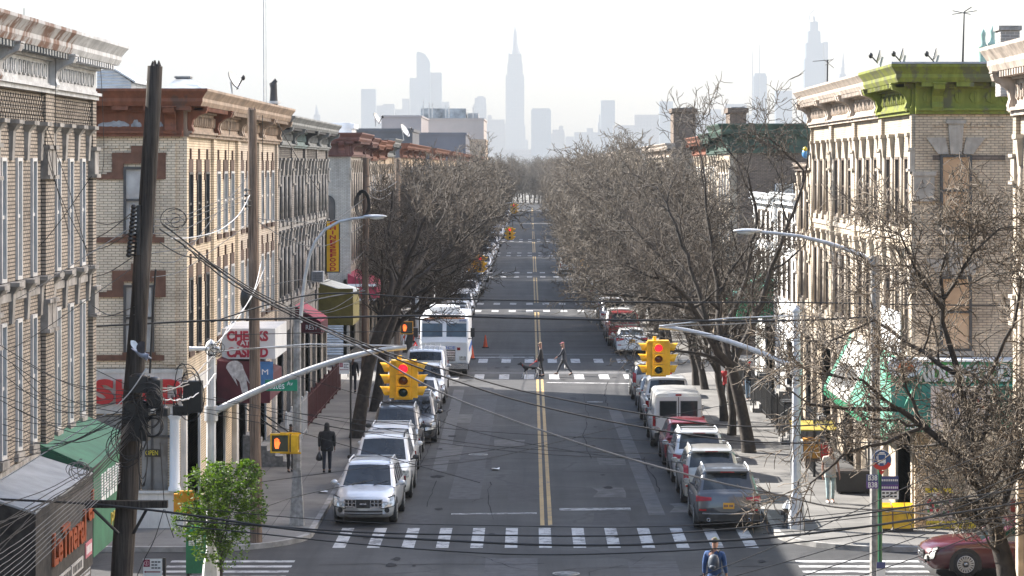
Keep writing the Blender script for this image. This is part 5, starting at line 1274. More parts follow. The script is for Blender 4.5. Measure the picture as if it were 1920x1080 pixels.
# --- no parking signs
def noparking(label,x,y,ztop,w,dark=False,zb=GZ):
    t=put('parking_sign',label,'parking sign',x,y,GZ); m=MB(); m.tube([(x+w*.62,y+.05,GZ),(x+w*.62,y+.05,ztop+.02)],.035,8); m.build('post',IRON,t)
    m=MB(); m.box(x-w/2,x+w/2,y,y+.012,ztop-w*1.1,ztop); p=m.build('panel',WHITE,t)
    m=MB(); m.box(x-w/2+.01,x-w/2+w*.36,y-.006,y,ztop-w*.42,ztop-.01); m.box(x-w*.4,x+w*.42,y-.006,y,ztop-w*.72,ztop-w*.66); m.add([(x-w*.46,y-.006,ztop-w*.69),(x-w*.36,y-.006,ztop-w*.62),(x-w*.36,y-.006,ztop-w*.76)],[(0,2,1)]); m.build('symbol',M('sign_dark_red',(.2,.01,.04),.4),p)
    m=MB(); m.lathe([(w*.135,-.009),(w*.105,-.009),(w*.105,-.006)],(x-w*.31,y,ztop-w*.22),16,axis='y',cap=False); m.box(x-w*.34,x-w*.28,y-.009,y-.006,ztop-w*.3,ztop-w*.14); m.build('ring',M('sign_pink',(.6,.35,.38),.5),p)
    m=MB()
    for j in range(3):
        for i in range(3-(j==1)): m.box(x-w*.06+i*w*.17,x+w*.08+i*w*.17,y-.005,y,ztop-w*(.2+j*.16),ztop-w*(.12+j*.16))
    m.build('lettering',M('sign_ink',(.1,.1,.12),.5),p)
noparking('white street sweeping sign with red arrow at the bottom left',at(286,0,59).x,59,at(0,1048,59).z,.4)
noparking('small no parking sign on a thin black post by the left tree trunks',-6.68,99.7,3.5,.36)
# --- relay box
x=at(374,0,70.6).x; t=put('relay_box','green steel relay box half hidden behind the small green tree','mail box',x,70.6,GZ)
GB=M('postal_green',(.015,.16,.075),.4,streak=.3); m=MB(); m.box(x-.32,x+.32,70.4,70.95,GZ+.1,1.2); n=10
m.prism([(-.275,0)]+[(-.275*math.cos(math.pi*k/8),.28*math.sin(math.pi*k/8)) for k in range(1,8)]+[(.275,0)],x-.32,x+.32,lambda p,q,tt:(tt,70.675+p,1.2+q)); m.build('body',GB,t)
for s in (-1,1):
    for yy in (70.45,70.9): m=MB(); m.box(x+s*.27-.04,x+s*.27+.04,yy-.03,yy+.03,GZ,GZ+.1); m.build('leg',IRON,t)
for i in range(2):
    m=MB(); 
    for j in range(6): m.box(x-.25+i*.19,x-.1+i*.19,70.39,70.4,.95+j*.045,.98+j*.045)
    m.build('label_sticker',WHITE,t)
# --- newspaper boxes
YB=M('newspaper_box_yellow',(.62,.36,.01),.4,var=.15,streak=.3)
for i,(u0,u1,lab) in enumerate(((1652,1671,'yellow newspaper box nearer the bus stop pole'),(1674,1713,'wide yellow newspaper box against the brick pier of the deli'))):
    a,b=at(u0,955,79.3),at(u1,1002,79.3); t=put('newspaper_box',lab,'newspaper box',(a.x+b.x)/2,79.3,GZ)
    m=MB(); m.hexa([(a.x,79.1,GZ+.1),(b.x,79.1,GZ+.1),(b.x,79.6,GZ+.1),(a.x,79.6,GZ+.1)],[(a.x,79.15,.84),(b.x,79.15,.84),(b.x,79.6,.92),(a.x,79.6,.92)]); m.build('body',YB,t)
    m=MB(); m.box(a.x+.03,b.x-.03,79.15,79.55,GZ,GZ+.1); m.build('base',IRON,t)
    m=MB(); m.box(a.x+.06,b.x-.06,79.09,79.12,.5,.74); m.build('door_panel',YB,t); m=MB(); m.tube([((a.x+b.x)/2-.06,79.06,.72),((a.x+b.x)/2+.06,79.06,.72)],.012,5); m.build('handle',CHROME,t)
# ------------------------------------------------------------------ awnings, shop signs, fences, roof things
AWN_G=M('green_canvas',(.03,.13,.07),.7,var=.2,scale=1.5,streak=.3); AWN_GL=M('sun_faded_green_canvas',(.06,.2,.13),.7,var=.2,scale=1.5); AWN_GD=M('deep_green_canvas',(.008,.045,.022),.7,var=.2)
AWN_R=M('maroon_canvas',(.075,.01,.018),.75,var=.25,scale=2); AWN_R2=M('red_canvas',(.3,.02,.05),.7,var=.2); AWN_O=M('olive_canvas',(.16,.13,.025),.75,var=.2); TEAL=M('teal_canvas',(.04,.2,.13),.6,var=.12,scale=2); DGRN=M('sign_board_green',(.01,.15,.07),.45,var=.15)
def awn(name,label,y0,y1,xw,xo,zw,zo,zd,mt,mv,side=-1,cat='awning'):
    """sloped canopy along a facade with end panels and valance"""
    t=put(name,label,cat,(xw+xo)/2,(y0+y1)/2,zd)
    m=MB(); m.hexa([(xw,y0,zw),(xo,y0,zo),(xo,y1,zo),(xw,y1,zw)],[(xw,y0,zw+.04),(xo,y0,zo+.04),(xo,y1,zo+.04),(xw,y1,zw+.04)]); m.build('top',mt,t)
    m=MB(); m.box(min(xo,xo+.03*side),max(xo,xo+.03*side),y0+.002,y1-.002,zd,zo-.002); v=m.build('valance',mv,t)
    for yy in (y0+.01,y1-.04):
        m=MB(); m.prism([(xw,zd+.1),(xo+.032*side,zd),(xo+.032*side,zo-.005),(xw,zw-.005)],yy,yy+.03,lambda p,q,d:(p,d,q)); m.build('end_panel',mv,t)
    return t,v
xo=-8.88
t,v=awn('green_awning','green canvas awning with white lettering on the near left house',56.4,62.6,LX,xo,4.9,4.4,2.62,AWN_G,AWN_G)
m=MB(); rr=random.Random(8)
for i in range(13): y=57.4+i*.38; m.box(xo,xo+.012,y,y+.2,3.62,4.2); 
for i in range(13): y=57.4+i*.38; m.box(xo,xo+.013,y+.07,y+.3,3.62+.25*(i%3),3.72+.25*(i%3))
m.build('lettering',WHITE,v)
text('lettering','PRODUCE',.5,M('gold_letter',(.4,.3,.05),.5),lambda p,q,z:(xo+.012+z,60.3+p,3.05+q),v,.01,width=3.2)
t,v=awn('metal_awning','grey corrugated metal awning over the dark timber shop at the bottom left',49.8,56.3,LX,xo,4.68,4.33,2.5,RIBS('corrugated_sheet',(.33,.345,.36),.09,1,.45,.5,.3),M('dark_timber_fascia',(.035,.03,.026),.8,var=.5,scale=5))
OR=M('orange_letter',(.27,.05,.008),.45,var=.25,scale=5)
text('lettering','LeTheral',0.85,OR,lambda p,q,z:(xo+.03+z,53.3+p,3.42+q),v,.025,width=3.7,bold=.02)
text('lettering','el',.8,OR,lambda p,q,z:(xo+.03+z,55.85+p,3.72+q),v,.02,width=.7,bold=.02)
m=MB(); m.box(xo,xo+.02,51.2,53.5,2.62,2.86); m.box(xo,xo+.02,53.6,55.0,2.62,2.86); pn=m.build('sub_panel',M('grimy_white_panel',(.42,.41,.4),.5,streak=.4),v)
m=MB()
for i in range(20):
    if i!=13: m.box(xo+.02,xo+.025,51.27+i*.18,51.37+i*.18,2.67,2.81)
m.build('lettering',BLACK,pn)
m=MB(); m.box(xo,xo+.02,55.3,56.1,2.75,3.05); pk=m.build('pink_panel',M('pink_panel_paint',(.45,.15,.18),.5),v)
m=MB()
for i in range(4): m.box(xo+.02,xo+.025,55.4+i*.17,55.5+i*.17,2.82,2.98)
m.build('lettering',WHITE,pk)
# white fascia with red letters on the corner shop
t=put('shop_sign','white fascia sign with big red raised letters on the yellow brick corner shop','shop sign',-12,79.9,3.45)
m=MB(); m.box(-24,LX-.02,79.84,79.96,3.45,4.74); m.box(-24,LX-.0,79.82,79.97,4.62,4.74); f_=m.build('panel',M('dull_cream_fascia',(.5,.475,.43),.6,var=.15,streak=.3),t)
for i_,ch_ in enumerate('CASHED'): text('letter',ch_,.92,RED,lambda p,q,z,i_=i_:(-13.58+.655*i_+p,79.8-z,4.05+q),f_,.06,width=.6,bold=.042)
t=put('window_sign','small dark sign with yellow letters in the left corner shop window','window sign',-10.95,79.9,2.3)
m=MB(); m.box(-11.1,-10.65,79.9,79.93,2.2,2.42); p_=m.build('panel',BLACK,t); text('lettering','OPEN',.2,M('yellow_letter',(.6,.5,.02),.5),lambda p,q,z:(-10.9+p,79.895-z,2.31+q),p_,.004,width=.36)
# checks sign: face of a box canopy standing out from the facade
yc=90.; a,b=at(418,616,yc),at(516,673,yc)
t=put('shop_sign','white box sign reading CHECKS ATM CASHED in red','shop sign',(a.x+b.x)/2,yc,b.z)
m=MB(); m.box(LX,b.x,yc,yc+4.2,b.z,a.z); bx=m.build('box',WHITE,t)
text('lettering','CHECKS',.42,SIGNRED2,lambda p,q,z:((a.x+b.x)/2+p-.05,yc-.012-z,a.z-.26+q),bx,.008,width=1.34,bold=.02)
text('lettering','CASHED',.42,SIGNRED2,lambda p,q,z:((a.x+b.x)/2+p-.05,yc-.012-z,b.z+.2+q),bx,.008,width=1.34,bold=.02)
m=MB(); c=((a.x+b.x)/2-.05,(a.z+b.z)/2+.02); m.add([(c[0]+.36*math.cos(k*math.pi/10),yc-.012,c[1]+.14*math.sin(k*math.pi/10)) for k in range(20)],[tuple(range(20))]); ov=m.build('oval',SIGNRED2,bx)
text('lettering','ATM',.22,WHITE,lambda p,q,z:(c[0]+p,yc-.02-z,c[1]+q),ov,.006,width=.46,bold=.006)
# maroon awning with white arch emblem
ym=88.5; a,b=at(405,676,ym),at(505,756,ym)
t,v=awn('maroon_awning','dark maroon awning with a white fanned arch emblem and blue corner below the checks sign',ym,93.5,LX,b.x-.05,a.z-.02,a.z-.6,b.z,AWN_R,AWN_R)
def pp(u,v_): q=at(u,v_,ym); return (q.x,q.z)
def poly(u_v,mat,nm,off=.012):
    m=MB(); m.prism([pp(*q) for q in u_v],ym-off,ym+.012,lambda p,q,d:(p,d,q)); return m.build(nm,mat,v)
m=MB(); m.box(LX,b.x+.02,ym-.004,ym+.006,b.z,a.z-.02); m.build('front_panel',AWN_R,v)
arch=[(440+ (16*math.cos(math.pi*(1-k/10))),690-14*math.sin(math.pi*(1-k/10))) for k in range(11)]
poly(arch+[(470,722),(462,712),(466,738),(456,745),(449,716),(441,708),(446,724)],M('chalk_white_print',(.45,.45,.47),.6,var=.3,scale=8),'arch_emblem')
poly([(473,678),(484,678),(484,700),(473,700)],M('navy_print',(.02,.03,.09),.6),'navy_patch'); poly([(486,678),(512,678),(512,724),(486,724)],M('blue_print',(.05,.17,.4),.5,var=.2,scale=5),'blue_patch')
text('lettering','M',.25,WHITE,lambda p,q,z:(pp(497,698)[0]+p,ym-.02-z,pp(497,698)[1]+q),v,.004,width=.2)
# olive box awning and the red corner awning
yo=131.; a,b=at(598,545,yo),at(662,610,yo)
t,v=awn('olive_awning','olive box awning beneath the yellow restaurant sign',yo,135.8,LX,b.x,a.z+.35,a.z-.15,b.z,M('grey_vinyl',(.4,.41,.38),.6),AWN_O)
m=MB(); m.box(LX,b.x,yo-.003,yo+.008,b.z,a.z+.1); m.build('front_panel',AWN_O,v)
yq=118.; a,b=at(560,560,yq),at(592,604,yq)
t,v=awn('wine_awning','wine coloured awning with small white letters left of the olive awning',yq,122,LX,-8.9,4.6,3.9,3.4,AWN_R2,AWN_R); 
text('lettering','REST',.3,WHITE,lambda p,q,z:(-9.3+p,yq-.005-z,3.7+q),v,.004,width=.5)
t,v=awn('red_awning','red awning with pale stripes on the corner beyond the side street on the left',151.9,160,LX,-8.4,4.6,3.9,3.2,AWN_R2,AWN_R2)
m=MB(); m.box(LX,-8.38,151.88,151.9,3.95,4.1); m.box(LX,-8.38,151.88,151.9,3.2,3.3); m.build('pale_stripes',WHITE,v)
m=MB(); m.box(-13.6,LX-.3,152.93,152.98,.14,3.4); h_=m.build('side_shutter',SHUT_W); tag(h_,'long pale ribbed shutter on the side of the maroon cornice house','shutter')
# hanging restaurant sign
yk=134.6; a,b=at(612,415,yk),at(636,509,yk); t=put('restaurant_sign','tall yellow vertical sign reading CHINESEFOOD in red on the left facade','shop sign',(a.x+b.x)/2,yk,b.z)
m=MB(); m.box(a.x-.03,b.x+.03,yk,yk+.25,b.z-.06,a.z+.06); m.build('frame',IRON,t); m=MB(); m.box(a.x+.02,b.x-.02,yk-.015,yk,b.z,a.z); p_=m.build('panel',M('restaurant_yellow',(.75,.42,.01),.4,var=.08),t)
word='CHINESEFOOD'; hh=(a.z-b.z)/len(word)
for i,ch in enumerate(word): text('letter',ch,hh*1.12,RED,lambda p,q,z,i=i:((a.x+b.x)/2+p,yk-.02-z,a.z-hh*(i+.5)+q),p_,.006,width=.07 if ch=='I' else .3,bold=.008)
# --- right side deli
xo=10.25
t=put('deli_sign','green shop sign with white letters RIDGEWOOD over the deli side','shop sign',12.7,78.9,4.4)
m=MB(); m.box(xo,25,78.8,79.98,4.42,5.02); m.box(xo-.05,25,78.77,80,5.02,5.07,1); p_=m.build('panel',[DGRN,WHITE],t)
m=MB(); m.box(11.38,12.0,78.79,78.8,4.44,5.0); m.build('light_green_patch',M('leaf_green_panel',(.05,.27,.06),.5),p_)
text('lettering','RIDGEWOOD D',.62,M('sign_letter_white',(.6,.6,.58),.45,streak=.3),lambda p,q,z:(12.56+p,78.77-z,4.67+q),p_,.04,width=3.05,bold=.03)
t=put('deli_awning','teal canvas awning wrapping the deli corner under the green sign','awning',11,79,3.2)
m=MB(); m.hexa([(xo-.02,78.75,4.4),(15,78.75,4.4),(15,78.15,3.4),(xo-.02,78.15,3.4)],[(xo-.02,78.8,4.4),(15,78.8,4.4),(15,78.2,3.4),(xo-.02,78.2,3.4)]); m.build('side_slope',TEAL,t)
m=MB(); m.box(xo-.02,15,78.14,78.17,3.08,3.398); va=m.build('valance',DGRN,t); text('lettering','DELI',.22,WHITE,lambda p,q,z:(10.75+p,78.13-z,3.24+q),va,.004,width=.5)
m=MB(); m.box(11.28,12.95,78.05,78.13,3.1,4.38); pa=m.build('price_panel',M('cream_panel',(.55,.47,.4),.6,var=.2),t)
m=MB(); rr=random.Random(2); 
for i in range(16): x0=11.35+rr.random()*1.4; z0=3.2+rr.random()*1.0; m.box(x0,x0+.05+.12*rr.random(),78.04,78.05,z0,z0+.05+.12*rr.random(),i%3)
m.build('panel_prints',[M('print_blue',(.1,.2,.42),.5),M('print_red',(.5,.1,.08),.5),M('print_grey',(.3,.3,.32),.5)],pa)
m=MB(); m.box(12.96,15,78.0,78.13,3.1,4.4); m.build('dark_panel',M('dark_teal_panel',(.008,.11,.075),.5),t)
xz=10.15
m=MB()
for (y0,y1,k) in ((78.2,89.,0),(89.,95.,1),(95.,95.8,0)): m.hexa([(RX,y0,4.8),(xz,y0,2.95),(xz,y1,2.95),(RX,y1,4.8)],[(RX,y0,4.85),(xz,y0,3.0),(xz,y1,3.0),(RX,y1,4.85)],k)
fs=m.build('street_slope',[TEAL,M('grubby_white_canvas',(.42,.41,.38),.6,var=.2,streak=.3)],t)
m=MB(); rr=random.Random(5)
for i in range(15):
    y=89.6+i*.33; z0=3.15+.25*rr.random(); f=lambda z:xz+(RX-xz)*(z-3.0)/1.85-.03
    m.hexa([(f(z0),y,z0),(f(z0),y+.16,z0),(f(3.9),y+.16,3.9),(f(3.9),y,3.9)],[(f(z0)+.006,y,z0),(f(z0)+.006,y+.16,z0),(f(3.9)+.006,y+.16,3.9),(f(3.9)+.006,y,3.9)])
m.build('lettering',M('faded_black_letter',(.1,.1,.1),.6),fs)
m=MB(); m.box(xz-.01,xz+.03,78.2,95.8,2.7,2.95); m.build('street_valance',DGRN,t)
c=at(1697,688,78.6); t=put('oval_sign','white oval sign with a picture of roast food on the deli corner','shop sign',c.x,78.6,c.z-.3)
def oval(rx,rz,o,mat,par,nm,dx=0,dz=0):
    m=MB(); m.prism([(c.x+dx+rx*math.cos(k*math.pi/14),c.z+dz+rz*math.sin(k*math.pi/14)) for k in range(28)],78.6-o,78.62,lambda p,q,d:(p,d,q)); return m.build(nm,mat,par)
ob=oval(.52,.32,.03,M('oval_rim',(.05,.12,.07),.5),t,'rim'); oval(.5,.3,.04,WHITE,t,'panel'); oval(.27,.1,.05,M('dish_brown',(.13,.035,.015),.5,var=.4,scale=9),t,'dish',0,-.08)
m=MB()
for dx,dz,r in ((-.08,.04,.11),(.06,.05,.13),(.15,.0,.09),(-.14,-.02,.08)): m.ball((c.x+dx,78.55,c.z+dz),(r,.03,r*.9),10,8)
m.build('roast',M('roast_orange',(.5,.13,.03),.45,var=.4,scale=9),t)
m=MB()
for k in range(9):
    a_=math.pi*(.08+.84*k/8); x_,z_=c.x+.42*math.cos(a_),c.z+.23*math.sin(a_); m.box(x_-.02,x_+.02,78.54,78.56,z_-.03,z_+.03)
m.build('lettering',M('oval_ink',(.06,.08,.15),.5),t)
# poster by the deli corner
a,b=at(1735,915,79.9),at(1787,992,79.9); t=put('poster','bright grocery poster with yellow bands by the deli window','poster',(a.x+b.x)/2,79.9,b.z)
m=MB(); m.box(a.x,b.x,79.9,79.94,b.z,a.z); p_=m.build('panel',M('poster_pink',(.5,.4,.36),.5,var=.3,scale=6),t)
m=MB(); m.box(a.x,b.x,79.885,79.9,a.z-.14,a.z); m.build('yellow_band',M('poster_yellow',(.55,.42,.03),.5),p_); m=MB(); m.box(a.x,b.x+.65,79.885,79.9,b.z,b.z+.24); yb=m.build('yellow_band',M('poster_yellow',(.55,.42,.03),.5),p_)
text('lettering','WE ACCEPT E.B.T.',.16,BLACK,lambda p,q,z:(lerp(a.x,b.x+.65,.5)+p,79.88-z,b.z+.12+q),yb,.004,width=1.3)
m=MB(); rr=random.Random(12)
for i in range(34):
    x0=a.x+.03+rr.random()*.68; z0=b.z+.28+rr.random()*.72; m.box(x0,x0+.05+.06*rr.random(),79.887,79.9,z0,z0+.06+.08*rr.random(),i%4)
m.build('poster_goods',[M('print_red2',(.45,.03,.05),.5),M('print_white',(.6,.6,.6),.5),M('print_green',(.05,.2,.06),.5),M('print_dark',(.05,.04,.05),.5)],p_)
# corner canopy of the near right house, pale with red border and green strip
t=put('corner_canopy','pale canopy on the right edge corner house behind the crooked tree','awning',11.6,64.6,2.2)
m=MB(); m.hexa([(10.0,63.3,4.5),(16,63.3,4.5),(16,65.2,2.75),(10.3,65.2,2.75)],[(10.0,63.3,4.56),(16,63.3,4.56),(16,65.2,2.81),(10.3,65.2,2.81)]); m.build('top',M('pale_canvas',(.6,.58,.54),.6,var=.1),t)
m=MB(); m.box(11.3,16,65.2,65.22,2.45,2.74); m.build('valance',M('canopy_red',(.2,.03,.03),.6),t); m=MB(); m.box(10.9,16,63.26,63.3,4.56,4.9); m.build('green_band',DGRN,t)
# white sheet hung on the facade of the second cream house and globe ornament
t=put('banner','pale blank banner on the cream facade between the windows','banner',RX-.1,86,5)
a=MB(); a.box(RX-.14,RX-.1,82.2,86.6,4.95,6.2); a.build('sheet',WHITE,t); a=MB(); a.tube([(RX-.12,82.2,6.2),(RX-.12,86.6,6.2)],.03,6); a.build('rod',GALV,t)
c=at(1528,288,108.2); t=put('balloon','small blue and yellow globe tied to the cream facade','balloon',RX-.35,108.2,c.z); m=MB(); m.ball((RX-.35,108.2,c.z),(.15,.15,.19),14,10); m.build('globe',M('globe_blue',(.1,.3,.6),.4,var=.4,scale=5),t); m=MB(); m.ball((RX-.38,108.1,c.z+.18),(.09,.12,.09),10,8); m.build('yellow_top',M('globe_yellow',(.6,.5,.05),.4),t)
# fences: post-and-rail with pickets kept as one panel
def fence(label,x,y0,y1,hh,mat,pitch=.16,r=.014,name='iron_fence'):
    t=put(name,label,'fence',x,(y0+y1)/2,GZ); m=MB(); y=y0
    while y<=y1: m.box(x-r,x+r,y-r,y+r,GZ+.08,GZ+hh); y+=pitch
    m.build('pickets',mat,t)
    m=MB()
    for z in (.15,hh-.12): m.box(x-.02,x+.02,y0,y1,GZ+z,GZ+z+.04)
    m.build('rails',mat,t); n=max(1,round((y1-y0)/2.4))
    for i in range(n+1):
        yy=lerp(y0,y1,i/n); m=MB(); m.box(x-.04,x+.04,yy-.04,yy+.04,GZ,GZ+hh+.05); m.ball((x,yy,GZ+hh+.08),.05,8,6); m.build('post',mat,t)
fence('white picket railing in front of the left brick row by the street name sign',-8.75,99.5,108.5,1.5,GALV_L,.14,.02)
fence('oxblood iron fence in front of the sooty grey row',-8.85,110,129,1.35,IRON_R,.16,.02)
fence('black iron fence in front of the cream right row',9.75,96.5,108.5,1.3,IRON,.16,.02)
fence('black iron fence before the white rendered right houses',9.8,110,134,1.3,IRON,.18,.02)
fence('tall black window guard railing beside the deli awning',9.55,93.2,95.8,2.2,IRON,.14,.02)
# stoops
def stoop(label,s,y,x0=None,n=6,mat=CONC):
    xf=LX if s<0 else RX; t=put('stoop',label,'steps',xf-s*.9,y,GZ)
    for i in range(n): m=MB(); m.box(min(xf-s*.02,xf-s*(1.7-.28*i)),max(xf-s*.02,xf-s*(1.7-.28*i)),y-.7,y+.7,GZ+.18*i,GZ+.18*(i+1)); m.build('step',mat,t)
    for q in (-.72,.72): m=MB(); m.tube([(xf-s*1.65,y+q,GZ),(xf-s*1.65,y+q,GZ+.95),(xf-s*.1,y+q,GZ+2.05),(xf-s*.1,y+q,GZ+1.1)],.03,6); m.build('handrail',IRON,t)
stoop('grey entrance steps with black handrail behind the brown utility pole',-1,97.); stoop('pale entrance steps on the right between iron fences',1,104.5); stoop('pale entrance steps on the right near the white houses',1,118)
stoop('pale entrance steps on the right before the white corner house',1,128)
# planter and bins on the right pavement
t=put('planter','long black planter box on the right pavement behind the man in white','planter',10.3,88.6,GZ); m=MB(); m.hexa([(9.75,88.2,GZ+.08),(10.85,88.2,GZ+.08),(10.85,89,GZ+.08),(9.75,89,GZ+.08)],[(9.7,88.15,.85),(10.9,88.15,.85),(10.9,89.05,.85),(9.7,89.05,.85)]); m.build('box',BLACK,t); m=MB(); m.box(9.8,10.8,88.25,88.95,.85,.87); m.build('soil',M('soil',(.03,.02,.015),.9),t)
for q in (9.85,10.75): m=MB(); m.box(q-.04,q+.04,88.3,88.9,GZ,GZ+.08); m.build('foot',IRON,t)
t=put('produce_stand','small produce stand with orange and red goods on the right pavement','market stand',at(1525,0,93).x,93,GZ); X=at(1525,0,93).x
m=MB(); m.box(X-.6,X+.6,92.7,93.5,.7,.8); m.build('table_top',WOOD_B,t)
for q in (-.55,.55):
    for w_ in (92.75,93.45): m=MB(); m.box(X+q-.04,X+q+.04,w_-.04,w_+.04,GZ,.7); m.build('leg',WOOD_B,t)
m=MB(); m.box(X-.35,X+.2,92.72,93.3,.8,1.45,0); m.box(X+.22,X+.55,92.72,93.2,.8,1.3,1); m.box(X-.52,X-.37,92.72,93.2,.8,1.4,2); m.build('goods',[M('goods_orange',(.5,.22,.03),.6,var=.3,scale=6),M('goods_red',(.55,.04,.03),.6,var=.3,scale=6),WHITE],t)
m=MB(); m.hexa([(X-.75,92.4,1.75),(X+.75,92.4,1.75),(X+.75,93.6,1.95),(X-.75,93.6,1.95)],[(X-.75,92.4,1.79),(X+.75,92.4,1.79),(X+.75,93.6,1.99),(X-.75,93.6,1.99)]); m.build('canopy',M('canopy_mustard',(.4,.3,.05),.6),t)
for q in (-.7,.7): m=MB(); m.tube([(X+q,93.5,GZ),(X+q,93.5,1.95)],.025,6); m.build('pole',GALV,t)
yg=128.; t,v=awn('green_canopy','bright green canopy on the white corner house behind the big right tree',125.5,133,RX,9.4,5.4,4.3,3.6,TEAL,DGRN,1)
for i,(y,lab) in enumerate(((111.5,'grey wheeled bin behind the right iron fence'),(112.4,'second grey wheeled bin beside the fence, next to the entrance steps'))):
    t=put('wheeled_bin',lab,'bin',10.4,y,GZ); m=MB(); m.hexa([(10.2,y-.25,GZ+.05),(10.6,y-.25,GZ+.05),(10.6,y+.25,GZ+.05),(10.2,y+.25,GZ+.05)],[(10.12,y-.32,1.05),(10.68,y-.32,1.05),(10.68,y+.32,1.05),(10.12,y+.32,1.05)]); m.build('body',M('bin_grey',(.12,.12,.12),.6),t); m=MB(); m.box(10.1,10.7,y-.34,y+.34,1.05,1.11); m.build('lid',BLACK,t)
t=put('air_conditioner','window air conditioner box sticking out of the sooty grey row','air conditioner',LX+.3,127,6.0); c=at(606,530,127.); m=MB(); m.box(LX-.05,LX+.55,126.7,127.4,5.25,5.75); m.build('case',GALV_L,t); m=MB(); 
for i in range(5): m.box(LX+.05,LX+.5,126.69,126.7,5.3+i*.09,5.34+i*.09)
m.build('grille',IRON,t)
# --- roof things
def dish(label,p,r,tx,tz=.35,mat=GALV_L):
    """tx>0 looks right"""
    t=put('satellite_dish',label,'satellite dish',p[0],p[1],p[2]); ax=Vector((tx,-.25,.45) if abs(tx)<.95 else (tx,.12,.3)).normalized(); u=ax.cross(Vector((0,0,1))).normalized(); w=u.cross(ax); c=Vector(p)+Vector((0,0,r*1.15))
    m=MB(); rows=[]
    for i in range(5): rr_=r*i/4; rows.append([c+ax*(rr_*rr_/r*.28)+(u*math.cos(k*math.pi/9)+w*math.sin(k*math.pi/9))*rr_ for k in range(19)])
    m.grid(rows); rows2=[[q-ax*.03 for q in r_] for r_ in rows]; m.grid(rows2); m.build('reflector',mat,t)
    m=MB(); tip=c+ax*r*1.15-w*r*.25; m.tube([c-w*r*.95,tip],.022,5); m.ball(tip,(.07,.07,.09),8,6); m.build('feed_arm',TRIM,t)
    m=MB(); m.tube([Vector(p)-Vector((0,0,.05)),c-ax*.08],.035,6); m.build('mast',GALV,t)
dish('white satellite dish at the left of the three along the green roof edge',at(1650,122,82.5)-Vector((0,0,.0)),.23,-1.0)
dish('white satellite dish in the middle of the three along the green roof edge',at(1693,119,82.),.23,-1.0)
dish('white satellite dish at the right of the three along the green roof edge',at(1755,119,82.),.23,-1.0)
dish('grey satellite dish tilted on the brown cornice roof',at(436,174,90),.33,.8,.4,GALV)
dish('grey satellite dish small on the sooty row roof',at(705,236,157),.35,.8,.4,GALV)
dish('white satellite dish on the silver roof beyond the maroon cornice',at(757,262,190),.5,.7)
t=put('antenna','tall thin rooftop aerial with crossed rods above the green cornice','antenna',*at(1806,119,83)); m=MB(); p=at(1805,119,83); q=at(1808,22,83); m.tube([p,q],[.035,.02],6); m.build('mast',IRON,t)
m=MB(); m.tube([at(1785,27,83),at(1832,20,83)],.012,4); m.tube([at(1786,20,83.2),at(1820,27,82.8)],.012,4); m.tube([q,at(1822,13,83)],.016,4); m.build('rods',IRON,t)
t=put('antenna','small spiky rooftop aerial left of the beige cornices','antenna',*at(1551,160,104)); m=MB(); m.tube([at(1551,165,104),at(1552,112,104)],.03,5); m.build('mast',IRON,t); m=MB(); m.tube([at(1524,115,104),at(1562,112,104)],.012,4); m.tube([at(1545,112,103.6),at(1563,127,104.4)],.014,4); m.tube([at(1563,110,104.4),at(1548,122,103.6)],.014,4); m.build('rods',IRON,t)
t=put('stove_pipe','dark bent stove pipe on the left tan cornice roof','vent pipe',*at(513,190,103)); m=MB(); m.tube([at(513,198,103),at(513,165,103),at(512,158,103),at(515,152,103),at(518,150,103)],[.16,.13,.15,.09,.1],10); m.build('flue',M('sooty_pipe',(.04,.04,.042),.7),t); m=MB(); m.lathe([(.25,-.05),(.25,.05)],at(513,192,103),12); m.build('flashing',GALV,t)
t=put('radio_mast','thin twin line radio mast rising from the left roofs out of view','antenna',*at(496,190,103)); p=at(494.5,200,103)
for nm,u in (('mast',493.5),('guy_line',498)): m=MB(); m.tube([at(u+1,200,103),at(u-.5,-300,103)],.025 if nm=='mast' else .014,5); m.build(nm,GALV,t)
t=put('roof_hatch','low pyramid skylight on the roof of the red-brown corner house','skylight',*at(344,165,88)); a=at(308,166,86); b=at(378,166,86); tp=at(344,147,88); m=MB(); m.add([(a.x,86,a.z),(b.x,86,a.z),(b.x,90,a.z),(a.x,90,a.z),(tp.x-.2,87.8,tp.z),(tp.x+.2,87.8,tp.z),(tp.x+.2,88.2,tp.z),(tp.x-.2,88.2,tp.z)],[(0,1,5,4),(1,2,6,5),(2,3,7,6),(3,0,4,7),(4,5,6,7)]); m.build('glazing',M('dusty_glass',(.25,.26,.26),.3,var=.4),t); m=MB(); m.box(a.x-.05,b.x+.05,85.95,90.05,a.z-1.9,a.z); m.build('curb',GALV,t); m=MB(); m.box(tp.x-.25,tp.x+.25,87.7,88.3,tp.z,tp.z+.06); m.build('cap',ROOF,t)
t=put('dormer_shed','pale gabled roof shed behind the left cornices','roof shed',-17.2,118,11); a,b=at(182,160,118),at(246,160,118); tp=at(208,128,118); m=MB(); m.prism([(a.x,10.9),(b.x,10.9),(b.x,a.z+.15),(tp.x,tp.z),(a.x,tp.z-.1)],118,123,lambda p,q,d:(p,d,q)); m.build('wall',SHUT_W,t); m=MB(); m.hexa([(tp.x,117.8,tp.z+.02),(b.x+.2,117.8,a.z+.1),(b.x+.2,123.2,a.z+.1),(tp.x,123.2,tp.z+.02)],[(tp.x,117.8,tp.z+.1),(b.x+.2,117.8,a.z+.18),(b.x+.2,123.2,a.z+.18),(tp.x,123.2,tp.z+.1)]); m.build('roof',GALV_L,t)
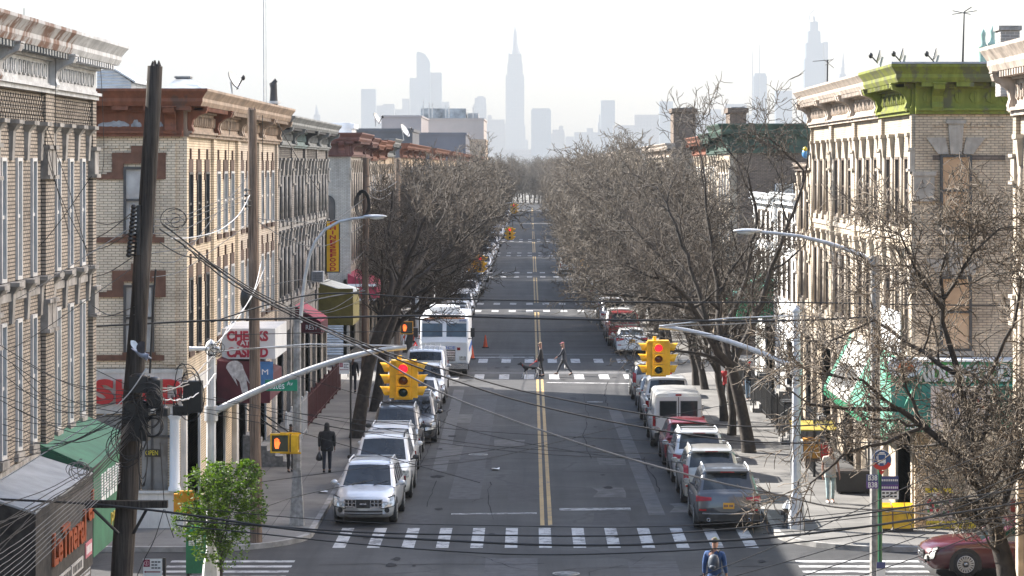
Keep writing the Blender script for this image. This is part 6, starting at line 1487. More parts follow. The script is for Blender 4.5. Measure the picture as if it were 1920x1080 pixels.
t=put('chimney','square grey brick chimney behind the right edge cornice','chimney',*at(1894,120,72)); a,b=at(1876,48,72),at(1912,150,72); m=MB(); m.box(a.x,b.x,72,72.8,12.4,a.z-.12); m.build('stack',BRICK('chimney_brick',(.3,.29,.28),(.18,.17,.17),(.4,.39,.38)),t); m=MB(); m.box(a.x-.05,b.x+.05,71.95,72.85,a.z-.12,a.z); m.build('cap',CONC,t)
# ------------------------------------------------------------------ people, dog, pigeon
def skin(name,nodes,edges,mat,parent,root=0,sub=1,loc=None):
    me=bpy.data.meshes.new(name); me.from_pydata([n[0] for n in nodes],edges,[])
    o=bpy.data.objects.new(name,me); TMP.collection.objects.link(o)
    md=o.modifiers.new('s','SKIN'); md.use_smooth_shade=True; md.branch_smoothing=.4
    for i,n in enumerate(nodes):
        r=n[1]; r=r if hasattr(r,'__len__') else (r,r); o.data.skin_vertices[0].data[i].radius=r
        o.data.skin_vertices[0].data[i].use_root=(i==root)
    sb=o.modifiers.new('b','SUBSURF'); sb.levels=sub; sb.render_levels=sub
    dg=TMP.view_layers[0].depsgraph; dg.update()
    m2=bpy.data.meshes.new_from_object(o.evaluated_get(dg)); bpy.data.objects.remove(o); bpy.data.meshes.remove(me)
    m2.name=name; m2.materials.clear(); m2.materials.append(mat)
    for p in m2.polygons: p.use_smooth=True
    r=bpy.data.objects.new(name,m2); COL.objects.link(r); r.parent=parent
    return r
SKIN1=M('skin_light',(.3,.155,.105),.55,var=.1,scale=8); SKIN2=M('skin_brown',(.16,.08,.05),.55,var=.1,scale=8); 
def cloth(name,col,r=.85): return M(name,col,r,var=.25,scale=9,bump=.3)
SHOE_D=M('dark_shoe',(.015,.015,.016),.5); SHOE_W=M('white_shoe',(.6,.6,.6),.5)
def person(label,x,y,yaw,h=1.72,z=0.,legs=((0,0),(0,0)),arms=((0,8,10),(0,8,10)),top=None,bottom=None,skinm=SKIN1,shoe=SHOE_D,coat=0.,hood=False,hat=None,hair=None,sleeves=True,wide=1.,lean=0.,shorts=False,extra=None,turn=0.):
    """yaw 0 looks at the camera; legs (hip flex, knee bend) degrees; arms (flex, out, elbow)"""
    t=thing('person',label,'person',(x,y,z),yaw); k=h/1.75
    f=Vector((0,-1,0)); up=Vector((0,0,1)); V=Vector
    J={}
    for s,(a,b) in zip((-1,1),legs):
        hip=V((s*.095,0,.93)); a_=R(a); b_=R(a-b); kn=hip+.43*(f*math.sin(a_)-up*math.cos(a_)); an=kn+.42*(f*math.sin(b_)-up*math.cos(b_))
        pitch=R(a-b)*.6; toe=an+.17*(f*math.cos(pitch)+up*math.sin(pitch))-V((0,0,.045)); J[s]=(hip,kn,an,toe)
    zmin=min(min(J[s][2].z-.075,J[s][3].z-.03) for s in (-1,1)); dz=-zmin
    tl=V((0,-lean,0)); ch=V((0,0,1.32))+tl*.6; nk=V((0,0,1.49))+tl*.9; hd=V((0,-.015,1.6))+tl
    arm={}
    for s,(a,o_,e) in zip((-1,1),arms):
        sh=V((s*.185*wide,0,1.41))+tl*.8; d=(f*math.sin(R(a))-up*math.cos(R(a))+V((s*math.sin(R(o_)),0,0))).normalized(); el=sh+d*.29
        d2=(f*math.sin(R(a+e))-up*math.cos(R(a+e))+V((s*math.sin(R(o_*.4)),0,0))).normalized(); wr=el+d2*.25; arm[s]=(sh,el,wr,d2)
    def P_(p): return ((p+V((0,0,dz)))*k)
    # body: one continuous surface with fingers
    N=[];E=[]
    def add(p,r,par=None): N.append((P_(p),(r[0]*k,r[1]*k) if hasattr(r,'__len__') else r*k)); i=len(N)-1; E.append((par,i)) if par is not None else None; return i
    pe=add(V((0,0,.96)),(.14,.1)); wa=add(V((0,0,1.13))+tl*.3,(.125,.09),pe); c_=add(ch,(.15,.1),wa); n_=add(nk,.055,c_)
    th=R(turn); hf=V((math.sin(th),-math.cos(th),0))
    ja=add(hd+hf*.012+V((0,0,-.035)),(.062,.07),n_); sk=add(hd+V((0,0,.055)),(.074,.09),ja); add(hd+V((0,0,.135)),(.055,.065),sk)
    add(hd+hf*.115+V((0,0,.0)),.012,ja)
    for s in (-1,1):
        hip,kn,an,toe=J[s]; a=add(hip-V((0,0,.05)),.085,pe); b=add(kn,.055,a); c2=add(an,.042,b); add(toe,(.035,.028),c2)
        sh,el,wr,d2=arm[s]; a=add(sh,.05,c_); b=add(el,.04,a); w_=add(wr,.028,b); pm_=add(wr+d2*.07,(.036,.02),w_)
        sd=d2.cross(V((s,0,.01))).normalized()
        for q in range(4): base=add(wr+d2*.115+sd*(.028-.018*q),.0085,pm_); add(wr+d2*(.115+(.055,.065,.06,.045)[q])+sd*(.03-.02*q)+V((-s*.012,0,0)),.007,base)
        tb=add(wr+d2*.06+sd*.042,.01,w_); add(wr+d2*.1+sd*.055,.008,tb)
    skin('body',N,E,skinm,t,0)
    # top garment
    N=[];E=[]
    lo=.9-coat
    if coat>0:
        a0=add(V((0,0.01,lo)),(.2*wide,.14)); pe=add(V((0,0,.96)),(.19*wide,.135),a0)
    else: p0=add(V((0,0,.84)),(.168*wide,.12)); pe=add(V((0,0,.95)),(.165*wide,.115),p0)
    wa=add(V((0,0,1.13))+tl*.3,(.165*wide,.12),pe); c_=add(ch,(.185*wide,.13),wa); n_=add(nk-V((0,0,.025)),.078,c_)
    for s in (-1,1):
        sh,el,wr,d2=arm[s]; a=add(sh,.075,c_)
        if sleeves: b=add(el,.06,a); add(wr-d2*.02,.045,b)
        else: add(sh.lerp(el,.62),.062,a)
    if hood: h1=add(hd-V((0,0,.02)),(.1,.11),n_); h2=add(hd+V((0,.02,.08)),(.11,.125),h1); add(hd+V((0,.02,.17)),(.06,.07),h2)
    skin('jacket' if sleeves else 'shirt',N,E,top,t,pe)
    N=[];E=[]; pe=add(V((0,0,.97)),(.15,.11)); 
    for s in (-1,1):
        hip,kn,an,toe=J[s]; a=add(hip-V((0,0,.06)),.1,pe)
        if shorts: add(hip.lerp(kn,.85),.085,a)
        else: b=add(kn,.07,a); add(an-V((0,0,-.02)),.056,b)
    skin('trousers',N,E,bottom,t,0)
    for s in (-1,1):
        hip,kn,an,toe=J[s]; N=[];E=[]; a=add(an+V((0,0,-.01)),(.05,.05)); b=add(an+V((0,.04,-.04)),(.045,.035),a); c2=add(an.lerp(toe,.6)+V((0,0,-.02)),(.05,.04),a); add(toe+V((0,0,.005)),(.045,.03),c2); skin('shoe',N,E,shoe,t,0)
    if hair:
        N=[];E=[]; a=add(hd-hf*.03+V((0,0,.03)),(.085,.085)); b=add(hd-hf*.02+V((0,0,.1)),(.088,.1),a); add(hd+V((0,0,.165)),(.05,.06),b); skin('hair',N,E,hair,t,0)
    if hat:
        N=[];E=[]; a=add(hd+V((0,0,.085)),(.088,.1)); b=add(hd+V((0,0,.15)),(.07,.08),a); add(hd+V((0,0,.175)),(.03,.03),b); skin('hat',N,E,hat,t,0)
        m=MB(); c=P_(hd+hf*.11+V((0,0,.095))); m.ball(c,(.075*k,.07*k,.012*k),12,6); b_=m.build('hat_brim',hat,t); b_.location=(0,0,0)
        b_.data.transform(Matrix.Translation(t.location))
    # eyes, small and dark
    m=MB()
    sd=V((hf.y,-hf.x,0))
    for s in (-1,1): m.ball(P_(hd+hf*.088+sd*s*.03+V((0,0,.03))),.011*k,6,4)
    if not hood: e_=m.build('eyes',BLACK,t); e_.data.transform(Matrix.Translation(t.location))
    if extra: extra(t,P_,arm,hd)
    return t
def local(o,t): o.data.transform(Matrix.Translation(t.location)); return o
BLKC=cloth('black_cloth',(.018,.018,.02)); NAVYC=cloth('navy_cloth',(.018,.022,.035)); JEAN=cloth('blue_denim',(.09,.14,.2)); PALEJ=cloth('washed_denim',(.3,.38,.38)); CREAMT=cloth('cream_tee',(.5,.43,.36)); BLUEC=cloth('blue_jacket_cloth',(.02,.06,.17)); DARKT=cloth('dark_trouser',(.022,.022,.026)); GREYC=cloth('grey_trouser',(.05,.055,.065))
REDC=cloth('red_cloth',(.4,.02,.02)); HAIRB=M('brown_hair',(.06,.035,.02),.7); HAIRW=M('white_hair',(.5,.46,.42),.7); OLIVE=cloth('olive_cap',(.12,.13,.06)); PINKH=cloth('pink_bandana',(.42,.16,.17)); TANH=cloth('tan_cap',(.38,.27,.17))
def gp(u,v): return ground_at(u,v)
# man in a black hood walking away on the left pavement, carrier bag in his left hand
def bag(mat,drop=.34,s=-1,w=.13):
    def f(t,P_,arm,hd):
        wr=arm[s][2]+arm[s][3]*.12; c=P_(wr)
        N=[(c,.012),(c-Vector((0,0,.08)),(.05,.025)),(c-Vector((0,0,.2)),(w,.06)),(c-Vector((0,0,drop)),(w*1.05,.07))]; skin('carrier_bag',N,[(0,1),(1,2),(2,3)],mat,t,0)
    return f
BAGM=M('grey_carrier_bag',(.05,.05,.055),.35,var=.3,scale=9); BAGW=M('white_carrier_bag',(.6,.6,.6),.4,var=.1)
x,y=gp(613,894); person('person in a black hooded coat walking away along the left pavement with a carrier bag',x,y,R(180),1.7,GZ,((8,10),(-6,6)),((5,4,8),(-2,5,8)),BLKC,NAVYC,SKIN2,coat=.16,hood=True,wide=1.28,extra=bag(BAGM,.36,1))
x,y=gp(545,893); person('person in black behind the left lamp post below the pedestrian signal',x,y,R(20),1.62,GZ,((4,4),(-4,4)),((10,6,20),(0,6,10)),BLKC,BLKC,SKIN2,hat=BLKC,coat=.25,extra=bag(REDC,.22,1,.05))
# man in white tee
x,y=gp(1557,952); person('man in a cream tee shirt and pale jeans standing on the sunny right pavement',x,y,R(8),1.76,GZ,((6,2),(-5,4)),((-3,7,14),(4,8,16)),CREAMT,PALEJ,SKIN1,SHOE_W,hair=HAIRB,sleeves=False,wide=1.08)
# crossing pair
def leash(t,P_,arm,hd):
    wr=arm[1][2]+arm[1][3]*.1; c=P_(wr); m=MB(); m.tube([c,c+Vector((0,-.35,-.25))],.01,4); local(m.build('leash',REDC,t),t)
    m=MB(); m.ball(c+Vector((0,0,-.03)),(.06,.06,.05),8,6); local(m.build('red_pouch',REDC,t),t)
x,y=gp(1014,706); person('person in a long black coat and tan cap walking a dog over the far crosswalk',x,y,R(-90),1.7,0,((6,6),(-6,8)),((12,6,18),(14,6,14)),BLKC,DARKT,SKIN1,hat=TANH,coat=.14,extra=leash)
def wbag(t,P_,arm,hd):
    wr=arm[-1][2]+arm[-1][3]*.12; c=P_(wr); skin('carrier_bag',[(c,.012),(c-Vector((0,0,.1)),(.07,.05)),(c-Vector((0,0,.42)),(.1,.12))],[(0,1),(1,2)],BAGW,t,0)
x,y=gp(1057,704); person('person striding left over the far crosswalk in dark jacket with a white bag',x,y,R(-90),1.72,0,((27,6),(-25,8)),((-20,8,14),(26,8,26)),NAVYC,GREYC,SKIN1,hat=PINKH,extra=wbag,lean=.03)
# backpacker near the bottom
def pack(t,P_,arm,hd):
    N=[(P_(Vector((-.03,.17,1.0))),(.15,.09)),(P_(Vector((-.03,.19,1.2))),(.16,.11)),(P_(Vector((-.03,.16,1.42))),(.12,.07))]; skin('backpack',N,[(0,1),(1,2)],M('slate_backpack',(.045,.06,.085),.6,var=.3,scale=8),t,0)
    N=[(P_(Vector((-.03,.28,1.03))),(.1,.05)),(P_(Vector((-.03,.29,1.17))),(.1,.05))]; skin('pack_pocket',N,[(0,1)],M('slate_backpack',(.045,.06,.085)),t,0)
    for s in (-.12,.06): m=MB(); m.tube([P_(Vector((s,.14,1.45))),P_(Vector((s,.02,1.5))),P_(Vector((s,-.1,1.38)))],.022*1,5); local(m.build('strap',BLACK,t),t)
p=at(1340,1080,65.8); person('man in a blue jacket and olive cap with a slate backpack crossing at the bottom',p.x,65.8,R(160),1.76,0,((14,4),(-12,10)),((8,6,16),(-6,8,14)),BLUEC,DARKT,SKIN1,hat=OLIVE,hair=HAIRB,extra=pack,turn=-25,shorts=True,wide=1.1)
# far right pavement
x,y=gp(1404,758); person('person in dark jacket, red cap and blue jeans behind the big right tree trunk',x,y,R(10),1.76,GZ,((7,3),(-6,6)),((2,8,10),(0,8,12)),BLKC,JEAN,SKIN2,hat=REDC)
x,y=gp(1361,762); person('person in a red jacket between the right tree trunks',x,y,R(170),1.7,GZ,((6,4),(-6,6)),((2,8,10),(0,8,12)),REDC,DARKT,SKIN2,hair=BLKC)
x,y=gp(662,742); person('distant person in dark clothes on the left pavement near the shutter',x,y,R(180),1.7,GZ,((8,4),(-8,6)),((6,8,10),(-4,8,12)),BLKC,NAVYC,SKIN2,hair=BLKC)
# dog, facing left
def dog(x,y):
    t=thing('dog','black and white dog on a lead crossing left of its walker','dog',(x,y,0)); V=Vector
    N=[];E=[]
    def a(p,r,q=None): N.append((V(p),r)); i=len(N)-1; E.append((q,i)) if q is not None else None; return i
    c=a((-.2,0,.5),(.1,.125)); w=a((.1,0,.52),(.08,.095),c); h=a((.32,0,.52),(.08,.09),w); tl=a((.42,0,.5),.025,h); t2=a((.52,0,.42),.018,tl); a((.58,0,.46),.012,t2)
    n=a((-.36,0,.62),.07,c); hd=a((-.47,0,.73),(.065,.07),n); mz=a((-.58,0,.7),.04,hd); a((-.64,0,.69),.03,mz)
    for s in (-1,1):
        a((-.45,s*.05,.8),.02,hd)
        e=a((-.24,s*.07,.36),.04,c); k=a((-.26+s*.09,s*.07,.2),.028,e); p=a((-.27+s*.11,s*.07,.05),.022,k); a((-.32+s*.11,s*.07,.02),.022,p)
        e=a((.3,s*.07,.38),.055,h); k=a((.36+s*.05,s*.07,.24),.03,e); p=a((.32+s*.08,s*.07,.05),.022,k); a((.27+s*.08,s*.07,.02),.022,p)
    m,nt,b=newmat('pied_dog_coat'); cc=coords(nt); f=noise(nt,cc,3.2,2); sx=node(nt,'ShaderNodeSeparateXYZ'); L(nt,cc,sx.inputs[0])
    k=ramp(nt,math_(nt,'ADD',f,math_(nt,'MULTIPLY',math_(nt,'SUBTRACT',sx.outputs[2],.34),.9)),[(.5,(.55,.54,.52)),(.54,(.015,.014,.014))]); L(nt,k,b.inputs['Base Color']); b.inputs['Roughness'].default_value=.8
    skin('body',N,E,m,t,0); mb=MB(); mb.lathe([(.075,-.012),(.075,.012)],(-.37,0,.63),10,axis='x'); o=mb.build('collar',REDC,t); local(o,t)
x,y=gp(994,709); dog(x,y)
# pigeon with raised wings passing the wooden pole
def pigeon(c):
    t=thing('pigeon','grey and white pigeon flying past the leaning wooden pole with wings raised','pigeon',c); V=Vector
    N=[(V((.11,0,-.06)),.02),(V((.075,0,-.05)),.034),(V((.03,0,-.035)),(.055,.055)),(V((-.05,0,.01)),(.05,.05)),(V((-.12,0,.05)),(.04,.015)),(V((-.19,0,.1)),(.055,.007)),(V((.14,0,-.07)),.007)]
    skin('body',N,[(0,1),(1,2),(2,3),(3,4),(4,5),(0,6)],M('pigeon_grey',(.2,.21,.25),.6,var=.3,scale=15),t,2)
    for s,mat,tip in ((-1,M('pigeon_white',(.62,.62,.6),.6,var=.1,scale=12),V((-.16,.1,.2))),(1,M('pigeon_dark',(.04,.04,.05),.6,var=.3,scale=12),V((.02,-.12,.2)))):
        m=MB(); r0=V((.03,s*-.03,.0)); r1=V((-.06,s*-.03,.02)); rows=[]
        for i in range(6):
            k=i/5; a=r0.lerp(tip+V((.03,0,0)),k); b=r1.lerp(tip+V((-.05,0,.01)),k)+V((-.05*math.sin(math.pi*k),0,0)); rows.append([a,a.lerp(b,.5)+V((0,s*-.012,.006)),b])
        m.grid(rows); m.grid([[p+V((0,.006,0)) for p in r_] for r_ in rows]); o=m.build('wing',mat,t); local(o,t)
    m=MB(); m.ball((.085,.028,-.043),.006,6,4); m.ball((.085,-.028,-.043),.006,6,4); local(m.build('eyes',BLACK,t),t)
pigeon(at(268,664,44))
# ------------------------------------------------------------------ bare trees: numpy tubes
def tubes(name,polys,mat,parent):
    """polys: (pts Nx3, radii N, sides)"""
    VS=[];FS=[];n0=0
    for pts,rad,k in polys:
        p=np.asarray(pts,float); r=np.asarray(rad,float); m=len(p)
        t=np.gradient(p,axis=0); t/=np.linalg.norm(t,axis=1)[:,None]+1e-9
        ref=np.array([.31,.52,.79]) if abs(t[0]@np.array([.31,.52,.79]))<.9 else np.array([.9,-.3,.2])
        u=np.cross(t,ref); u/=np.linalg.norm(u,axis=1)[:,None]+1e-9; w=np.cross(t,u)
        a=2*np.pi*np.arange(k)/k
        v=p[:,None,:]+(u[:,None,:]*np.cos(a)[None,:,None]+w[:,None,:]*np.sin(a)[None,:,None])*r[:,None,None]
        VS.append(v.reshape(-1,3))
        i=np.arange(m-1)[:,None]*k; j=np.arange(k)[None,:]; j2=(j+1)%k
        FS.append(np.stack([i+j,i+j2,i+k+j2,i+k+j],-1).reshape(-1,4)+n0); n0+=m*k
    V=np.concatenate(VS); Fc=np.concatenate(FS)
    me=bpy.data.meshes.new(name); me.vertices.add(len(V)); me.vertices.foreach_set('co',V.ravel()); 
    me.loops.add(len(Fc)*4); me.loops.foreach_set('vertex_index',Fc.ravel().astype(np.int32)); me.polygons.add(len(Fc)); me.polygons.foreach_set('loop_start',np.arange(len(Fc),dtype=np.int32)*4); me.polygons.foreach_set('loop_total',np.full(len(Fc),4,dtype=np.int32)); me.polygons.foreach_set('use_smooth',np.ones(len(Fc),dtype=bool))
    me.update(calc_edges=True); me.materials.append(mat); o=bpy.data.objects.new(name,me); COL.objects.link(o); o.parent=parent; return o
class Grow:
    def __init__(s,seed,wig=.22,up=.06,rmin=.009,maxl=5,dens=1.,droop=0.):
        s.r=random.Random(seed); s.wig=wig; s.up=up; s.rmin=rmin; s.maxl=maxl; s.thick=[]; s.thin=[]; s.dens=dens; s.droop=droop; s.hgt=None; s.ok=lambda p:True
    def rv(s): return Vector((s.r.gauss(0,1),s.r.gauss(0,1),s.r.gauss(0,1)))
    def side(s,d,ang,az):
        a=d.orthogonal().normalized(); b=d.cross(a); return (d*math.cos(ang)+(a*math.cos(az)+b*math.sin(az))*math.sin(ang)).normalized()
    def path(s,p,d,L,r0,lvl):
        step=(.6,.5,.36,.24,.17,.13)[min(lvl,5)]; n=max(2,int(L/step)); pts=[p.copy()]; ds=[d]; d=d.copy()
        for i in range(n):
            d=(d+s.rv()*s.wig*(1,.8,.85,1.05,1.15,1.2)[min(lvl,5)]*.75+Vector((0,0,1))*(s.up if lvl<4 else s.up*.6-s.droop)).normalized(); p=p+d*(L/n); pts.append(p.copy()); ds.append(d)
        rad=[max(s.rmin,lerp(r0,r0*.42,i/n)) for i in range(n+1)]
        if lvl>=3: rad[-1]=s.rmin*.6
        return pts,ds,rad
    def emit(s,pts,rad):
        r=rad[0]; (s.thick if r>.03 else s.thin).append(([tuple(q) for q in pts],rad,8 if r>.08 else 5 if r>.03 else 3))
    def branch(s,p,d,L,r,lvl):
        pts,ds,rad=s.path(p,d,L,r,lvl)
        if not s.ok(pts[-1]): return
        s.emit(pts,rad); s.kids(pts,ds,rad,L,lvl)
    def kids(s,pts,ds,rad,L,lvl,start=.2):
        if lvl>=s.maxl: return
        num=(0,5.5,4.6,3.9,2.6,0)[lvl]*s.dens*(1 if lvl<3 else min(1.5,L/(1.0 if lvl==3 else .75))); num=max(1 if lvl>3 else 2,int(num+s.r.random())); n=len(pts)-1
        az=s.r.random()*6.28
        for j in range(num):
            f=start+(1-start)*(j+s.r.random()*.8)/num; i=min(n,max(1,int(f*n+.5))); az+=2.4+s.r.uniform(-.6,.6)
            LL=max(L*s.r.uniform(.45,.78)*(1.12-.45*f),(0,0,.9,.7,.5,.3)[lvl+1])
            s.branch(pts[i],s.side(ds[i],R(s.r.uniform(28,62)),az),LL,max(s.rmin,rad[i]*s.r.uniform(.5,.68)),lvl+1)
        if lvl<3:
            for q in (0,1): s.branch(pts[-1],s.side(ds[-1],R(s.r.uniform(14,34)),az+q*3.1),L*.55,max(s.rmin,rad[-1]*.8),lvl+1)
        elif lvl==3: s.branch(pts[-1],s.side(ds[-1],R(s.r.uniform(5,25)),az),L*.6,max(s.rmin,rad[-1]*.8),lvl+1)
    def limb(s,pts,r0,r1,lvl=1,L=None,start=.15,n=None):
        """a limb along given points, roughened, then its own branches"""
        P3=[Vector(p) for p in pts]; out=[P3[0]]
        for a,b in zip(P3,P3[1:]):
            k=max(1,int((b-a).length/.4))
            for i in range(1,k+1): out.append(a.lerp(b,i/k)+s.rv()*.03)
        m=len(out); ds=[(out[min(i+1,m-1)]-out[max(i-1,0)]).normalized() for i in range(m)]; rad=[lerp(r0,r1,i/(m-1)) for i in range(m)]
        s.emit(out,rad); s.kids(out,ds,rad,L or sum((b-a).length for a,b in zip(P3,P3[1:]))*.62,lvl,start)
    def finish(s,t,off,twig=TWIG):
        if s.hgt:
            zm=sorted(q[2] for p,_,_ in s.thin for q in p); k=s.hgt/zm[-1]; sc=lambda P_:[([(a*k,b*k,c*k) for a,b,c in p],r,n) for p,r,n in P_]; s.thick=sc(s.thick); s.thin=sc(s.thin)
        mv=lambda P_:[([(a-off[0],b-off[1],c-off[2]) for a,b,c in p],r,k) for p,r,k in P_]
        tubes('trunk',mv(s.thick),BARK,t); tubes('crown',mv(s.thin),twig,t)
def street_tree(seed,hgt=10.5,trunk=2.6,r=.19,lean=0.,spread=1.,dens=1.,maxl=5,nl=5,rmin=.011,ok=None):
    g=Grow(seed,wig=.27,maxl=maxl,dens=dens,rmin=rmin); g.hgt=hgt; g.ok=ok or g.ok; b=Vector((0,0,-.05)); top=Vector((lean*trunk,g.r.uniform(-.2,.2),trunk))
    pts=[b,b.lerp(top,.35)+Vector((.06,.03,0)),b.lerp(top,.7)+Vector((-.04,0,0)),top]; g.emit(pts,[r*1.35,r*1.02,r*.95,r*.9])
    for i in range(nl):
        az=i*6.283/nl+g.r.uniform(-.4,.4); el=g.r.uniform(.75,1.25) if i else 1.4
        d=Vector((math.cos(az)*math.cos(el)*spread+lean*.6,math.sin(az)*math.cos(el)*spread,math.sin(el))).normalized()
        g.branch(top-Vector((0,0,g.r.uniform(0,.5))),d,(hgt-trunk)*g.r.uniform(.58,.75),r*g.r.uniform(.5,.7),1)
    return g
def mk(name,label,g,loc,twig=TWIG,off=(0,0,0),group=None):
    t=thing(name,label,'tree',loc,0,group); g.finish(t,off,twig); return t
# --- big right tree (trunk drawn from its lean in the street)
def px(Y): return lambda u,v,dy=0.: at(u,v,Y+dy)
q=px(101.); g=Grow(11,wig=.3,up=.05,rmin=.012,maxl=5,dens=.84); g.ok=lambda p:p.x<10.3 and p.z>4.1 and p.z<14.4
g.emit([q(1406,862),q(1400,815),q(1388,755),q(1376,705),q(1370,680)],[.3,.24,.215,.2,.19])
for pts,r0,r1 in (([q(1370,685),q(1345,660,-.5),q(1322,615,-1.2),q(1290,560,-1.6),q(1240,520,-2.4)],.15,.06),([q(1372,690),q(1395,640,.4),q(1425,570,.6),q(1462,460,.9),q(1503,355,1.2)],.14,.05),([q(1503,355,1.2),q(1508,320,1.3),q(1478,290,1.4),q(1445,262,1.2)],.055,.035),([q(1368,690),q(1350,600,.6),q(1338,480,1.2),q(1320,360,1.4)],.15,.05),([q(1330,620,-1),q(1290,480,-.4),q(1250,380,.2)],.1,.045),([q(1350,640,1),q(1400,520,2.6),q(1420,400,3.4),q(1400,320,3.6)],.11,.045),([q(1300,580,-1.4),q(1220,560,-2.),q(1130,550,-2.4)],.07,.035),([q(1320,600,1.5),q(1260,500,3.4),q(1190,430,4.4)],.09,.04)):
    g.limb(pts,r0,r1,1)
mk('bare_tree','big leaning bare tree on the right pavement beside the champagne crossover',g,(8,101,GZ),TWIG,(8,101,GZ))
# --- slim trees behind it
for (u,v,Y,h,seed,lab,lean) in ((1372,818,107.5,8.5,21,'slim bare tree just behind the big right trunk',-.02),(1358,792,113.5,10.5,22,'bare tree with thin straight stem beside the white pickup',-.12),(1322,735,129.5,12,23,'bare tree with dark leaning trunk near the right far crosswalk',-.22),(1305,720,132,9,24,'second slim bare trunk by the right far crosswalk',-.12)):
    p=at(u,v,Y); g=street_tree(seed,h,3.,.15,lean,1.,.85,5,5,.014,lambda p:p.x<2.6 and p.z>2.8); mk('bare_tree',lab,g,(p.x,Y,GZ),TWIG)
# --- left pair of dark trunks
q=px(106.5); g=Grow(31,wig=.3,up=.04,rmin=.013,maxl=5,dens=.82); g.ok=lambda p:p.x>-6.6 and p.z<10.9 and p.z>4.6; 
g.emit([q(667,832),q(676,770),q(690,690),q(712,620),q(735,570)],[.34,.27,.24,.22,.2])
for pts,r0,r1 in (([q(735,572),q(752,520,-.6),q(775,460,-1),q(800,400,-1.2)],.13,.05),([q(728,585),q(735,510,1),q(728,430,1.6),q(735,360,1.8)],.12,.05),([q(740,560),q(785,520,.8),q(840,480,1.4),q(880,440,1.6)],.12,.045),([q(715,610),q(716,540,-.8),q(715,470,-1.4)],.09,.04),([q(745,555),q(800,470,2.4),q(840,390,3.4)],.11,.045)): g.limb(pts,r0,r1,1)
mk('bare_tree','dark bare tree with thick slanting trunk on the left pavement by the parked line',g,(-6.7,106.5,GZ),TWIG,(-6.7,106.5,GZ))
q=px(118.); g=Grow(32,wig=.3,up=.04,rmin=.014,maxl=5,dens=.82); g.ok=lambda p:p.x>-7. and p.z<11 and p.z>4.8
g.emit([q(700,790),q(712,720),q(722,640),q(745,575)],[.3,.24,.22,.2])
for pts,r0,r1 in (([q(745,578),q(790,520),q(840,470,.8),q(890,420,1)],.13,.05),([q(742,585),q(760,500,1.4),q(780,420,2),q(790,340,2)],.13,.05),([q(745,578),q(800,540,-1),q(860,500,-1.4)],.1,.04),([q(738,600),q(730,520,2),q(722,430,2.4)],.09,.04)): g.limb(pts,r0,r1,1)
mk('bare_tree','second dark bare trunk behind the slanting left tree',g,(-6.8,118,GZ),TWIG,(-6.8,118,GZ))
for (x,Y,h,seed,lab) in ((-6.9,127,9.6,33,'bare tree beside the silver cargo van on the left pavement'),(-6.9,155,11.5,35,'bare tree arching over the police truck')):
    mk('bare_tree',lab,street_tree(seed,h,3.4,.19,.16,1.1,.85,5,5,.015,lambda p:p.x>-1.2 and p.z>3.6),(x,Y,GZ),TWIG)
# --- rows further up
V3=[mk('street_tree','bare street tree in the left row further up the avenue',street_tree(51,10.6,2.8,.17,.12,1.5,.86,5,6,.019,lambda p:p.z>2.2 and abs(p.x)<3.3+.28*p.z),(-6.9,164,GZ),TWIG_L,group='left row of bare street trees'),
    mk('street_tree','bare street tree in the left row further up the avenue',street_tree(52,11.2,2.8,.17,.12,1.5,.86,5,6,.019,lambda p:p.z>2.2 and abs(p.x)<3.3+.28*p.z),(-6.9,172,GZ),TWIG_L,group='left row of bare street trees')]
V4=[mk('street_tree','bare street tree in the right row further up the avenue',street_tree(61,11.6,2.8,.17,-.14,1.8,.86,5,6,.018,lambda p:p.z>1.9 and -6.8<p.x<4.5),(7.9,157,GZ),TWIG_L,group='right row of bare street trees'),
    mk('street_tree','bare street tree in the right row further up the avenue',street_tree(62,12.2,2.8,.17,-.14,1.8,.86,5,6,.018,lambda p:p.z>1.9 and -6.8<p.x<4.5),(7.9,165,GZ),TWIG_L,group='right row of bare street trees')]
rr=random.Random(9); i=0; y=180
while y<740:
    for vs,x in ((V3,-6.9),(V4,7.9)):
        if x>0 or True:
            if rr.random()<.14: continue
            s_=rr.uniform(.78,1.16); dup(vs[i%2],(x+rr.uniform(-.3,.3),y+rr.uniform(-1.5,1.5),GZ),rr.choice((0,0,.5,-.5)),None,None,(s_,s_*rr.choice((-1,1)),s_*rr.uniform(.92,1.08)))
    i+=1; y+=8.2 if y<330 else 10
for k in range(13): dup(V3[k%2],(-7+1.15*k+rr.uniform(-.4,.4),748+rr.uniform(0,60),GZ),k*.7,'bare tree closing the far hazy end of the avenue','bare trees at the far end of the avenue',(1.1,1.1,rr.uniform(.9,1.15)))
for k in range(11): dup(V4[k%2],(-8+1.6*k+rr.uniform(-.4,.4),830+rr.uniform(0,90),GZ),k*.7,'bare tree closing the far hazy end of the avenue','bare trees at the far end of the avenue',(1.15,1.15,rr.uniform(.95,1.2)))
for k,y in enumerate((173,141)):
    if y==173: dup(V4[0],(7.9,y,GZ),.3,None,None,(1,-1,1.02))
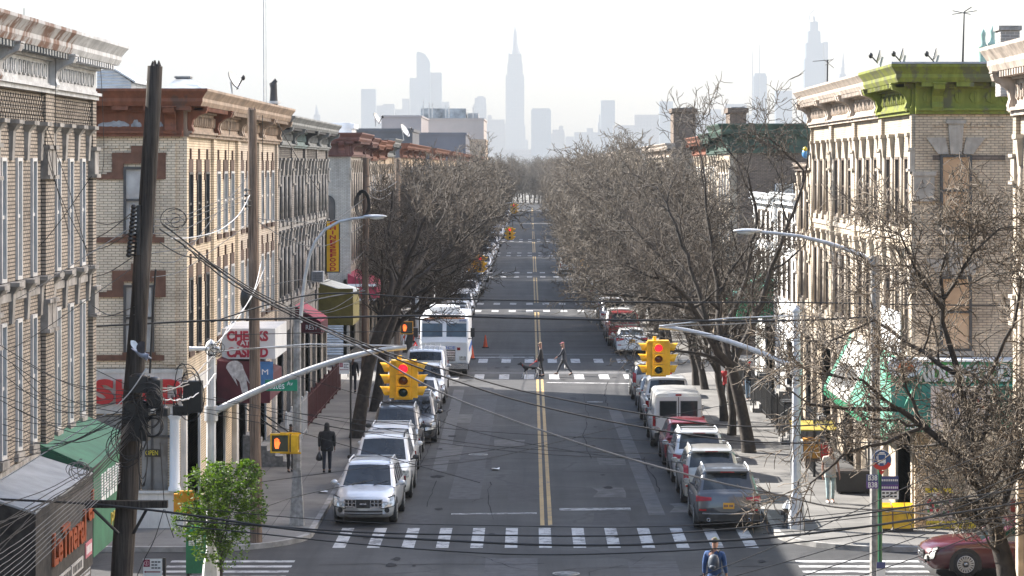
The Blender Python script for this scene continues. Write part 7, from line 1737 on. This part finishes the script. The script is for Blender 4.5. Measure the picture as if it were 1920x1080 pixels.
# --- near right tree: crooked limbs reaching left over the corner
q=px(57.); g=Grow(71,wig=.42,up=.015,rmin=.0095,maxl=5,dens=1.85)
def clear_(p):
    u=UX+p.x*F/p.y; v=VY+(H-p.z)*F/p.y
    return not ((1608<u<1700 and 838<v<1010) or (1530<u<1592 and v>872) or v>1010)
g.ok=clear_
base=Vector((10.05,57,GZ))
g.emit([base,q(1885,1060),q(1866,990),q(1850,930)],[.26,.2,.17,.16])
for pts,r0,r1 in (([q(1858,960),q(1800,860,-.3),q(1735,800,-.5),q(1690,770,-.6),q(1600,765,-.8),q(1520,760,-1)],.1,.03),([q(1850,935),q(1822,850,.4),q(1812,760,.6),q(1778,650,.5),q(1766,560,.3),q(1768,480,.1)],.11,.03),([q(1790,700,.5),q(1700,640,1),q(1640,600,1.2),q(1560,640,1.2)],.055,.022),([q(1812,770,.6),q(1860,690,1.2),q(1900,600,1.4),q(1915,520,1.4)],.07,.026),([q(1768,580,.3),q(1720,500,-.2),q(1690,440,-.4)],.045,.02),([q(1770,560,.3),q(1820,480,-.6),q(1870,430,-.8)],.045,.02),([q(1735,800,-.5),q(1660,830,-1.2),q(1580,850,-1.6),q(1520,900,-1.8)],.05,.018),([q(1690,770,-.6),q(1620,720,-1.6),q(1540,700,-2)],.045,.018),([q(1830,880,.3),q(1770,830,1.4),q(1700,840,2)],.05,.02),([q(1866,990),q(1900,900,-1),q(1930,820,-1.2)],.07,.03),([q(1880,1040),q(1840,1000,-1.),q(1800,960,-1.4)],.035,.015),([q(1850,920,-.5),q(1890,860,-1.6),q(1900,780,-2)],.05,.02)): g.limb(pts,r0,r1,2,L=2.5)
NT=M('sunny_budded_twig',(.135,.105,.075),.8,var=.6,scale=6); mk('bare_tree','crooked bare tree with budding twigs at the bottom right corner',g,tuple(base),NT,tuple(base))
# --- small green tree
def green(x,y):
    t=thing('young_tree','small young tree in fresh green leaf at the bottom left','tree',(x,y,GZ)); g=Grow(81,wig=.16,up=.12,rmin=.006,maxl=4,dens=.9)
    g.ok=lambda p:(p.x-x)**2+(p.y-y)**2<.9 and p.z<3.6
    g.emit([Vector((x,y,GZ)),Vector((x+.02,y,.9)),Vector((x,y,1.5))],[.05,.04,.035])
    for k in range(6):
        a=k*1.05+.3; g.branch(Vector((x,y,1.0+.12*k)),Vector((math.cos(a)*.6,math.sin(a)*.6,1)).normalized(),1.35 if k<5 else 1.7,.025,2)
    P_=[([(a-x,b-y,c-GZ) for a,b,c in p],r,k) for p,r,k in g.thick+g.thin]; tubes('trunk',P_,BARK,t)
    rr=random.Random(4); C=[];m=MB()
    tips=[p for p,_,_ in g.thin]
    lobes=[((x-.35,y,2.65),(.75,.7,.75)),((x+.45,y,2.9),(.7,.65,.75)),((x+.05,y+.1,2.2),(.85,.75,.75)),((x+.75,y,2.35),(.4,.5,.4)),((x-.8,y,2.1),(.38,.45,.45)),((x+.1,y,1.55),(.62,.6,.6)),((x-.25,y,1.6),(.5,.5,.5)),((x+.0,y,3.2),(.4,.4,.35)),((x+.65,y,3.3),(.3,.3,.3))]
    n=0
    while n<9500:
        if rr.random()<.38:
            pl=rr.choice(tips); c=Vector(rr.choice(pl))+Vector((rr.gauss(0,.05),rr.gauss(0,.05),rr.gauss(0,.05)))
        else:
            lc,lr=rr.choice(lobes); d=Vector((rr.gauss(0,1),rr.gauss(0,1),rr.gauss(0,1))).normalized()*rr.uniform(.55,1.04)**.6; c=Vector((lc[0]+d.x*lr[0],lc[1]+d.y*lr[1],lc[2]+d.z*lr[2]))
            hsh=math.sin(c.x*9.1+2)*math.sin(c.y*8.3+1)*math.sin(c.z*9.7)
            if hsh<-.18: continue
        if c.z<.85: continue
        s_=rr.uniform(.02,.042); u=Vector((rr.gauss(0,1),rr.gauss(0,1),rr.gauss(0,1)*.5)).normalized(); w=u.orthogonal().normalized(); w=(w*math.cos(1.)+u.cross(w)*math.sin(rr.random()*3)).normalized()
        m.add([c-u*s_*1.3,c+w*s_*.7-u*s_*.2,c+u*s_*1.5,c-w*s_*.7-u*s_*.2],[(0,1,2,3)],0 if rr.random()<.6 else 1); n+=1
    def leafm(nm,col):
        mt,nt,b=newmat(nm); c=coords(nt); f=noise(nt,c,6.,3); L(nt,ramp(nt,f,[(.3,tuple(k*.6 for k in col)),(.7,tuple(k*1.2 for k in col))]),b.inputs['Base Color']); b.inputs['Roughness'].default_value=.55
        tr=nt.nodes.new('ShaderNodeBsdfTranslucent'); tr.inputs[0].default_value=(col[0]*1.6,col[1]*1.7,col[2]*.8,1); mx=nt.nodes.new('ShaderNodeMixShader'); mx.inputs[0].default_value=.3; L(nt,b.outputs[0],mx.inputs[1]); L(nt,tr.outputs[0],mx.inputs[2]); L(nt,mx.outputs[0],nt.nodes['Material Output'].inputs[0]); return mt
    m.build('crown',[leafm('fresh_leaf',(.036,.078,.003)),leafm('young_leaf',(.08,.14,.007))],t)
p=at(413,1080,66.); green(p.x,66.)
# ------------------------------------------------------------------ overhead cables
def cr(P_,n=8):
    out=[]
    for i in range(len(P_)-1):
        a,b,c,d=P_[max(i-1,0)],P_[i],P_[i+1],P_[min(i+2,len(P_)-1)]
        for k in range(n):
            t=k/n; out.append(.5*((2*b)+(c-a)*t+(2*a-5*b+4*c-d)*t*t+(3*b-a-3*c+d)*t*t*t))
    out.append(P_[-1]); return out
def cable(label,pts,Y,r=.012,mat=WIRE,group=None,name='overhead_cable',Y1=None,n=8,wob=0.,cat='cable'):
    P_=[at(u,v,lerp(Y,Y if Y1 is None else Y1,i/(len(pts)-1))) for i,(u,v) in enumerate(pts)]
    rr=random.Random(len(label)+int(pts[0][1])); Q=cr(P_,n)
    if wob: Q=[q+Vector((rr.uniform(-wob,wob),0,rr.uniform(-wob,wob))) if 0<i<len(Q)-1 else q for i,q in enumerate(Q)]
    m=MB(); m.tube(Q,r,5,cap=False); o=m.build(name,mat); tag(o,label,cat,group); return o
# heavy lines right across the avenue
cable('heavy black cable crossing the avenue just above the traffic signals',[(172,612),(395,601),(560,597),(800,592),(1000,597),(1250,601),(1480,601),(1640,594)],66,.026)
cable('black cable crossing the avenue higher, over the white police truck roof',[(395,604),(590,552),(800,559),(1000,564),(1250,567),(1480,567),(1700,571),(1905,573)],66.4,.018)
cable('thin black cable crossing just under the heavy pair at mid height',[(420,628),(700,622),(1000,622),(1240,622),(1500,640),(1700,650)],66.2,.009)
cable('grey span wire running from the left mast arm to the left sensor pole',[(400,655),(600,650),(762,648)],66.9,.012,WIRE_G)
cable('pale guy wire running beside the right mast arm',[(1236,612),(1400,606),(1493,592),(1560,600)],79.7,.016,WIRE_G)
# bundle from the leaning pole down over the avenue
cable('black cable from the leaning pole dipping over the avenue, upper of the pair',[(300,430),(345,460),(430,520),(540,582),(660,635),(760,672),(860,700),(975,732),(1180,772),(1400,800),(1640,790)],53,.017,Y1=62)
cable('thick black cable from the leaning pole dipping over the avenue, lower of the pair',[(305,420),(350,455),(440,528),(545,590),(730,668),(860,716),(990,756),(1180,797),(1400,828),(1640,830)],53,.018,Y1=61)
cable('pale grey twisted cable swooping low over the avenue to the right pavement',[(600,615),(700,665),(780,712),(860,750),(1010,805),(1180,860),(1350,905),(1450,925),(1560,950),(1700,960),(1900,985)],54,.018,WIRE_G,Y1=56)
cable('second black bundle line beside the leaning pole drop',[(300,455),(340,478),(390,490),(470,540),(540,576)],53,.014,Y1=56)
cable('short black bundle wrapped along the dropping cables',[(335,452),(380,490),(440,535),(520,578)],52.8,.016,Y1=55,wob=.015)
G='thin black lines across the lower avenue'
for pts in ([(560,775),(800,800),(1000,815),(1300,830),(1480,834)],[(400,745),(640,790),(860,828),(1040,845),(1300,852)],[(540,700),(740,760),(900,812),(1100,850),(1280,868)],[(700,880),(900,862),(1100,815),(1250,780),(1440,745)],[(480,905),(700,875),(880,850),(1020,830)],[(330,760),(560,790),(760,822),(1000,850),(1200,860)]): cable('thin black line crossing low over the parked cars and the avenue',pts,60,.0065,group=G)
# bottom bundle close to the viewer
cable('heaviest black cable sagging across the bottom crosswalk',[(0,936),(170,945),(330,962),(490,985),(650,1003),(830,1013),(1000,1021),(1160,1022),(1300,1016),(1440,1008),(1640,985),(1920,942)],50,.022)
cable('black cable sagging across the crosswalk just above the heaviest one',[(330,975),(520,988),(700,999),(900,1003),(1100,1005),(1240,1001),(1440,985),(1640,960),(1920,915)],50.4,.016)
cable('black cable sagging lowest beneath the crosswalk stripes',[(330,985),(480,1000),(650,1018),(850,1034),(1010,1040),(1200,1036),(1440,1022),(1640,1000),(1920,965)],50.2,.013)
cable('thin black cable along the upper edge of the bottom crosswalk',[(340,950),(520,968),(700,980),(900,985),(1200,988),(1440,975),(1700,950),(1920,925)],50.6,.008)
G='thin black lines rising to the right edge at the bottom'
for pts in ([(1300,1085),(1440,1030),(1600,960),(1740,895),(1925,820)],[(1360,1085),(1520,1040),(1700,985),(1925,905)],[(1490,1085),(1640,1035),(1780,985),(1925,930)],[(1600,1085),(1760,1030),(1925,965)],[(1430,990),(1600,972),(1760,950),(1925,880)],[(1430,1000),(1640,985),(1780,960),(1925,890)]): cable('thin black line rising towards the right edge over the corner',pts,49,.0085,group=G)
# fan of service drops from the leaning pole to the near left house
G='service wires fanning from the leaning pole'; rr=random.Random(21)
for k in range(15):
    y0=735+rr.uniform(0,55); y1=640+k*16+rr.uniform(-8,8); m_=(130+rr.uniform(-20,20),(y0+y1)/2+rr.uniform(15,45)); cable('thin black service wire fanning from the leaning pole to the grey brick house',[(262,y0),m_,(rr.uniform(-20,40),y1)],51.5,.0075,group=G,Y1=50,n=7)
G='service wires falling from the leaning pole to the metal awning'
for k in range(10):
    y0=770+k*6; cable('black service wire hanging from the leaning pole towards the metal awning',[(255-k,y0),(190-4*k,y0+70+rr.uniform(0,26)),(110-6*k,y0+130+rr.uniform(0,40)),(-10,y0+190+rr.uniform(-20,60))],51.3,.008,group=G,Y1=47,n=6,wob=.004)
G='pale wires along the timber shop sign'
for k in range(8): cable('pale wire running along the orange letter sign to the bottom left',[(225,868+k*5),(175,905+k*6),(110,955+k*9),(50,1005+k*10),(-10,1045+k*12)],49.5,.0075,WIRE_G,group=G,Y1=47,n=6,wob=.006)
cable('bright white cable slanting from the leaning pole to the left edge',[(275,690),(225,775),(140,840),(60,890),(-10,905)][:1]+[(222,758),(110,832),(-10,908)],51.2,.011,WIRE_W)
cable('white cable from the brown pole looping to the leaning pole',[(468,366),(448,402),(410,432),(360,445),(320,447)],76,.012,WIRE_W,Y1=53)
cable('white cable from the brown pole to the left signal pole top',[(490,490),(476,545),(440,605),(400,650)],76,.012,WIRE_W,Y1=67)
cable('second white cable from the brown pole to the left signal pole',[(497,500),(470,560),(430,610),(404,662)],76,.009,WIRE_W,Y1=67)
cable('white cable slanting over the near left house windows',[(-10,580),(60,545),(130,500),(240,430)],54,.009,WIRE_W,Y1=52)
cable('pale cable slanting over the near left house, lower',[(-10,672),(60,632),(130,585),(245,505)],54,.008,WIRE_G,Y1=52)
G='wires between the leaning pole and the brown pole'
for k,(a,b) in enumerate(((392,355),(405,362),(418,372),(455,392),(470,330),(500,420))): cable('black wire strung between the leaning pole and the brown pole',[(285,a+20),(340,a+14-(k%2)*6),(400,(a+b)/2+8),(466,b)],52,.009,group=G,Y1=76)
G='wires from the leaning pole to the left house edge'
for (a,b) in ((405,415),(430,470),(480,520),(395,450),(575,590),(590,572)): cable('black wire from the leaning pole insulators to the grey brick house',[(252,a),(205,(a+b)/2+10),(172,b)],51.8,.009,group=G,Y1=58)
G='wires between the brown pole and the coil pole'
for (a,b,s) in ((410,372,25),(415,420,40),(540,470,20),(585,540,18),(560,560,25)): cable('black wire strung from the brown pole to the pole with the cable coil',[(482,a),(560,(a+b)/2+s),(620,(a+b)/2+s),(684,b)],76.9,.013,group=G,Y1=120)
cable('thick black bundle from the brown pole to the trees',[(482,560),(540,578),(600,560),(684,545)],76.9,.03,Y1=119)
G='wires running on from the coil pole over the left trees'
for (a,b) in ((350,340),(365,352),(500,470)): cable('black wire running on from the coil pole past the bare trees',[(690,a),(715,a+8),(745,b)],120,.018,group=G,Y1=150)
G='wires over the upper left house'
for pts in ([(8,20),(60,200),(110,360),(165,470)],[(45,15),(48,120),(78,210),(128,350),(170,500)],[(105,90),(104,220),(106,330)],[(0,480),(60,470),(105,425),(172,330)],[(75,160),(95,300),(130,440)]): cable('thin black cable draped over the front of the grey brick house',pts,56.5,.008,group=G,n=6)
cable('thin cable dangling from the white cornice end',[(187,100),(192,190),(195,290),(190,330)],62,.007)
G='wires hanging over the brown-trimmed corner'
for pts in ([(430,400),(428,300),(433,200)],[(495,400),(493,300),(492,215)],[(600,360),(560,300),(520,230)]): cable('thin vertical cable on the tan cornice row fronts',pts,91,.012,group=G)
G='drop wires hanging beside the crossarm'
for pts in ([(307,955),(290,1010),(270,1050),(255,1085)],[(309,955),(318,985),(326,1008)],[(300,830),(305,900),(308,945)]): cable('drop wire hanging from the wooden crossarm',pts,51.5,.008,group=G)
G='wires across the left pavement'
for pts in ([(172,690),(330,760),(520,800),(700,850),(900,905)],[(300,735),(460,760),(620,800),(720,812)],[(330,990),(480,955),(560,930),(700,900)]): cable('thin black wire slanting over the left pavement',pts,63,.0085,group=G)
# coils and tangles near the leaning pole
def coil(label,u,v,Y,ru,rv_,n,r=.01,mat=WIRE,jit=.2,seed=0,name='cable_coil',group=None):
    rr=random.Random(seed); m=MB(); k=Y/F
    for j in range(n):
        c=at(u+rr.uniform(-1,1)*ru*jit,v+rr.uniform(-1,1)*rv_*jit,Y-.02*j); a_=ru*rr.uniform(1-jit,1+jit)*k; b_=rv_*rr.uniform(1-jit,1+jit)*k; ph_=rr.uniform(0,6.3); w=rr.uniform(4.6,6.3)
        m.tube([(c.x+a_*math.cos(ph_+w*q/18),c.y+.03*math.sin(q),c.z+b_*math.sin(ph_+w*q/18)) for q in range(19)],r,4,cap=False)
    return tag(m.build(name,mat),label,'cable coil',group)
coil('round black cable coil hanging on the leaning pole under the red letters',288,800,51.4,17,19,5,.012,jit=.12,seed=1)
coil('loose loops of black cable sprung out to the right of the leaning pole',326,412,51.6,20,15,4,.007,jit=.4,seed=2)
coil('tangle of black drop wire in front of the red shop letters',280,755,51.3,20,26,9,.009,jit=.5,seed=3)
coil('tangle of black drop wire bunched at the signal pole splice',348,742,60,19,32,9,.01,jit=.55,seed=4)
coil('tangle of pale wire on the near left awning edge',150,880,50,14,11,7,.008,WIRE_G,.5,5)
coil('black cable tangle low on the leaning pole',238,828,51.2,22,32,7,.009,jit=.55,seed=6)
coil('dark cable loop hung low beside the leaning pole',268,850,51.4,9,62,3,.01,jit=.15,seed=7)
coil('small tangle of wire at the top of the left signal pole',402,655,66.5,12,10,7,.01,jit=.5,seed=8)
for k,(a,b) in enumerate((((300,735),(400,668)),((298,728),(396,690)),((305,748),(392,720)),((330,752),(405,700)))): cable('pale looped wire bundle between the leaning pole and the signal pole',[a,((a[0]+b[0])/2,(a[1]+b[1])/2+14),b],52,.014,WIRE_G if k<2 else WIRE_W,'pale loops beside the red letters',Y1=66,wob=.02)
t=put('splice_case','black cable splice case hanging between the leaning pole and the signal pole','splice case',*at(362,740,60)); m=MB(); p=at(362,740,60); m.box(p.x-.2,p.x+.2,59.85,60.15,p.z-.38,p.z+.3); m.build('case',BLACK,t); m=MB(); p=at(342,768,60); m.box(p.x-.2,p.x+.12,59.9,60.1,p.z-.12,p.z+.08); m.build('side_case',BLACK,t)
# ------------------------------------------------------------------ far city, several kilometres off
def SKYM(name,col,pitch):
    m,nt,b=newmat(name); c,uv=wall_uv(nt); t=node(nt,'ShaderNodeTexBrick',offset=0.); L(nt,uv,t.inputs['Vector'])
    for k,v in (('Color1',(*[x*.85 for x in col],1)),('Color2',(*[x*.75 for x in col],1)),('Mortar',(*col,1)),('Scale',1.),('Mortar Size',pitch*.16),('Brick Width',pitch),('Row Height',pitch*1.2)): t.inputs[k].default_value=v
    L(nt,t.outputs[0],b.inputs['Base Color']); b.inputs['Roughness'].default_value=.5; return m
SK1=SKYM('far_stone_tower',(.2,.2,.21),9.); SK2=SKYM('far_glass_tower',(.12,.16,.2),7.); SK3=SKYM('far_brick_tower',(.22,.19,.18),8.)
def tower(label,parts,Y,mat,name='skyscraper',deep=45,group=None):
    """parts: (u0,u1,vtop) wide first; each later step stands behind-in on the first"""
    u0=min(p[0] for p in parts); u1=max(p[1] for p in parts); t=thing(name,label,'skyscraper',((( u0+u1)/2-UX)*Y/F,Y,0),0,group)
    for i,p in enumerate(parts):
        a=at(p[0],p[2],Y); b=at(p[1],p[2],Y); m=MB(); z0=p[3] if len(p)>3 else 0
        ins=min(i*3,18); m.box(a.x,b.x,Y+ins,Y+deep-ins,0.,a.z)
        m.build('tower' if i==0 else 'setback',mat,t)
    return t
Y=8300
t=tower('tall stepped tower with a needle spire, highest on the hazy skyline',[(936,990,262),(944,985,235),(948,983,140),(951,980,118),(953,978,100)],Y,SK1)
m=MB(); c=at(965.5,100,Y); k=Y/F
m.lathe([(11*k,c.z-2),(8*k,c.z+8*k),(5.5*k,c.z+16*k),(4*k,c.z+42*k),(1.6*k,c.z+46*k),(1.1*k,c.z+50*k)],(c.x,Y+22,0),12); m.build('spire',SK1,t)
m=MB(); m.tube([(c.x,Y+22,c.z+49*k),(c.x,Y+22,c.z+68*k)],[1.*k,.3*k],6); m.build('mast',SK1,t)
t=tower('curved top glass tower left of the needle spire tower',[(781,806,120)],7900,SK2); a=at(781,97,7900); b=at(806,120,7900); d=at(797,101,7900); m=MB(); m.prism([(a.x,b.z),(b.x,b.z),(b.x-1,b.z+9),(d.x,d.z),(a.x+8,a.z),(a.x,a.z)],7900,7945,lambda p,q,d_:(p,d_,q)); m.build('curved_crown',SK2,t)
for label,parts,Y,mat in (
 ('square glass tower joined to the right of the curved top tower',[(800,828,136)],7950,SK2),
 ('narrow pale tower at the left of the curved top tower',[(768,784,146)],8000,SK2),
 ('low wide block to the right of the curved top tower',[(828,842,191)],7900,SK1),
 ('tall plain slab at the far left of the skyline',[(677,704,167)],7600,SK2),
 ('low grey slab beside the plain slab',[(706,718,198)],7700,SK1),('mid height block between the plain slab and the curved tower',[(718,739,195)],7650,SK1),
 ('stepped block just left of the curved tower',[(740,768,205),(754,768,185)],7800,SK3),
 ('rounded top tower between the beige block and the needle tower',[(888,912,195),(890,911,183),(895,907,180)],7400,SK1),
 ('stepped old tower left of the needle tower base',[(911,948,232),(916,946,224),(914,922,216)],7500,SK3),
 ('wide dark slab tower right of the needle tower',[(996,1033,206),(998,1031,203)],7000,SK2),
 ('small stepped tower right of the wide slab tower',[(1033,1059,250),(1036,1058,243),(1048,1056,236)],7300,SK3),
 ('low long roofline behind the right trees',[(1077,1125,248),(1100,1112,240)],7200,SK1),
 ('slim slab tower standing over the right trees',[(1127,1153,188)],7100,SK2),
 ('thin spire beside the slim slab tower',[(1121,1128,230),(1123,1126,215)],7250,SK1),
 ('low block at the left of the small stepped tower',[(1060,1078,256)],7600,SK1),
 ('broad low mass below the needle tower',[(905,1000,292),(940,996,280)],6600,SK3),
 ('low mass at the end of the avenue',[(985,1045,300)],6000,SK3),('pale slim shaft rising by the end of the avenue',[(1029,1034,272)],6500,SK1),
 ('mauve tower behind the upper branches of the right trees',[(1237,1262,190)],7600,SK2),('second faint tower behind the right branches',[(1330,1352,205)],7700,SK1),
 ('faint rounded tower with twin masts behind the right tree top',[(1413,1438,142),(1416,1436,137)],7800,SK2),
 ('mauve slab behind the right tree top near the cornice',[(1455,1485,170)],7600,SK2),
 ('faint low blocks behind the right tree crowns',[(1150,1236,235),(1190,1236,215)],7000,SK3),
 ('faint low blocks behind the upper right branches',[(1262,1410,215),(1360,1400,195)],7000,SK3)):
    tower(label,parts,Y,mat)
for lab,u in (('left one of two hair thin masts over the right tree top',1411),('right one of two hair thin masts over the right tree top',1424)):
    p=at(u,160,7800); q_=at(u,95 if u<1415 else 82,7800); m=MB(); m.tube([(p.x,p.y,0),p,q_],[2.5,2.,1.2],6); tag(m.build('radio_spire',SK1),lab,'mast')
t=tower('tapering glass tower topped by a crane above the beige cornices',[(1509,1552,110),(1512,1543,80),(1516,1539,58),(1520,1535,40)],8000,SK2); p=at(1527,40,8000); m=MB(); m.tube([p,at(1526,30,8000)],4,6); m.tube([at(1516,42,8000),at(1519,26,8000),at(1532,12,8000)],1.6,5); m.build('crane',SK1,t); m=MB(); a=at(1545,78,8000); b=at(1553,150,8000); m.box(a.x,b.x,8000,8040,0,a.z); m.build('hoist',SK1,t)
t=tower('pointed art deco tower top peeking over the beige cornice',[(1570,1590,160),(1575,1587,138),(1578,1584,125)],7900,SK1); p=at(1581,125,7900); m=MB(); m.tube([p,at(1581,96,7900)],[5,.6],6); m.build('spire',SK1,t)
t=thing('skyscraper','faint pointed spire far off above the sooty row roof','skyscraper',(at(593,0,7000).x,7000,0)); m=MB(); p=at(594,215,7000); m.box(p.x-8,p.x+8,7000,7020,0,p.z); m.build('tower',SK1,t); m=MB(); m.tube([p,at(593,195,7000)],[7,.6],6); m.build('spire',SK1,t)
# twin green church towers
CUP=M('verdigris_copper',(.2,.36,.3),.7,var=.25,scale=.4,streak=.4)
Yc=900; t=thing('church','church with twin verdigris domed towers at the right edge','church',(at(1851,0,Yc).x,Yc,0)); k=Yc/F
m=MB(); a=at(1832,0,Yc); b=at(1872,0,Yc); m.box(a.x-4,b.x+4,Yc+3,Yc+40,0,at(0,190,Yc).z); m.build('nave',BR_TAN,t)
for u,v in ((1843.5,45),(1861,40)):
    c=at(u,v+75,Yc); o=MB(); o.box(c.x-9*k,c.x+9*k,Yc-9*k,Yc+9*k,0,c.z); o.build('tower_base',BR_TAN,t)
    m=MB(); m.lathe([(8*k,c.z),(8*k,c.z+30*k),(9*k,c.z+31*k),(9*k,c.z+33*k),(5.5*k,c.z+38*k),(4.2*k,c.z+44*k),(4.2*k,c.z+52*k),(5*k,c.z+55*k),(4.8*k,c.z+59*k),(3*k,c.z+63*k),(1*k,c.z+65*k),(.35*k,c.z+67*k),(.3*k,c.z+75*k)],(c.x,Yc,0),12); dm=m.build('dome',CUP,t)
    m=MB()
    for q_ in range(4): a_=math.pi/4+q_*math.pi/2; m.box(c.x+8.2*k*math.cos(a_)-.8*k,c.x+8.2*k*math.cos(a_)+.8*k,Yc+8.2*k*math.sin(a_)-.8*k,Yc+8.2*k*math.sin(a_)+.8*k,c.z+2*k,c.z+29*k)
    m.build('buttresses',CUP,dm)
bpy.data.scenes.remove(TMP)
